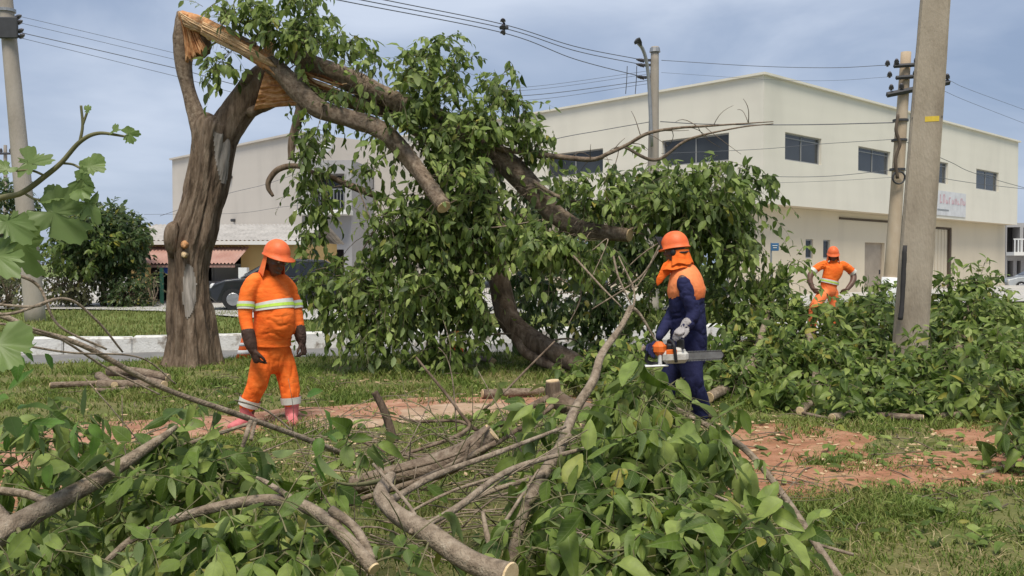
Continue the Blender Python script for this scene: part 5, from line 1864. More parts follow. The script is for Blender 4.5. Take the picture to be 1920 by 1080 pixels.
# ------------------------------------------------------------------ cut branches: heap on the right, brush in the foreground
def leafy_branch(name, label, cat, stem, vols, leafm, size, per, nleaf, nobj, group, barkm='bark_pale', hi=False, ln=.45, ldroop=.6, droop=.45, cut=True,
                 extra_twigs=(), dirbias=(0, -.15, .15), clump=.10, zmin=.04, seg=12, shrink=.8):
    """stem rows (px, py, depth, radius px); leaf volumes as for the crown"""
    p_, r_ = PP(stem)
    q_ = smooth_path(np.column_stack([p_, r_]), max(14, 9 * len(stem)))
    q_[:, 2] = np.maximum(q_[:, 2], q_[:, 3] * .8 + .01)
    base = q_[0, :3].copy()
    t = thing(name, label, cat, tuple(base), group)
    wood = obj('stem', MB().tube(q_[:, :3], np.maximum(q_[:, 3], .003), max(seg, 22), ridge=limb_ridge), M[barkm], t, True)
    if cut:
        e, tt = q_[0], nrm(q_[0, :3] - q_[2, :3])
        obj('cut_face', MB().tube([e[:3] + tt * .001, e[:3] + tt * .008], [e[3] * .97, e[3] * .92], 18, wob=.05), M['cut'], wood)
    tm = MB()
    for rows in extra_twigs:
        p2, r2 = PP(rows)
        k_ = smooth_path(np.column_stack([p2, r2]), 8 * len(rows))
        obj('side_branch', MB().tube(k_[:, :3], np.maximum(k_[:, 3], .002), 8, wob=.12, wobf=9), M[barkm], t, True)
    O_, D_, CL_ = [], [], []
    for (px_, py_, d_, rx, ry, rd, nc) in vols:
        c = P(px_, py_, d_)
        k = d_ / FPX
        v = nrm(R.normal(size=(nc, 3))) * (R.random((nc, 1)) ** .4)
        cl = c + v * np.array((rx * k, rd, ry * k)) * shrink
        cl[:, 2] = np.maximum(cl[:, 2], zmin + .1 * R.random(nc))
        for g_ in cl:
            CL_.append(g_)
            O_.append(g_ + R.normal(size=(per, 3)) * clump)
            out = (g_ - c) / np.array((rx * k, rd, ry * k))
            D_.append(out * .6 + R.normal(size=(per, 3)) * .7 + np.array(dirbias))
    if O_:
        grow(q_[::2, :3], q_[::2, 3], CL_, tm, seg=6)
        lv, tg = sprigs(np.concatenate(O_), np.concatenate(D_), ln, nleaf, size, droop, ldroop)
        p3, d3, n3, s3 = lv
        ok = (p3[:, 2] > .015) & (np.linalg.norm(p3 - np.array((0, 0, CAMZ)), axis=1) > 1.5)
        p3, d3, n3, s3 = p3[ok], d3[ok], n3[ok], s3[ok]
        low = (p3[:, 2] + d3[:, 2] * s3 < .01)
        d3[low, 2] = np.abs(d3[low, 2]) * .3
        tm.add(tg[0], [tg[1]])
        p3, d3, n3, s3 = keep_clear((p3, d3, n3, s3))
        put_leaves(t, (p3, d3, n3, s3), leafm, nobj, hi=hi, front=.8)
    if tm.V:
        tag(obj('twigs', tm, M['twig'] if not hi else M['twig_green'], t, True, normals=False), kind='stuff')
    return t


HG = 'cut leafy branches heaped around the big pole'
HP = dict(leafm='leaf_front', size=.12, per=7, nleaf=9, nobj=150, group=HG, ln=.36)
leafy_branch('cut_branch', 'leafy branch heaped just right of the chainsaw worker', 'branch', [(1330, 745, 9.4, 10), (1400, 700, 10.2, 9), (1430, 620, 11.5, 6), (1450, 560, 12.5, 3)],
             [(1395, 590, 12.4, 60, 62, .6, 15), (1440, 540, 12.6, 55, 28, .4, 6), (1420, 670, 10.9, 85, 70, .6, 18), (1385, 725, 9.8, 60, 42, .4, 8), (1480, 505, 12.4, 14, 24, .1, 2)], **HP)
leafy_branch('cut_branch', 'leafy branch between the far orange worker and the bare red earth', 'branch', [(1500, 790, 8.9, 8), (1530, 720, 10, 8), (1520, 640, 11.5, 6), (1500, 600, 12.5, 3)],
             [(1500, 630, 12.0, 70, 55, .6, 16), (1540, 690, 10.6, 90, 65, .6, 20), (1520, 755, 9.3, 90, 32, .4, 10)], **HP)
leafy_branch('cut_branch', 'leafy branch in front of the raised knee of the far worker', 'branch', [(1640, 735, 10, 8), (1600, 660, 11.5, 7), (1590, 600, 13, 4)],
             [(1600, 600, 12.9, 62, 44, .5, 13), (1640, 560, 13.6, 38, 34, .4, 7), (1640, 650, 11.8, 80, 60, .6, 17)], **HP)
leafy_branch('cut_branch', 'leafy branch spread flat at the foot of the big pole', 'branch', [(1560, 812, 8.5, 8), (1640, 770, 9.0, 8), (1720, 730, 9.4, 5)],
             [(1640, 735, 9.5, 110, 50, .5, 22), (1740, 715, 9.6, 90, 62, .5, 18), (1690, 775, 8.8, 120, 20, .3, 9)], **HP)
leafy_branch('cut_branch', 'leafy branch rising tallest right of the big pole', 'branch', [(1790, 740, 10.2, 9), (1800, 650, 11.5, 7), (1820, 560, 12.8, 3)],
             [(1790, 630, 12.0, 70, 68, .6, 18), (1825, 555, 12.8, 45, 38, .4, 8), (1770, 565, 12.9, 30, 30, .3, 4), (1812, 520, 12.8, 14, 16, .1, 2)], **HP)
leafy_branch('cut_branch', 'leafy branch with paler leaves at the right edge of the heap', 'branch', [(1990, 800, 8.6, 9), (1920, 720, 9.8, 8), (1880, 630, 11.5, 5), (1870, 590, 12.3, 3)],
             [(1880, 620, 11.8, 62, 52, .5, 13), (1870, 690, 10.0, 90, 72, .6, 22), (1950, 680, 10.4, 70, 70, .5, 12)], **{**HP, 'leafm': 'leaf_light'})
leafy_branch('cut_branch', 'low leafy branch in the front right corner of the heap', 'branch', [(1760, 795, 8.6, 7), (1840, 765, 8.8, 6), (1940, 750, 9, 4)],
             [(1830, 755, 8.9, 90, 32, .4, 14), (1930, 760, 8.8, 70, 36, .4, 10)], **HP)
leafy_branch('cut_branch', 'small leafy branch lying alone on the lawn at the right edge', 'branch', [(1836, 905, 6.2, 6), (1870, 880, 6.4, 5), (1960, 860, 6.6, 3)],
             [(1900, 865, 6.5, 55, 24, .25, 6)], **{**HP, 'nobj': 60, 'group': None, 'per': 4})
leafy_branch('cut_branch', 'leafy branch lying under the crown left of the chainsaw worker', 'branch', [(1080, 735, 10.4, 7), (1150, 700, 11, 6), (1210, 650, 11.6, 4)],
             [(1150, 690, 11.0, 85, 40, .4, 14), (1210, 740, 9.8, 70, 36, .3, 9), (1100, 740, 10.0, 60, 22, .3, 5)], **{**HP, 'nobj': 100, 'group': None})

for rows in ([(950, 1085, 3.5, 10), (1012, 900, 3.9, 10), (1078, 770, 4.6, 10), (1128, 665, 5.0, 8), (1182, 575, 5.3, 6)], [(955, 1078, 2.85, 25), (880, 1050, 2.95, 22), (805, 1000, 3.1, 20), (745, 965, 3.25, 17), (715, 930, 3.4, 14)],
             [(922, 812, 4.5, 18), (820, 875, 4.55, 20), (740, 893, 4.6, 19), (662, 910, 4.65, 14)], [(700, 1065, 3.0, 13), (600, 965, 3.25, 12), (450, 942, 3.4, 10), (340, 970, 3.45, 9)], [(-60, 1040, 3.3, 22), (100, 945, 3.6, 16), (190, 895, 3.8, 14)]):
    fg_corridor([(a_, b_, c_, d_) for a_, b_, c_, d_ in rows])
FG = 'cut branches piled in the foreground'
FP = dict(leafm='leaf_front', per=5, nleaf=7, nobj=230, group=FG, hi=True, ln=.27, size=.10, seg=16, clump=.06, shrink=.72, dirbias=(0, -.1, 0), ldroop=.8)
leafy_branch('cut_branch', 'forked grey branch with broad leaves in the lower left corner', 'branch', [(-60, 1040, 3.3, 24), (20, 990, 3.45, 21), (100, 945, 3.6, 17), (190, 895, 3.8, 15), (290, 830, 4.0, 9), (330, 800, 4.1, 4)],
             [(90, 850, 4.5, 150, 45, .4, 9), (330, 860, 4.1, 120, 62, .4, 10), (250, 935, 3.7, 110, 55, .3, 6), (60, 1050, 3.2, 130, 42, .3, 7), (-60, 930, 3.8, 90, 80, .4, 5)], **FP,
             extra_twigs=[[(20, 990, 3.45, 14), (-20, 950, 3.5, 17), (-70, 920, 3.6, 18)], [(100, 945, 3.6, 8), (40, 925, 3.8, 8), (-60, 915, 4.0, 9)], [(480, 790, 4.4, 3), (330, 840, 4.2, 4), (200, 890, 3.8, 5)]])
leafy_branch('cut_branch', 'curved bare branch arching over leaves in the lower left', 'branch', [(700, 1065, 3.0, 13), (650, 1010, 3.1, 12), (600, 965, 3.25, 12), (540, 940, 3.35, 11), (450, 942, 3.4, 10), (340, 970, 3.45, 9), (250, 1010, 3.5, 7), (190, 1060, 3.4, 5)],
             [(420, 1030, 3.2, 180, 50, .3, 11), (560, 1050, 3.0, 120, 40, .3, 6), (430, 900, 3.9, 110, 45, .3, 6)], **FP,
             extra_twigs=[[(560, 942, 3.3, 6), (500, 905, 3.4, 5), (480, 895, 3.4, 3)], [(700, 1050, 3.05, 9), (665, 990, 3.15, 9), (620, 955, 3.2, 8)]])
leafy_branch('cut_branch', 'thick branch with pale round cut end at the bottom centre', 'branch', [(955, 1078, 2.85, 25), (880, 1050, 2.95, 22), (805, 1000, 3.1, 20), (745, 965, 3.25, 17), (715, 930, 3.4, 14), (725, 905, 3.5, 12), (735, 890, 3.55, 8)],
             [(640, 900, 4.0, 90, 40, .3, 4), (760, 1060, 3.0, 100, 22, .2, 3)], **{**FP, 'nobj': 80},
             extra_twigs=[[(730, 940, 3.35, 9), (820, 890, 3.6, 6), (930, 850, 3.8, 5), (1060, 800, 4.1, 3)], [(790, 990, 3.15, 7), (860, 950, 3.35, 7), (960, 880, 3.7, 6), (1100, 840, 4.0, 4)], [(770, 1000, 3.1, 5), (775, 960, 3.2, 4), (700, 870, 3.5, 3)]])
leafy_branch('cut_log', 'peeled grey log lying on twigs in the middle foreground', 'log', [(922, 812, 4.5, 20), (880, 845, 4.5, 23), (820, 875, 4.55, 24), (740, 893, 4.6, 21), (662, 910, 4.65, 18)], [], **{**FP, 'nobj': 0, 'barkm': 'bark_limb'},
             extra_twigs=[[(918, 800, 4.45, 3), (860, 850, 4.35, 3), (740, 885, 4.4, 4)], [(880, 830, 4.3, 3), (868, 880, 4.3, 3)], [(930, 830, 4.4, 6), (800, 895, 4.4, 6), (680, 935, 4.4, 5), (560, 985, 4.3, 4)]])
leafy_branch('cut_branch', 'long thin branch standing up diagonally in front of the crown', 'branch', [(950, 1085, 3.5, 10), (980, 970, 3.7, 10), (1012, 900, 3.9, 10.5), (1050, 840, 4.2, 10.5), (1078, 770, 4.6, 9.5), (1112, 715, 4.8, 8.5), (1128, 665, 5.0, 7.5), (1165, 612, 5.2, 6), (1182, 575, 5.3, 4)],
             [(1080, 930, 3.8, 110, 80, .35, 10), (1040, 1030, 3.4, 110, 50, .3, 6), (1120, 840, 4.2, 80, 50, .3, 6)], **FP,
             extra_twigs=[[(1182, 575, 5.3, 4), (1200, 590, 5.3, 3), (1230, 640, 5.3, 2)], [(1070, 815, 4.2, 5), (1000, 870, 4.1, 4), (850, 920, 3.9, 3), (740, 975, 3.7, 3)], [(1020, 890, 3.9, 6), (900, 930, 3.7, 5), (780, 1000, 3.5, 4)],
                          [(930, 1060, 3.3, 8), (915, 1010, 3.4, 6), (905, 960, 3.5, 4)], [(920, 1020, 3.4, 4), (975, 935, 3.6, 3), (1010, 880, 3.7, 2)], [(1150, 640, 5.1, 3), (1190, 560, 5.2, 2), (1160, 480, 5.3, 1.5)]])
leafy_branch('cut_branch', 'dark sawn stub with long bare side twigs behind the thin diagonal branch', 'branch', [(1036, 715, 6.0, 13), (1040, 742, 6.0, 15), (1062, 760, 5.95, 16), (1110, 770, 5.9, 12), (1170, 790, 5.8, 8), (1260, 812, 5.7, 5), (1340, 850, 5.5, 3)],
             [(1180, 800, 5.6, 60, 24, .25, 3), (1010, 800, 5.6, 60, 20, .2, 2)], **{**FP, 'nobj': 50, 'barkm': 'bark'},
             extra_twigs=[[(1036, 742, 6, 7), (990, 765, 5.9, 7), (930, 800, 5.7, 6), (850, 840, 5.4, 5), (760, 870, 5.1, 4)], [(1045, 755, 6, 5), (980, 800, 5.7, 5), (880, 860, 5.2, 4), (800, 890, 5, 3)], [(900, 810, 5.6, 4), (860, 790, 5.7, 3), (780, 790, 5.7, 3), (750, 780, 5.8, 2)],
                          [(720, 865, 5.1, 3), (870, 810, 5.5, 4), (860, 770, 5.6, 3), (780, 670, 5.8, 2)], [(880, 790, 5.6, 3), (940, 740, 5.8, 2), (990, 690, 6, 2), (1040, 640, 6.2, 1.6)], [(740, 830, 5.6, 8), (720, 770, 5.6, 8), (702, 735, 5.6, 6)],
                          [(1110, 775, 5.9, 5), (1125, 825, 5.8, 5), (1120, 850, 5.7, 4)], [(1130, 790, 5.9, 3), (1200, 760, 5.9, 3), (1240, 745, 5.9, 2)], [(640, 810, 5.4, 3), (740, 850, 5.2, 3), (850, 850, 5.1, 2)]])
leafy_branch('cut_branch', 'leafy branch with big drooping leaves in front of the chainsaw worker', 'branch', [(1590, 1110, 3.4, 8), (1530, 1020, 3.6, 7), (1470, 930, 3.9, 6), (1400, 845, 4.2, 6), (1330, 800, 4.4, 5), (1245, 750, 4.7, 4), (1212, 695, 4.8, 3)],
             [(1212, 752, 4.6, 48, 36, .2, 8), (1258, 800, 4.4, 62, 36, .25, 10), (1310, 860, 4.2, 66, 50, .3, 10), (1200, 900, 4.0, 100, 70, .35, 9), (1400, 985, 3.7, 80, 70, .3, 8)], **{**FP, 'ldroop': 2.4, 'size': .125, 'per': 6, 'leafm': 'leaf_light', 'dirbias': (0, -.2, -.3)},
             extra_twigs=[[(1480, 940, 3.85, 3), (1430, 960, 3.7, 3), (1340, 930, 3.8, 3)], [(1530, 1020, 3.6, 3), (1600, 1040, 3.6, 3)]])
leafy_branch('cut_branch', 'dense mass of dark leaves along the bottom right of the foreground', 'branch', [(1480, 1120, 3.0, 9), (1380, 1050, 3.3, 9), (1250, 990, 3.6, 7), (1150, 960, 3.8, 5)],
             [(1180, 1020, 3.4, 130, 62, .35, 12), (1320, 1050, 3.2, 130, 45, .3, 9), (1450, 1075, 3.1, 80, 26, .25, 4), (1240, 960, 3.75, 90, 50, .3, 6)], **FP)

# thin bare tangle lying over the middle of the brush
tg_ = thing('brushwood', 'tangle of thin bare twigs over the grass in the middle foreground', 'brushwood', tuple(G(850, 960)), None)
for k in range(210):
    px_, py_ = (R.uniform(560, 1150) if k < 125 else R.uniform(60, 1350)), R.uniform(800, 1010)
    d_ = float(np.interp(py_, [790, 1010], [6.0, 3.6])) + R.uniform(-.3, .3)
    a_ = P(px_, py_, d_)
    a_[2] = max(a_[2], .03)
    an = R.normal() * .45 + (0 if R.random() < .7 else 1.6)
    ln_ = R.uniform(.25, .9)
    b_ = a_ + np.array((math.cos(an) * ln_, R.uniform(-.4, .4) * ln_, math.sin(an) * ln_ * R.uniform(-.1, .75)))
    b_[2] = max(b_[2], .03)
    r_ = R.uniform(.0022, .0055)
    pth = bent(a_, b_, R.uniform(-.05, .12), .22, 8)
    mbt = MB().tube(pth, np.linspace(r_, r_ * .5, 8), 6, wob=.15, wobf=20)
    for q in range(int(R.integers(0, 3))):
        j = int(R.integers(2, 7))
        mbt.tube(bent(pth[j], pth[j] + nrm(R.normal(size=3) + (pth[7] - pth[0]) * 1.5) * ln_ * .35, 0, .2, 5), np.linspace(r_ * .6, r_ * .3, 5), 5)
    obj('bare_twig', mbt, M['bark_pale'] if k % 3 else M['twig_green'], tg_, True, normals=False)

# near twig at the left edge, with torn lobed leaves
nb_ = thing('leafy_twig', 'near twig with torn lobed light green leaves at the left edge', 'branch', (-2.2, 2.1, 0))
nt_rows = [[(-560, 1900, 1.9, 9), (-330, 1000, 2.0, 8), (-170, 560, 2.1, 7), (-30, 392, 2.2, 6), (40, 362, 2.2, 5.5), (85, 330, 2.2, 5), (115, 305, 2.2, 4.5), (150, 266, 2.2, 4), (185, 250, 2.2, 3.4), (236, 256, 2.2, 2)],
           [(150, 266, 2.2, 3), (155, 235, 2.2, 2.6), (152, 198, 2.2, 2.4)], [(155, 235, 2.2, 1.6), (163, 212, 2.2, 1.4)], [(115, 306, 2.2, 1.8), (135, 308, 2.22, 1.5), (150, 315, 2.2, 1.2)],
           [(45, 362, 2.2, 1.8), (62, 372, 2.2, 1.6), (75, 375, 2.2, 1.3)], [(85, 330, 2.2, 1.6), (60, 320, 2.18, 1.4), (30, 320, 2.18, 1.2)], [(-100, 470, 2.15, 4), (-20, 440, 2.15, 3), (20, 425, 2.15, 2)]]
for k, rows in enumerate(nt_rows):
    mb, _ = limb(rows, 12 * len(rows), 7, .06)
    obj('stem' if k == 0 else 'side_branch', mb, M['twig_green'], nb_, True)


def lobed_leaf(p0, ang, size, tilt=0.0, seed=0, torn=.35):
    """broad blade with ragged lobes, base at p0 (px, py, d), pointing at ang degrees in the view"""
    c0 = P(*p0)
    s = size * p0[2] / FPX
    a = math.radians(ang)
    x = nrm(np.array((math.cos(a), .25 * math.sin(seed * 2.1), math.sin(a))))
    nrm_ = nrm(np.array((.3 * math.sin(seed), -1, .35 + tilt)))
    y = nrm(np.cross(nrm_, x))
    z = np.cross(x, y)
    n_ = 64
    th = np.linspace(-2.75, 2.75, n_)
    rr_ = .5 * (1 + .16 * np.cos(th * 3 + seed) - torn * np.maximum(0, fbm(np.stack([np.cos(th) * 2.5 + seed * 7, np.sin(th) * 2.5, 0 * th + seed], -1), 3)))
    rr_ = rr_ * (1 + .07 * np.abs(np.sin(th * 9 + seed)) + .05 * np.sin(th * 17 + seed))
    u_ = .5 + rr_ * np.cos(th) * 1.05
    v_ = rr_ * np.sin(th) * .92
    rings = []
    for f in (.5, 1.0):
        uu, vv = .35 + (u_ - .35) * f, v_ * f
        hh = -.25 * (uu - .3) ** 2 + .22 * np.abs(vv) + .03 * np.sin(vv * 18 + seed)
        rings.append(c0 + s * (uu[:, None] * x + vv[:, None] * y + hh[:, None] * z))
    V = np.vstack([[c0 + s * .35 * x, c0]] + rings)
    k = np.arange(n_ - 1)
    F = [np.stack([0 * k, 2 + k, 3 + k], 1), np.array([[0, 1, 2], [0, 2 + n_ - 1, 1]])]
    Q = np.stack([2 + k, 2 + n_ + k, 3 + n_ + k, 3 + k], 1)
    return V, [F[0], F[1], Q, np.array([[1, 2 + n_, 2], [1, 2 + n_ - 1, 2 + 2 * n_ - 1]])]


for k, (p0, ang, sz, tl) in enumerate((((32, 318, 2.18), 28, 62, .2), ((28, 322, 2.17), 165, 40, .4), ((150, 315, 2.2), 12, 46, 0), ((148, 318, 2.2), -75, 50, 0), ((140, 345, 2.21), -35, 45, 0), ((72, 374, 2.2), -42, 100, 0), ((78, 370, 2.21), 12, 42, .3),
                                       ((205, 250, 2.2), 25, 26, .5), ((233, 240, 2.2), -50, 32, 0), ((163, 214, 2.2), 82, 18, 0), ((165, 360, 2.23), -80, 62, 0), ((20, 424, 2.15), -65, 95, 0), ((-12, 400, 2.1), -30, 80, .1), ((-30, 470, 2.1), -20, 85, .2),
                                       ((-40, 640, 1.9), -10, 95, .3), ((-20, 690, 2.0), 30, 60, .3))):
    obj('leaf', lobed_leaf(p0, ang, sz, tl, k + 1.3, .75), M['leaf_young'], nb_, True, normals=False)

# long bare twigs sweeping in from the left
bt = thing('bare_branch', 'long thin bare branch sweeping from the left edge toward the left worker', 'branch', tuple(P(-60, 600, 3.0)))
for k, rows in enumerate(([(-900, 1000, 2.2, 9), (-400, 720, 2.6, 8), (-60, 590, 3.0, 6), (70, 622, 3.1, 5.5), (160, 650, 3.2, 5), (300, 725, 3.4, 5), (430, 772, 3.6, 5.5), (560, 818, 3.9, 5.5), (640, 850, 4.2, 5)],
                          [(-60, 495, 2.9, 3.5), (30, 515, 2.95, 3.2), (75, 540, 3.0, 3), (110, 610, 3.0, 2.4), (200, 655, 3.1, 2)],
                          [(-80, 585, 2.8, 3), (20, 588, 2.85, 2.8), (120, 560, 3.0, 2.8), (180, 600, 3.1, 2.4), (230, 660, 3.2, 1.8)], [(-60, 565, 2.8, 2.5), (60, 575, 2.9, 2.4), (100, 560, 3, 2)],
                          [(-50, 600, 2.9, 2.4), (90, 625, 3.0, 2.4), (200, 690, 3.2, 2), (300, 740, 3.3, 1.6)], [(470, 790, 3.65, 5), (462, 815, 3.6, 5), (455, 838, 3.6, 4)], [(478, 792, 3.65, 4), (470, 825, 3.6, 4)],
                          [(560, 818, 3.9, 2), (500, 770, 3.8, 2), (440, 750, 3.7, 1.6)], [(-40, 630, 2.8, 2.4), (120, 660, 3, 2), (260, 670, 3.2, 1.5), (330, 720, 3.3, 1.2)])):
    mb, _ = limb(rows, 10 * len(rows), 8, .08)
    obj('stem' if k == 0 else 'side_branch', mb, M['bark_pale'], bt, True)
lvs = [((556, 738, 3.7), 1), ((588, 830, 3.8), 2), ((520, 865, 3.8), 2), ((40, 650, 3.1), 2), ((60, 800, 3.4), 4), ((20, 760, 3.3), 4), ((130, 790, 3.5), 4)]
O_ = np.concatenate([np.repeat(P(*c)[None], n_, 0) for c, n_ in lvs])
lv, tg = sprigs(O_, R.normal(size=(len(O_), 3)), .12, 2, .085, .4, .5)
leaf_objects(bt, 'leaf_young', *lv)

# cut logs beside the trunk and on the path
LG = 'cut logs lying on the lawn'
for k, (a, b, r_, lb) in enumerate((
        ((95, 735, 10.7), (250, 712, 11.0), .035, 'long thin pole lying left of the log pile'), ((185, 735, 10.6), (300, 722, 10.6), .06, 'front log of the pile left of the trunk'),
        ((205, 698, 11.0), (315, 712, 10.7), .062, 'top log of the pile, sloping right, with pale cut end'), ((185, 692, 11.3), (215, 742, 10.5), .05, 'short log crossing the left end of the pile'),
        ((245, 708, 11.1), (308, 738, 10.5), .06, 'rear log of the pile nearest the trunk'), ((180, 748, 10.3), (240, 735, 10.5), .03, 'short thin stick in front of the log pile'),
        ((905, 745, 10.0), (1028, 735, 10.2), .05, 'grey log lying on the dirt path under the crown'), ((1090, 800, 8.0), (1330, 806, 8.1), .025, 'thin stick on the ground behind the drooping leaves'),
        ((905, 668, 13.6), (925, 678, 13.2), .06, 'short sawn stub on the grass under the crown'), ((1640, 790, 8.6), (1730, 796, 8.5), .035, 'thin log at the front edge of the leafy heap'),
        ((1480, 765, 9.1), (1560, 798, 8.5), .02, 'dark stick at the left front of the leafy heap'))):
    A_, B_ = P(*a), P(*b)
    A_[2], B_[2] = max(A_[2], r_ + .01), max(B_[2], r_ + .01)
    if k < 6:
        up = (0, 0, .11, .03, .02, 0)[k]
        A_[2], B_[2] = r_ + .02 + up, r_ + .015 + up * .6
    elif k != 7:
        A_[2] = B_[2] = r_ + .01
    t = thing('cut_log', lb, 'log', tuple(A_), LG)
    pth = bent(A_, B_, 0, .05, 12)
    o = obj('bark', MB().tube(pth, np.linspace(r_, r_ * .85, 12), 20, ridge=limb_ridge), M['bark_limb'], t, True)
    for e, e2, rr_ in ((pth[0], pth[1], r_), (pth[-1], pth[-2], r_ * .85)):
        tt = nrm(e - e2)
        obj('cut_face', MB().tube([e + tt * .001, e + tt * .008], [rr_ * .96, rr_ * .9], 14), M['cut'], o)

# litter
n = 2600
d = 4.6 * (13 / 4.6) ** R.random(n)
x = R.uniform(-.62, .62, n) * d
w_ = fbm(np.stack([x * .6, d * .6, 0 * x + 4], -1), 3)
k = (R.random(n) < np.clip(.4 + .9 * w_, .05, 1)) & ((np.stack([x, d], 1) - A0) @ DN < -.2)
x, d = x[k], d[k]
p = np.stack([x, d, lawn_z(x, d) + .03 + .03 * R.random(len(x))], 1)
dd = np.column_stack([R.normal(size=(len(x), 2)), R.normal(size=len(x)) * .15])
nn = np.column_stack([R.normal(size=(len(x), 2)) * .35, np.ones(len(x))])
g = leaf_mass(LEAF_HI, p, dd, nn, R.uniform(.06, .13, len(x)))
lit_ = obj('leaf_litter', g, M['leaf_front'], None, True, normals=False)
leaf_attr(lit_.data, LAST_UV)
tag(lit_, 'loose leaves scattered over the lawn and path', 'leaf litter', kind='stuff')
mb = MB()
for k in range(420):
    d_ = 5.0 * (12 / 5.0) ** R.random()
    x_ = R.uniform(-.55, .6) * d_
    z_ = float(lawn_z(np.array([x_]), np.array([d_]))[0]) + .02
    a_ = R.uniform(0, 6.3)
    ln_ = R.uniform(.08, .45)
    mb.tube(bent((x_, d_, z_), (x_ + math.cos(a_) * ln_, d_ + math.sin(a_) * ln_, z_ + R.uniform(0, .03)), 0, .12, 5), np.linspace(.006, .003, 5), 4)
tag(obj('twig_litter', mb, M['twig'], None, True, normals=False), 'small dry twigs strewn over the lawn', 'twig litter', kind='stuff')
mb = MB()
for k in range(800):
    d_ = 6.0 * (11.5 / 6.0) ** R.random()
    x_ = R.normal() * 1.5 + (-1.0 if k % 2 else 2.2)
    z_ = float(lawn_z(np.array([x_]), np.array([d_]))[0]) + .03
    Rm = np.array(Matrix.Rotation(R.uniform(0, 6), 3, 'Z') @ Matrix.Rotation(R.uniform(-.5, .5), 3, 'X'))
    mb.box((x_, d_, z_), (R.uniform(.02, .07), R.uniform(.012, .03), .008), Rm)
tag(obj('wood_chips', mb, M['chip'], None), 'pale wood chips scattered on path and lawn', 'wood chips', kind='stuff')
# ------------------------------------------------------------------ people
def remesh(mb, voxel, it=4, fold=0.0, foldf=(9, 9, 5), seed=0.0):
    V, F = mb.data()
    me = mesh_of('tmp', V, F, True)
    fix_normals(me)
    o = bpy.data.objects.new('tmp', me)
    COL.objects.link(o)
    m = o.modifiers.new('r', 'REMESH')
    m.mode = 'VOXEL'
    m.voxel_size = voxel
    s = o.modifiers.new('s', 'SMOOTH')
    s.factor = .5
    s.iterations = it
    dg = bpy.context.evaluated_depsgraph_get()
    ev = o.evaluated_get(dg).to_mesh()
    nv = len(ev.vertices)
    V = np.empty(nv * 3, np.float32)
    ev.vertices.foreach_get('co', V)
    V = V.reshape(-1, 3).astype(float)
    N = np.empty(nv * 3, np.float32)
    ev.vertices.foreach_get('normal', N)
    N = N.reshape(-1, 3)
    Q = [tuple(p.vertices) for p in ev.polygons]
    quads = np.array([q for q in Q if len(q) == 4], int).reshape(-1, 4)
    tris = np.array([q for q in Q if len(q) == 3], int).reshape(-1, 3)
    o.evaluated_get(dg).to_mesh_clear()
    bpy.data.objects.remove(o)
    bpy.data.meshes.remove(me)
    if fold > 0:
        f = fbm(V * np.array(foldf) + seed, 2)
        g = fbm(V * np.array(foldf) * np.array((1.7, 1.7, 1.2)) + seed * 2 + 4, 2)
        m_ = np.clip(.55 + .9 * fbm(V * 3 + seed, 2), 0, 1)               # creases gather in places
        f = -(1 - np.minimum(np.abs(f) * 3.2, 1)) ** 2 - .6 * (1 - np.minimum(np.abs(g) * 3.2, 1)) ** 2
        V = V + N * (f * m_ * fold * 1.5)[:, None]
    F = [q for q in (quads, tris) if len(q)]
    return V, F


def JT(mb, d0, rows, seg=16, n=None, ref=None):
    """rounded tube through joints (px, py, depth offset, radius m [, second radius])"""
    p = np.array([P(r[0], r[1], d0 + r[2]) for r in rows])
    r = np.array([(q[3], q[4] if len(q) > 4 else q[3]) for q in rows], float)
    q = smooth_path(np.column_stack([p, r]), n or 6 * len(rows))
    mb.tube(q[:, :3], np.maximum(q[:, 3:5], .002), seg, ref=ref, round_cap=True)
    return q


def ball(mb, c, r, seg=14):
    r = np.asarray(r, float) * np.ones(3)
    t = np.linspace(0, np.pi, 9)
    V, F = tube(np.stack([0 * t, 0 * t, -np.cos(t)], 1), np.maximum(np.sin(t), .02), seg)
    mb.add(V * r + np.asarray(c), F)


SAWK = .88


def obox(mb, c, B, size, bevel=.01):
    mb.box(c, size, np.asarray(B, float).T if False else np.column_stack(B), bevel)


def hand(mb, wrist, d, pn, side, s=1.0, curl=.5, grip=None):
    """wrist point, hand direction d, palm normal pn (toward the palm), side = thumb side"""
    d, pn, side = nrm(d), nrm(pn), nrm(side)
    w_ = np.asarray(wrist, float)
    L_ = .085 * s
    mb.tube([w_ - d * .03 * s, w_, w_ + d * L_ * .5, w_ + d * L_], np.array([(.030, .024), (.031, .024), (.043, .019), (.042, .016)]) * s, 14, ref=side, round_cap=True)
    for k, (off, ln) in enumerate(((.031, .072), (.0105, .08), (-.0105, .075), (-.030, .058))):
        b = w_ + d * L_ * .92 + side * off * s
        a0 = curl * (1 + .12 * k)
        pts, cur, dirv = [b], b.copy(), d.copy()
        for seg_ in (.45, .32, .23):
            ang = a0 * (1.0 if seg_ == .45 else 1.25)
            dirv = nrm(dirv * math.cos(ang) + pn * math.sin(ang))
            pn2 = pn
            cur = cur + dirv * ln * seg_ * s
            pts.append(cur.copy())
        mb.tube(pts, np.array((.0105, .010, .009, .0075)) * s, 10, round_cap=True)
    b = w_ + d * .025 * s + side * .036 * s
    pts = [b, b + (side * .022 + d * .028 + pn * .008) * s, b + (side * .026 + d * .056 + pn * .022) * s, b + (side * .020 + d * .078 + pn * .034) * s]
    mb.tube(pts, np.array((.015, .013, .0115, .009)) * s, 10, round_cap=True)


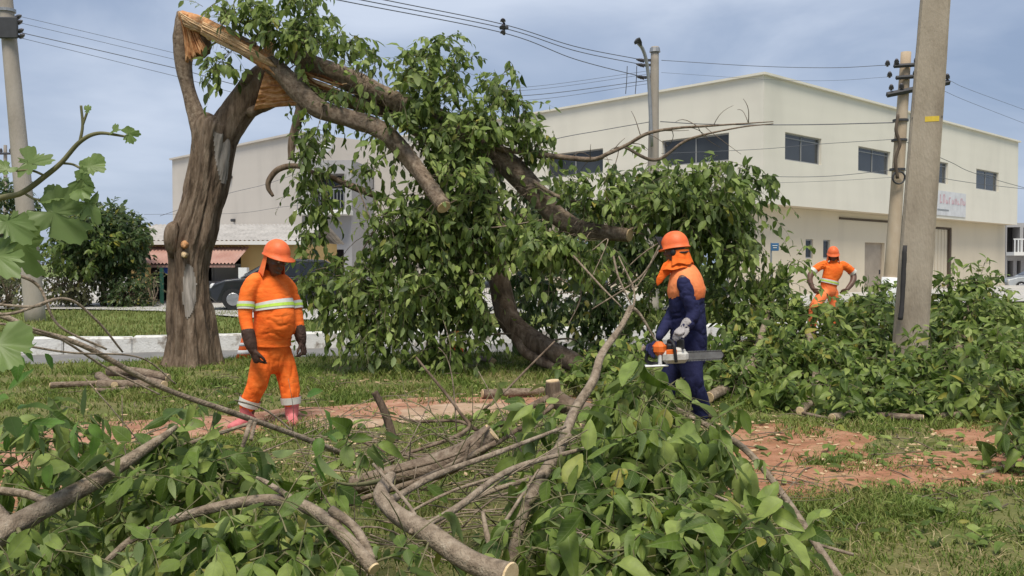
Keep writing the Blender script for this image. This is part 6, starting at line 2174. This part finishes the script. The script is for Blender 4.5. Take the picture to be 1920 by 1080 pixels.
def head_mesh(c, f, u, s=1.0):
    """head with brow, nose, lips, chin, ears; c centre, f forward, u up"""
    f = nrm(f)
    u = nrm(u - f * np.dot(u, f))
    r = np.cross(f, u)
    X = lambda a, b, z: np.asarray(c) + (f * a + r * b + u * z) * s
    mb = MB()
    prof = [(-.115, .02, .035, .03), (-.10, .028, .05, .045), (-.07, .018, .062, .070), (-.03, .006, .070, .085), (.01, 0, .075, .095), (.05, -.005, .076, .097), (.085, -.008, .062, .078), (.11, -.01, .035, .04)]
    pth = np.array([X(a, 0, z) for z, a, _, _ in prof])
    rad = np.array([(w_, dp) for _, _, w_, dp in prof]) * s
    q = smooth_path(np.column_stack([pth, rad]), 26)
    mb.tube(q[:, :3], q[:, 3:5], 20, ref=r, round_cap=True)
    mb.tube([X(.083, 0, .035), X(.098, 0, .01), X(.112, 0, -.012), X(.098, 0, -.02)], np.array((.010, .012, .016, .012)) * s, 10, round_cap=True)
    for b in (-1, 1):
        mb.tube([X(.103, b * .014, -.014), X(.094, b * .018, -.016)], .009 * s, 8, round_cap=True)
        mb.tube([X(.088, b * .012, .034), X(.084, b * .035, .038), X(.068, b * .056, .03)], np.array((.009, .010, .008)) * s, 8, round_cap=True)
        mb.tube([X(.07, b * .045, -.015), X(.05, b * .06, -.02)], .014 * s, 8, round_cap=True)
        mb.tube([X(-.01, b * .076, .025), X(-.012, b * .084, 0), X(0, b * .078, -.028)], np.array((.012, .014, .010)) * s, 8, round_cap=True)
    mb.tube([X(.086, -.024, -.052), X(.096, 0, -.048), X(.086, .024, -.052)], .0085 * s, 8, round_cap=True)
    mb.tube([X(.084, -.02, -.063), X(.093, 0, -.064), X(.084, .02, -.063)], .009 * s, 8, round_cap=True)
    mb.tube([X(.072, -.016, -.095), X(.078, 0, -.097), X(.072, .016, -.095)], .016 * s, 8, round_cap=True)
    eyes = MB()
    for b in (-1, 1):
        ball(eyes, X(.080, b * .032, .014), .0125 * s, 10)
    return mb, eyes, X


def helmet(parent, c, f, u, s=1.0, brim=.055, m='helmet', height=.15):
    f = nrm(f)
    u = nrm(u - f * np.dot(u, f))
    r = np.cross(f, u)
    n_ = 40
    a = np.linspace(0, 2 * np.pi, n_, endpoint=False)
    rows = []
    ra, rb = .128 * s, .106 * s
    for t in np.linspace(0.04, np.pi / 2, 10):
        rad = math.sin(t)
        z = math.cos(t) ** .9 * height * s
        rid = .006 * s * np.exp(-(np.sin(a) / .22) ** 2) * rad
        rows.append((rad * ra * np.cos(a), rad * rb * np.sin(a), z + rid))
    fr = np.clip(np.cos(a), 0, 1) ** 1.2
    e = .010 * s + brim * s * fr
    rows.append((ra * np.cos(a) * (1 + e / ra), rb * np.sin(a) * (1 + e * .8 / rb), -.008 * s - .012 * s * fr))
    rows.append((ra * np.cos(a) * (1 + e / ra), rb * np.sin(a) * (1 + e * .8 / rb), -.014 * s - .012 * s * fr))
    rows.append((ra * np.cos(a) * .95, rb * np.sin(a) * .95, np.full(n_, -.008 * s)))
    rows.append((ra * np.cos(a) * .9, rb * np.sin(a) * .9, np.full(n_, .05 * s)))
    V = np.concatenate([np.asarray(c) + x[:, None] * f + y[:, None] * r + (z + 0 * a)[:, None] * u for x, y, z in rows])
    top = np.asarray(c) + u * height * s
    i = np.arange(len(rows) - 1)[:, None] * n_
    j = np.arange(n_)[None]
    Q = np.stack([i + j, i + (j + 1) % n_, i + n_ + (j + 1) % n_, i + n_ + j], -1).reshape(-1, 4)
    V = np.vstack([V, top])
    tri = np.stack([np.full(n_, len(V) - 1), (np.arange(n_) + 1) % n_, np.arange(n_)], 1)
    return obj('helmet', (V, [Q, tri]), M[m], parent, True)


def neck_flap(parent, c, f, u, m, a0=70, a1=290, drop=.26, flare=.07, s=1.0, seed=0.0, name='neck_flap', sag=(0, 0, 0)):
    """cloth hanging from the helmet round the neck"""
    f = nrm(f)
    u = nrm(u - f * np.dot(u, f))
    r = np.cross(f, u)
    n_, k_ = 44, 14
    a = np.radians(np.linspace(a0, a1, n_))
    rows = []
    for k in range(k_):
        t = k / (k_ - 1)
        fl = 1 + flare * 6 * t ** 1.3 + .05 * np.sin(a * 9 + seed) * t + .03 * np.sin(a * 17 + seed * 2) * t
        dz = -drop * t * (1 + .08 * np.sin(a * 5 + seed))
        p = np.asarray(c) + f * (np.cos(a) * .122 * s * fl)[:, None] + r * (np.sin(a) * .102 * s * fl)[:, None]
        p = p + (u * .35 + np.array((0, 0, .65)))[None] * (dz * s)[:, None] + np.array(sag) * t
        rows.append(p)
    V = np.array(rows)
    inn = V + (np.asarray(c) - V) * .03
    V = np.vstack([V.reshape(-1, 3), inn.reshape(-1, 3)])
    i = np.arange(k_ - 1)[:, None] * n_
    j = np.arange(n_ - 1)[None]
    Q = np.stack([i + j, i + j + 1, i + n_ + j + 1, i + n_ + j], -1).reshape(-1, 4)
    Q2 = Q[:, ::-1] + n_ * k_
    b = (k_ - 1) * n_ + np.arange(n_ - 1)
    E = np.stack([b, b + 1, b + 1 + n_ * k_, b + n_ * k_], 1)
    sd = []
    for col in (0, n_ - 1):
        v = np.arange(k_ - 1) * n_ + col
        sd.append(np.stack([v, v + n_, v + n_ + n_ * k_, v + n_ * k_], 1))
    return obj(name, (V, [Q, Q2, E] + sd), M[m], parent, True)


def band(parent, name, d0, rows, ref, m, grow=.008, seg=28):
    p = np.array([P(r[0], r[1], d0 + r[2]) for r in rows])
    r = np.array([(q[3] + grow, (q[4] if len(q) > 4 else q[3]) + grow) for q in rows])
    return obj(name, MB().tube(p, r, seg, cap=False, ref=ref), M[m], parent, True)


def boot(parent, ankle, fdir, sole_z=0.0, s=1.0, m='boot', h=.2):
    fdir = nrm(np.array((fdir[0], fdir[1], 0.0)))
    a = np.array((ankle[0], ankle[1], sole_z))
    X = lambda f_, z: a + fdir * f_ * s + np.array((0, 0, z * s))
    side = np.array((-fdir[1], fdir[0], 0))
    mb = MB()
    mb.tube([ankle + np.array((0, 0, .03)), ankle * .5 + X(0, .12) * .5, X(-.005, .1), X(0, .07)], np.array((.062, .058, .055, .05)) * s, 16, round_cap=True)
    mb.tube([X(-.06, .058), X(0, .066), X(.07, .06), X(.13, .05), X(.175, .045)], np.array(((.04, .042), (.044, .048), (.047, .044), (.05, .036), (.04, .03))) * s, 16, ref=side, round_cap=True)
    V, F = remesh(mb, .011, 3)
    o = obj('boot', (V, F), M[m], parent, True)
    sl = MB()
    sl.tube([X(-.095, .014), X(-.03, .014), X(.05, .014), X(.13, .014), X(.205, .016)], np.array(((.03, .014), (.043, .014), (.042, .014), (.05, .014), (.028, .012))) * s, 16, ref=side)
    obj('sole', sl, M['sole'], o, True)
    return o


# ---- worker in orange at the left
D1 = 8.3
F1_ = np.array((.72, -.69, 0))
S1_ = np.array((-.69, -.72, 0))
w1 = thing('person', 'worker in orange uniform and helmet with brown gloves walking beside the trunk', 'person', tuple(G(506, 800)))
hf = nrm(np.array((.80, -.56, -.36)))
hu = np.array((0, 0, 1.0))
hc = P(517, 488, D1 - .06)
hm, eyes, HX = head_mesh(hc, hf, hu, 1.02)
JT(hm, D1, [(506, 502, 0, .058), (502, 515, .02, .062), (500, 530, .02, .07)], n=8)
JT(hm, D1, [(500, 528, .02, .10, .08), (508, 570, .02, .13, .10), (510, 640, .0, .13, .11)], ref=S1_)
for sgn, sh, el, wr, hn in ((1, (474, 530, -.12), (461, 592, -.2), (470, 640, -.27), (482, 676, -.3)), (-1, (536, 532, .12), (557, 592, .12), (563, 630, .06), (569, 655, .03))):
    JT(hm, D1, [(*sh, .045), (*el, .036), (*wr, .027)], n=12)
for leg in (((497, 660, -.06, .08), (484, 720, -.12, .06), (468, 775, -.12, .04)), ((528, 660, .06, .08), (543, 720, .05, .06), (546, 772, .03, .04))):
    JT(hm, D1, leg, n=12)
V, F = remesh(hm, .0085, 2)
obj('body', (V, F), M['skin'], w1, True)
obj('eyes', eyes, M['eyew'], w1, True)
sh = MB()
torso = [(508, 640, 0, .178, .160), (511, 620, -.01, .182, .186), (515, 600, -.02, .182, .202), (512, 572, -.01, .180, .178), (507, 548, 0, .182, .150), (503, 530, .01, .165, .118), (501, 518, .02, .10, .085)]
JT(sh, D1, torso, 28, ref=S1_)
JT(sh, D1, [(500, 524, .01, .085), (502, 512, .0, .068)], n=6)
rs = [(480, 526, -.08, .078), (468, 540, -.15, .076), (461, 566, -.18, .068), (460, 592, -.2, .062), (464, 616, -.24, .054), (468, 632, -.265, .05)]
ls = [(528, 528, .08, .078), (542, 542, .13, .074), (551, 566, .14, .066), (557, 592, .12, .06), (560, 614, .09, .054), (562, 626, .07, .05)]
JT(sh, D1, rs)
JT(sh, D1, ls)
V, F = remesh(sh, .0105, 4, .009, (5, 5, 11), 2.0)
obj('shirt', (V, F), M['orange'], w1, True)
tr = MB()
JT(tr, D1, [(508, 632, 0, .160, .14), (510, 655, 0, .168, .15), (512, 676, 0, .145, .125)], 24, ref=S1_)
JT(tr, D1, [(496, 664, -.06, .112), (489, 695, -.10, .104), (482, 720, -.12, .096), (471, 745, -.12, .088), (465, 760, -.12, .080)])
JT(tr, D1, [(526, 664, .06, .112), (536, 695, .06, .103), (542, 720, .05, .095), (545, 742, .03, .088), (546, 755, .03, .079)])
V, F = remesh(tr, .0115, 5, .008, (8, 8, 3.5), 5.0)
obj('trousers', (V, F), M['orange'], w1, True)


def at_y(rows, y):
    r_ = np.array([list(q) + ([q[3]] if len(q) == 4 else []) for q in rows], float)
    r_ = r_[np.argsort(r_[:, 1])]
    return tuple(np.interp(y, r_[:, 1], r_[:, k]) for k in range(5))


def stripes(par, d0, rows, ya, yb, ref, g, dy=0.0):
    rr_ = lambda a, b: [at_y(rows, a), at_y(rows, (a + b) / 2), at_y(rows, b)]
    o = band(par, 'reflective_band', d0, rr_(ya, yb), ref, 'refl', g)
    h_ = (yb - ya)
    band(o, 'lime_stripe', d0, rr_(ya + h_ * .36, yb - h_ * .3), ref, 'lime', g + .003)


band(w1, 'shirt_hem', D1, [at_y(torso, 628), at_y(torso, 638), (508, 647, 0, .186, .168)], S1_, 'orange', .004)
band(w1, 'collar', D1, [(502, 512, .0, .076), (501, 520, .01, .092)], None, 'orange_old', .004)
stripes(w1, D1, torso, 566, 581, S1_, .010)
stripes(w1, D1, rs, 566, 580, None, .010)
stripes(w1, D1, ls, 566, 580, None, .010)
for rows in ([(470, 748, -.12, .096), (465, 761, -.12, .088)], [(545, 744, .03, .094), (546, 757, .03, .086)]):
    band(w1, 'ankle_band', D1, rows, None, 'refl', .004)
for cuffrows, wr, hn, pn, side in (([(465, 624, -.25, .062), (470, 644, -.275, .056), (474, 656, -.285, .042)], (474, 655, -.285), (484, 684, -.31), (.5, .6, .2), (.75, -.6, 0)),
                                   ([(561, 617, .085, .06), (564, 632, .06, .054), (566, 641, .05, .042)], (566, 640, .05), (571, 664, .03), (-.5, -.3, .2), (-.2, -.9, 0))):
    gm = MB()
    JT(gm, D1, cuffrows, n=10)
    a_, b_ = P(wr[0], wr[1], D1 + wr[2]), P(hn[0], hn[1], D1 + hn[2])
    hand(gm, a_, b_ - a_, pn, side, 1.18, .55)
    V, F = remesh(gm, .006, 2, .004, (30, 30, 30))
    obj('glove', (V, F), M['leather'], w1, True)
boot(w1, P(463, 768, D1 - .12), (-.45, -.9), 0.0, 1.1)
boot(w1, P(547, 764, D1 + .03), (.3, -.95), 0.0, 1.1)
helmet(w1, HX(-.005, 0, .052), nrm(hf + np.array((0, 0, .12))), hu, 1.06, .055, height=.135)
neck_flap(w1, HX(-.005, 0, .045), nrm(hf + np.array((0, 0, .12))), hu, 'orange_old', 92, 268, .20, .05, 1.0, 1.0, sag=(-.015, .02, 0))

# ---- chainsaw worker in navy
D2 = 8.6
F2_ = nrm(np.array((-.92, .38, 0)))
S2_ = np.array((F2_[1], -F2_[0], 0)) * -1        # his left, toward the camera
S2_ = np.array((-F2_[1], F2_[0], 0))
w2 = thing('person', 'worker in navy overalls and orange vest and helmet carrying a chainsaw', 'person', tuple(G(1290, 790)))
hf2 = nrm(np.array((-.86, .48, -.12)))
hc2 = P(1266, 472, D2)
hm, eyes, HX2 = head_mesh(hc2, hf2, hu, 1.0)
JT(hm, D2, [(1272, 486, .0, .06), (1277, 500, .0, .065), (1281, 516, 0, .07)], n=8)
JT(hm, D2, [(1282, 515, 0, .1, .08), (1288, 570, 0, .12, .09), (1291, 650, 0, .12, .10)], ref=S2_)
JT(hm, D2, [(1280, 524, -.15, .05), (1300, 585, -.25, .042), (1283, 614, -.3, .032)], n=12)
JT(hm, D2, [(1286, 522, .16, .05), (1262, 580, .12, .042), (1238, 628, -.12, .032)], n=12)
JT(hm, D2, [(1296, 665, -.07, .075), (1302, 720, -.1, .058), (1320, 780, -.02, .04)], n=12)
JT(hm, D2, [(1284, 665, .07, .075), (1252, 710, .1, .058), (1246, 782, .05, .04)], n=12)
V, F = remesh(hm, .0085, 2)
obj('body', (V, F), M['skin'], w2, True)
obj('eyes', eyes, M['eyew'], w2, True)
jk = MB()
tor2 = [(1292, 668, 0, .165, .165), (1291, 640, 0, .175, .178), (1290, 605, 0, .18, .172), (1288, 570, 0, .19, .172), (1286, 542, 0, .185, .16), (1284, 526, 0, .16, .12), (1281, 512, 0, .09, .085)]
JT(jk, D2, tor2, 26, ref=S2_)
JT(jk, D2, [(1281, 526, -.15, .066), (1283, 536, -.2, .076), (1291, 558, -.24, .072), (1300, 585, -.25, .068), (1294, 603, -.28, .058), (1284, 614, -.3, .05)])
JT(jk, D2, [(1287, 526, .15, .07), (1280, 545, .17, .074), (1264, 580, .13, .064), (1250, 606, .0, .056), (1240, 624, -.1, .05)])
V, F = remesh(jk, .0105, 4, .010, (6, 6, 9), 9.0)
obj('jacket', (V, F), M['navy'], w2, True)
vs_ = MB()
JT(vs_, D2, [(1287, 545, 0, .205, .185), (1285, 526, 0, .205, .162), (1281, 509, 0, .165, .13), (1277, 497, 0, .09, .085)], 26, ref=S2_)
V, F = remesh(vs_, .011, 3, .006, (9, 9, 12), 1.0)
obj('vest', (V, F), M['vest'], w2, True)
tr = MB()
JT(tr, D2, [(1292, 648, 0, .165, .16), (1292, 670, 0, .16, .158)], 22, ref=S2_)
JT(tr, D2, [(1296, 668, -.06, .112), (1297, 695, -.09, .108), (1301, 722, -.1, .10), (1311, 750, -.05, .092), (1320, 778, -.02, .082)])
JT(tr, D2, [(1284, 668, .06, .11), (1264, 692, .10, .102), (1252, 715, .1, .094), (1248, 745, .08, .088), (1246, 776, .05, .08)])
V, F = remesh(tr, .0115, 5, .010, (8, 8, 4), 3.0)
obj('trousers', (V, F), M['navy'], w2, True)
boot(w2, P(1321, 780, D2 - .02), (-.8, .4), 0, 1.05, 'sole')
boot(w2, P(1246, 780, D2 + .05), (-.8, .4), 0, 1.05, 'sole')
helmet(w2, HX2(-.004, 0, .045), hf2, hu, 1.06, .018, height=.145)
neck_flap(w2, HX2(-.015, 0, .01), hf2, hu, 'orange', 85, 275, .15, .05, .96, 2.0)
neck_flap(w2, HX2(-.01, 0, -.085), hf2, hu, 'orange', 5, 355, .11, .10, .8, 4.0, name='collar', sag=(-.02, 0, 0))
sc = MB()                                       # scarf end under the chin
a_ = HX2(.02, 0, -.10)
q = smooth_path([a_, a_ + np.array((-.09, -.05, -.07)), a_ + np.array((-.15, -.06, -.17)), a_ + np.array((-.17, -.05, -.22))], 12)
sc.tube(q, np.column_stack([np.interp(range(12), [0, 4, 8, 11], [.05, .06, .034, .004]), np.full(12, .010)]), 14, ref=(.5, .2, -.8), wob=.3, wobf=12)
obj('scarf', sc, M['orange'], w2, True)
vz = MB()                                       # raised mesh visor
c_ = HX2(.118, 0, .095)
B = [np.cross(hf2, hu), nrm(hf2 * .5 + hu * .86), nrm(hf2 * .86 - hu * .5)]
obox(vz, c_, B, (.2, .15, .012), .004)
obj('visor', vz, M['visor'], w2)
em = MB()
for b_ in (-1, 1):
    ball(em, HX2(-.012, b_ * .088, -.01), (.03, .03, .042), 12)
em.tube(smooth_path([HX2(-.012, -.09, -.01), HX2(-.11, -.07, -.02), HX2(-.125, 0, -.015), HX2(-.11, .07, -.02), HX2(-.012, .09, -.01)], 20), .009, 8)
obj('ear_muffs', em, M['visor'], w2, True)
# chainsaw
SX = nrm(np.array((.985, .10, .03)))
SY = nrm(np.cross((0, 0, 1.0), SX))
SZ = np.cross(SX, SY)
SO = P(1264, 668, D2 - .38)
SP = lambda x_, y_, z_: SO + (SX * x_ + SY * y_ + SZ * z_) * .88
BS = [SX, SY, SZ]
saw = thing('chainsaw', 'orange and pale chainsaw held at the hip by the navy worker', 'chainsaw', tuple(SO))
mb = MB()
obox(mb, SP(0, 0, 0), BS, (.24, .17, .12), .035)
obox(mb, SP(.03, 0, .06), BS, (.14, .13, .05), .02)
obj('engine_casing', mb, M['saw_pale'], saw)
mb = MB()
obox(mb, SP(-.155, 0, .085), BS, (.12, .13, .13), .04)
obox(mb, SP(-.05, -.088, .055), BS, (.1, .012, .045), .005)
obj('orange_cover', mb, M['saw_orange'], saw)
obj('rear_handle', MB().tube(smooth_path([SP(-.14, 0, .10), SP(-.22, 0, .085), SP(-.285, 0, .03), SP(-.29, 0, -.04), SP(-.2, 0, -.07), SP(-.1, 0, -.06)], 28), .017, 10), M['saw_black'], saw, True)
mb = MB()
obox(mb, SP(-.2, 0, -.088), BS, (.22, .11, .018), .008)
obox(mb, SP(-.16, -.03, -.03), BS, (.03, .05, .1), .01)
obj('handle_guard', mb, M['white'], saw)
obj('front_handle', MB().tube(smooth_path([SP(-.01, -.105, -.05), SP(-.02, -.115, .04), SP(-.03, -.10, .135), SP(-.03, 0, .16), SP(-.03, .1, .135), SP(0, .11, -.04)], 36), .015, 10), M['saw_black'], saw, True)
mb = MB()
obox(mb, SP(.07, 0, .13), BS, (.018, .2, .09), .006)
obox(mb, SP(-.06, -.02, .10), BS, (.05, .10, .06), .01)
obj('hand_guard', mb, M['saw_black'], saw)


def stadium(x0, x1, hw_, th, y_):
    a_ = np.linspace(np.pi / 2, -np.pi / 2, 13)
    pr = [(x0, hw_)] + [(x1 + hw_ * math.cos(t), hw_ * math.sin(t)) for t in a_] + [(x0, -hw_)]
    n_ = len(pr)
    V = np.array([SP(x_, y_ - th / 2, z_) for x_, z_ in pr] + [SP(x_, y_ + th / 2, z_) for x_, z_ in pr])
    return V, [np.array([list(range(n_)), list(range(n_, 2 * n_))]), np.array([[k, (k + 1) % n_, n_ + (k + 1) % n_, n_ + k] for k in range(n_)])]


bar = obj('guide_bar', stadium(.08, .47, .036, .008, -.05), M['saw_bar'], saw)
obj('chain', stadium(.08, .47, .045, .005, -.05), M['saw_black'], saw)
tm = MB()
for k in range(24):
    for sg_ in (-1, 1):
        obox(tm, SP(.1 + k * .0165, -.05, sg_ * .047), BS, (.009, .008, .010), 0)
obj('chain_teeth', tm, M['saw_bar'], bar)
obj('bumper_spike', MB().add(*tube([SP(.12, -.02, -.02), SP(.16, -.02, -.035)], [.015, .002], 6)).add(*tube([SP(.12, -.02, .02), SP(.16, -.02, .03)], [.015, .002], 6)), M['saw_bar'], saw)
gm = MB()
a_ = P(1284, 613, D2 - .3)
g_ = SP(-.03, -.03, .165)
JT(gm, D2, [(1289, 606, -.29, .055), (1283, 615, -.3, .048)], n=6)
hand(gm, a_, g_ - a_ + np.array((0, 0, .02)), (-.2, .3, -.9), SX * .9 + np.array((0, -.4, 0)), 1.15, .85)
V, F = remesh(gm, .006, 2, .003, (30, 30, 30))
obj('glove', (V, F), M['greyglove'], w2, True)
gm = MB()
a_ = P(1240, 624, D2 - .1)
g_ = SP(-.23, .02, .08)
JT(gm, D2, [(1246, 614, -.04, .054), (1240, 624, -.1, .048)], n=6)
hand(gm, g_ - nrm(g_ - a_) * .07, g_ - a_, (.1, -.6, -.6), (-.6, -.3, .5), 1.12, .9)
JT(gm, D2, [(1240, 624, -.1, .046), (1236, 632, -.18, .036)], n=6)
V, F = remesh(gm, .006, 2, .003, (30, 30, 30))
obj('glove', (V, F), M['navy'], w2, True)

# ---- far worker in orange, hands at his hips, one knee raised on the heap
D3 = 18.8
S3_ = np.array((1.0, .1, 0))
w3 = thing('person', 'distant worker in orange climbing over the leafy heap with bare forearms', 'person', tuple(P(1560, 620, D3)))
hf3 = nrm(np.array((-.22, -.95, -.28)))
hc3 = P(1562, 480, D3)
hm, eyes, HX3 = head_mesh(hc3, hf3, hu, 1.08)
JT(hm, D3, [(1563, 486, .02, .06), (1563, 496, .03, .07)], n=6)
JT(hm, D3, [(1563, 497, 0, .1, .08), (1557, 525, 0, .12, .09), (1553, 545, 0, .12, .1)], ref=S3_)
ra_ = [(1541, 498, 0, .066), (1524, 509, -.05, .064), (1518, 524, -.12, .062), (1524, 541, -.2, .045)]
la_ = [(1586, 499, 0, .066), (1599, 513, .03, .064), (1599, 528, -.05, .062), (1588, 543, -.15, .045)]
JT(hm, D3, ra_, n=16)
JT(hm, D3, la_, n=16)
JT(hm, D3, [(1546, 548, -.05, .085), (1529, 574, -.3, .065), (1523, 612, -.2, .045)], n=12)
JT(hm, D3, [(1562, 548, .05, .085), (1566, 582, .02, .065), (1567, 616, .03, .045)], n=12)
hand(hm, P(1524, 541, D3 - .2), np.array((.5, -.2, -.6)), (.6, .5, 0), (.6, -.6, .5), 1.15, .6)
hand(hm, P(1588, 543, D3 - .15), np.array((-.6, -.2, -.4)), (-.5, .6, 0), (-.3, -.6, .6), 1.15, .6)
V, F = remesh(hm, .011, 2)
obj('body', (V, F), M['skin'], w3, True)
obj('eyes', eyes, M['eyew'], w3, True)
sh = MB()
tor3 = [(1554, 534, 0, .175, .145), (1557, 522, 0, .175, .15), (1562, 508, 0, .205, .155), (1563, 498, 0, .19, .13), (1563, 490, 0, .08, .08)]
JT(sh, D3, tor3, 24, ref=S3_)
JT(sh, D3, [(1546, 496, 0, .088), (1536, 500, -.02, .086), (1525, 508, -.045, .08)])
JT(sh, D3, [(1580, 497, 0, .088), (1589, 502, .01, .086), (1598, 510, .025, .08)])
V, F = remesh(sh, .013, 3, .014, (8, 8, 10), 6.0)
obj('shirt', (V, F), M['orange'], w3, True)
tr = MB()
JT(tr, D3, [(1554, 532, 0, .165, .14), (1553, 546, 0, .175, .15)], 22, ref=S3_)
JT(tr, D3, [(1546, 548, -.04, .12), (1536, 562, -.2, .115), (1528, 575, -.3, .11), (1525, 592, -.25, .10), (1523, 608, -.2, .09)])
JT(tr, D3, [(1561, 548, .04, .12), (1565, 580, .02, .105), (1567, 612, .03, .09)])
V, F = remesh(tr, .0135, 3, .018, (8, 8, 9), 8.0)
obj('trousers', (V, F), M['orange_old'], w3, True)
stripes(w3, D3, [(1554, 534, 0, .175, .145), (1557, 522, 0, .175, .15)], 525, 532, S3_, .016)
for rows in ([(1527, 506, -.04, .084), (1523, 510, -.05, .08)], [(1596, 508, .02, .084), (1600, 512, .028, .08)]):
    band(w3, 'sleeve_band', D3, rows, None, 'refl', .006)
zb = P(1523, 612, D3)[2] - .12
boot(w3, P(1523, 612, D3 - .2), (-.2, -1), zb, 1.1)
boot(w3, P(1567, 616, D3 + .03), (0, -1), P(1567, 616, D3)[2] - .12, 1.1)
helmet(w3, HX3(-.004, 0, .05), hf3, hu, 1.1, .035, height=.14)
neck_flap(w3, HX3(-.005, 0, .04), hf3, hu, 'orange_old', 60, 300, .18, .05, 1.08, 3.0)
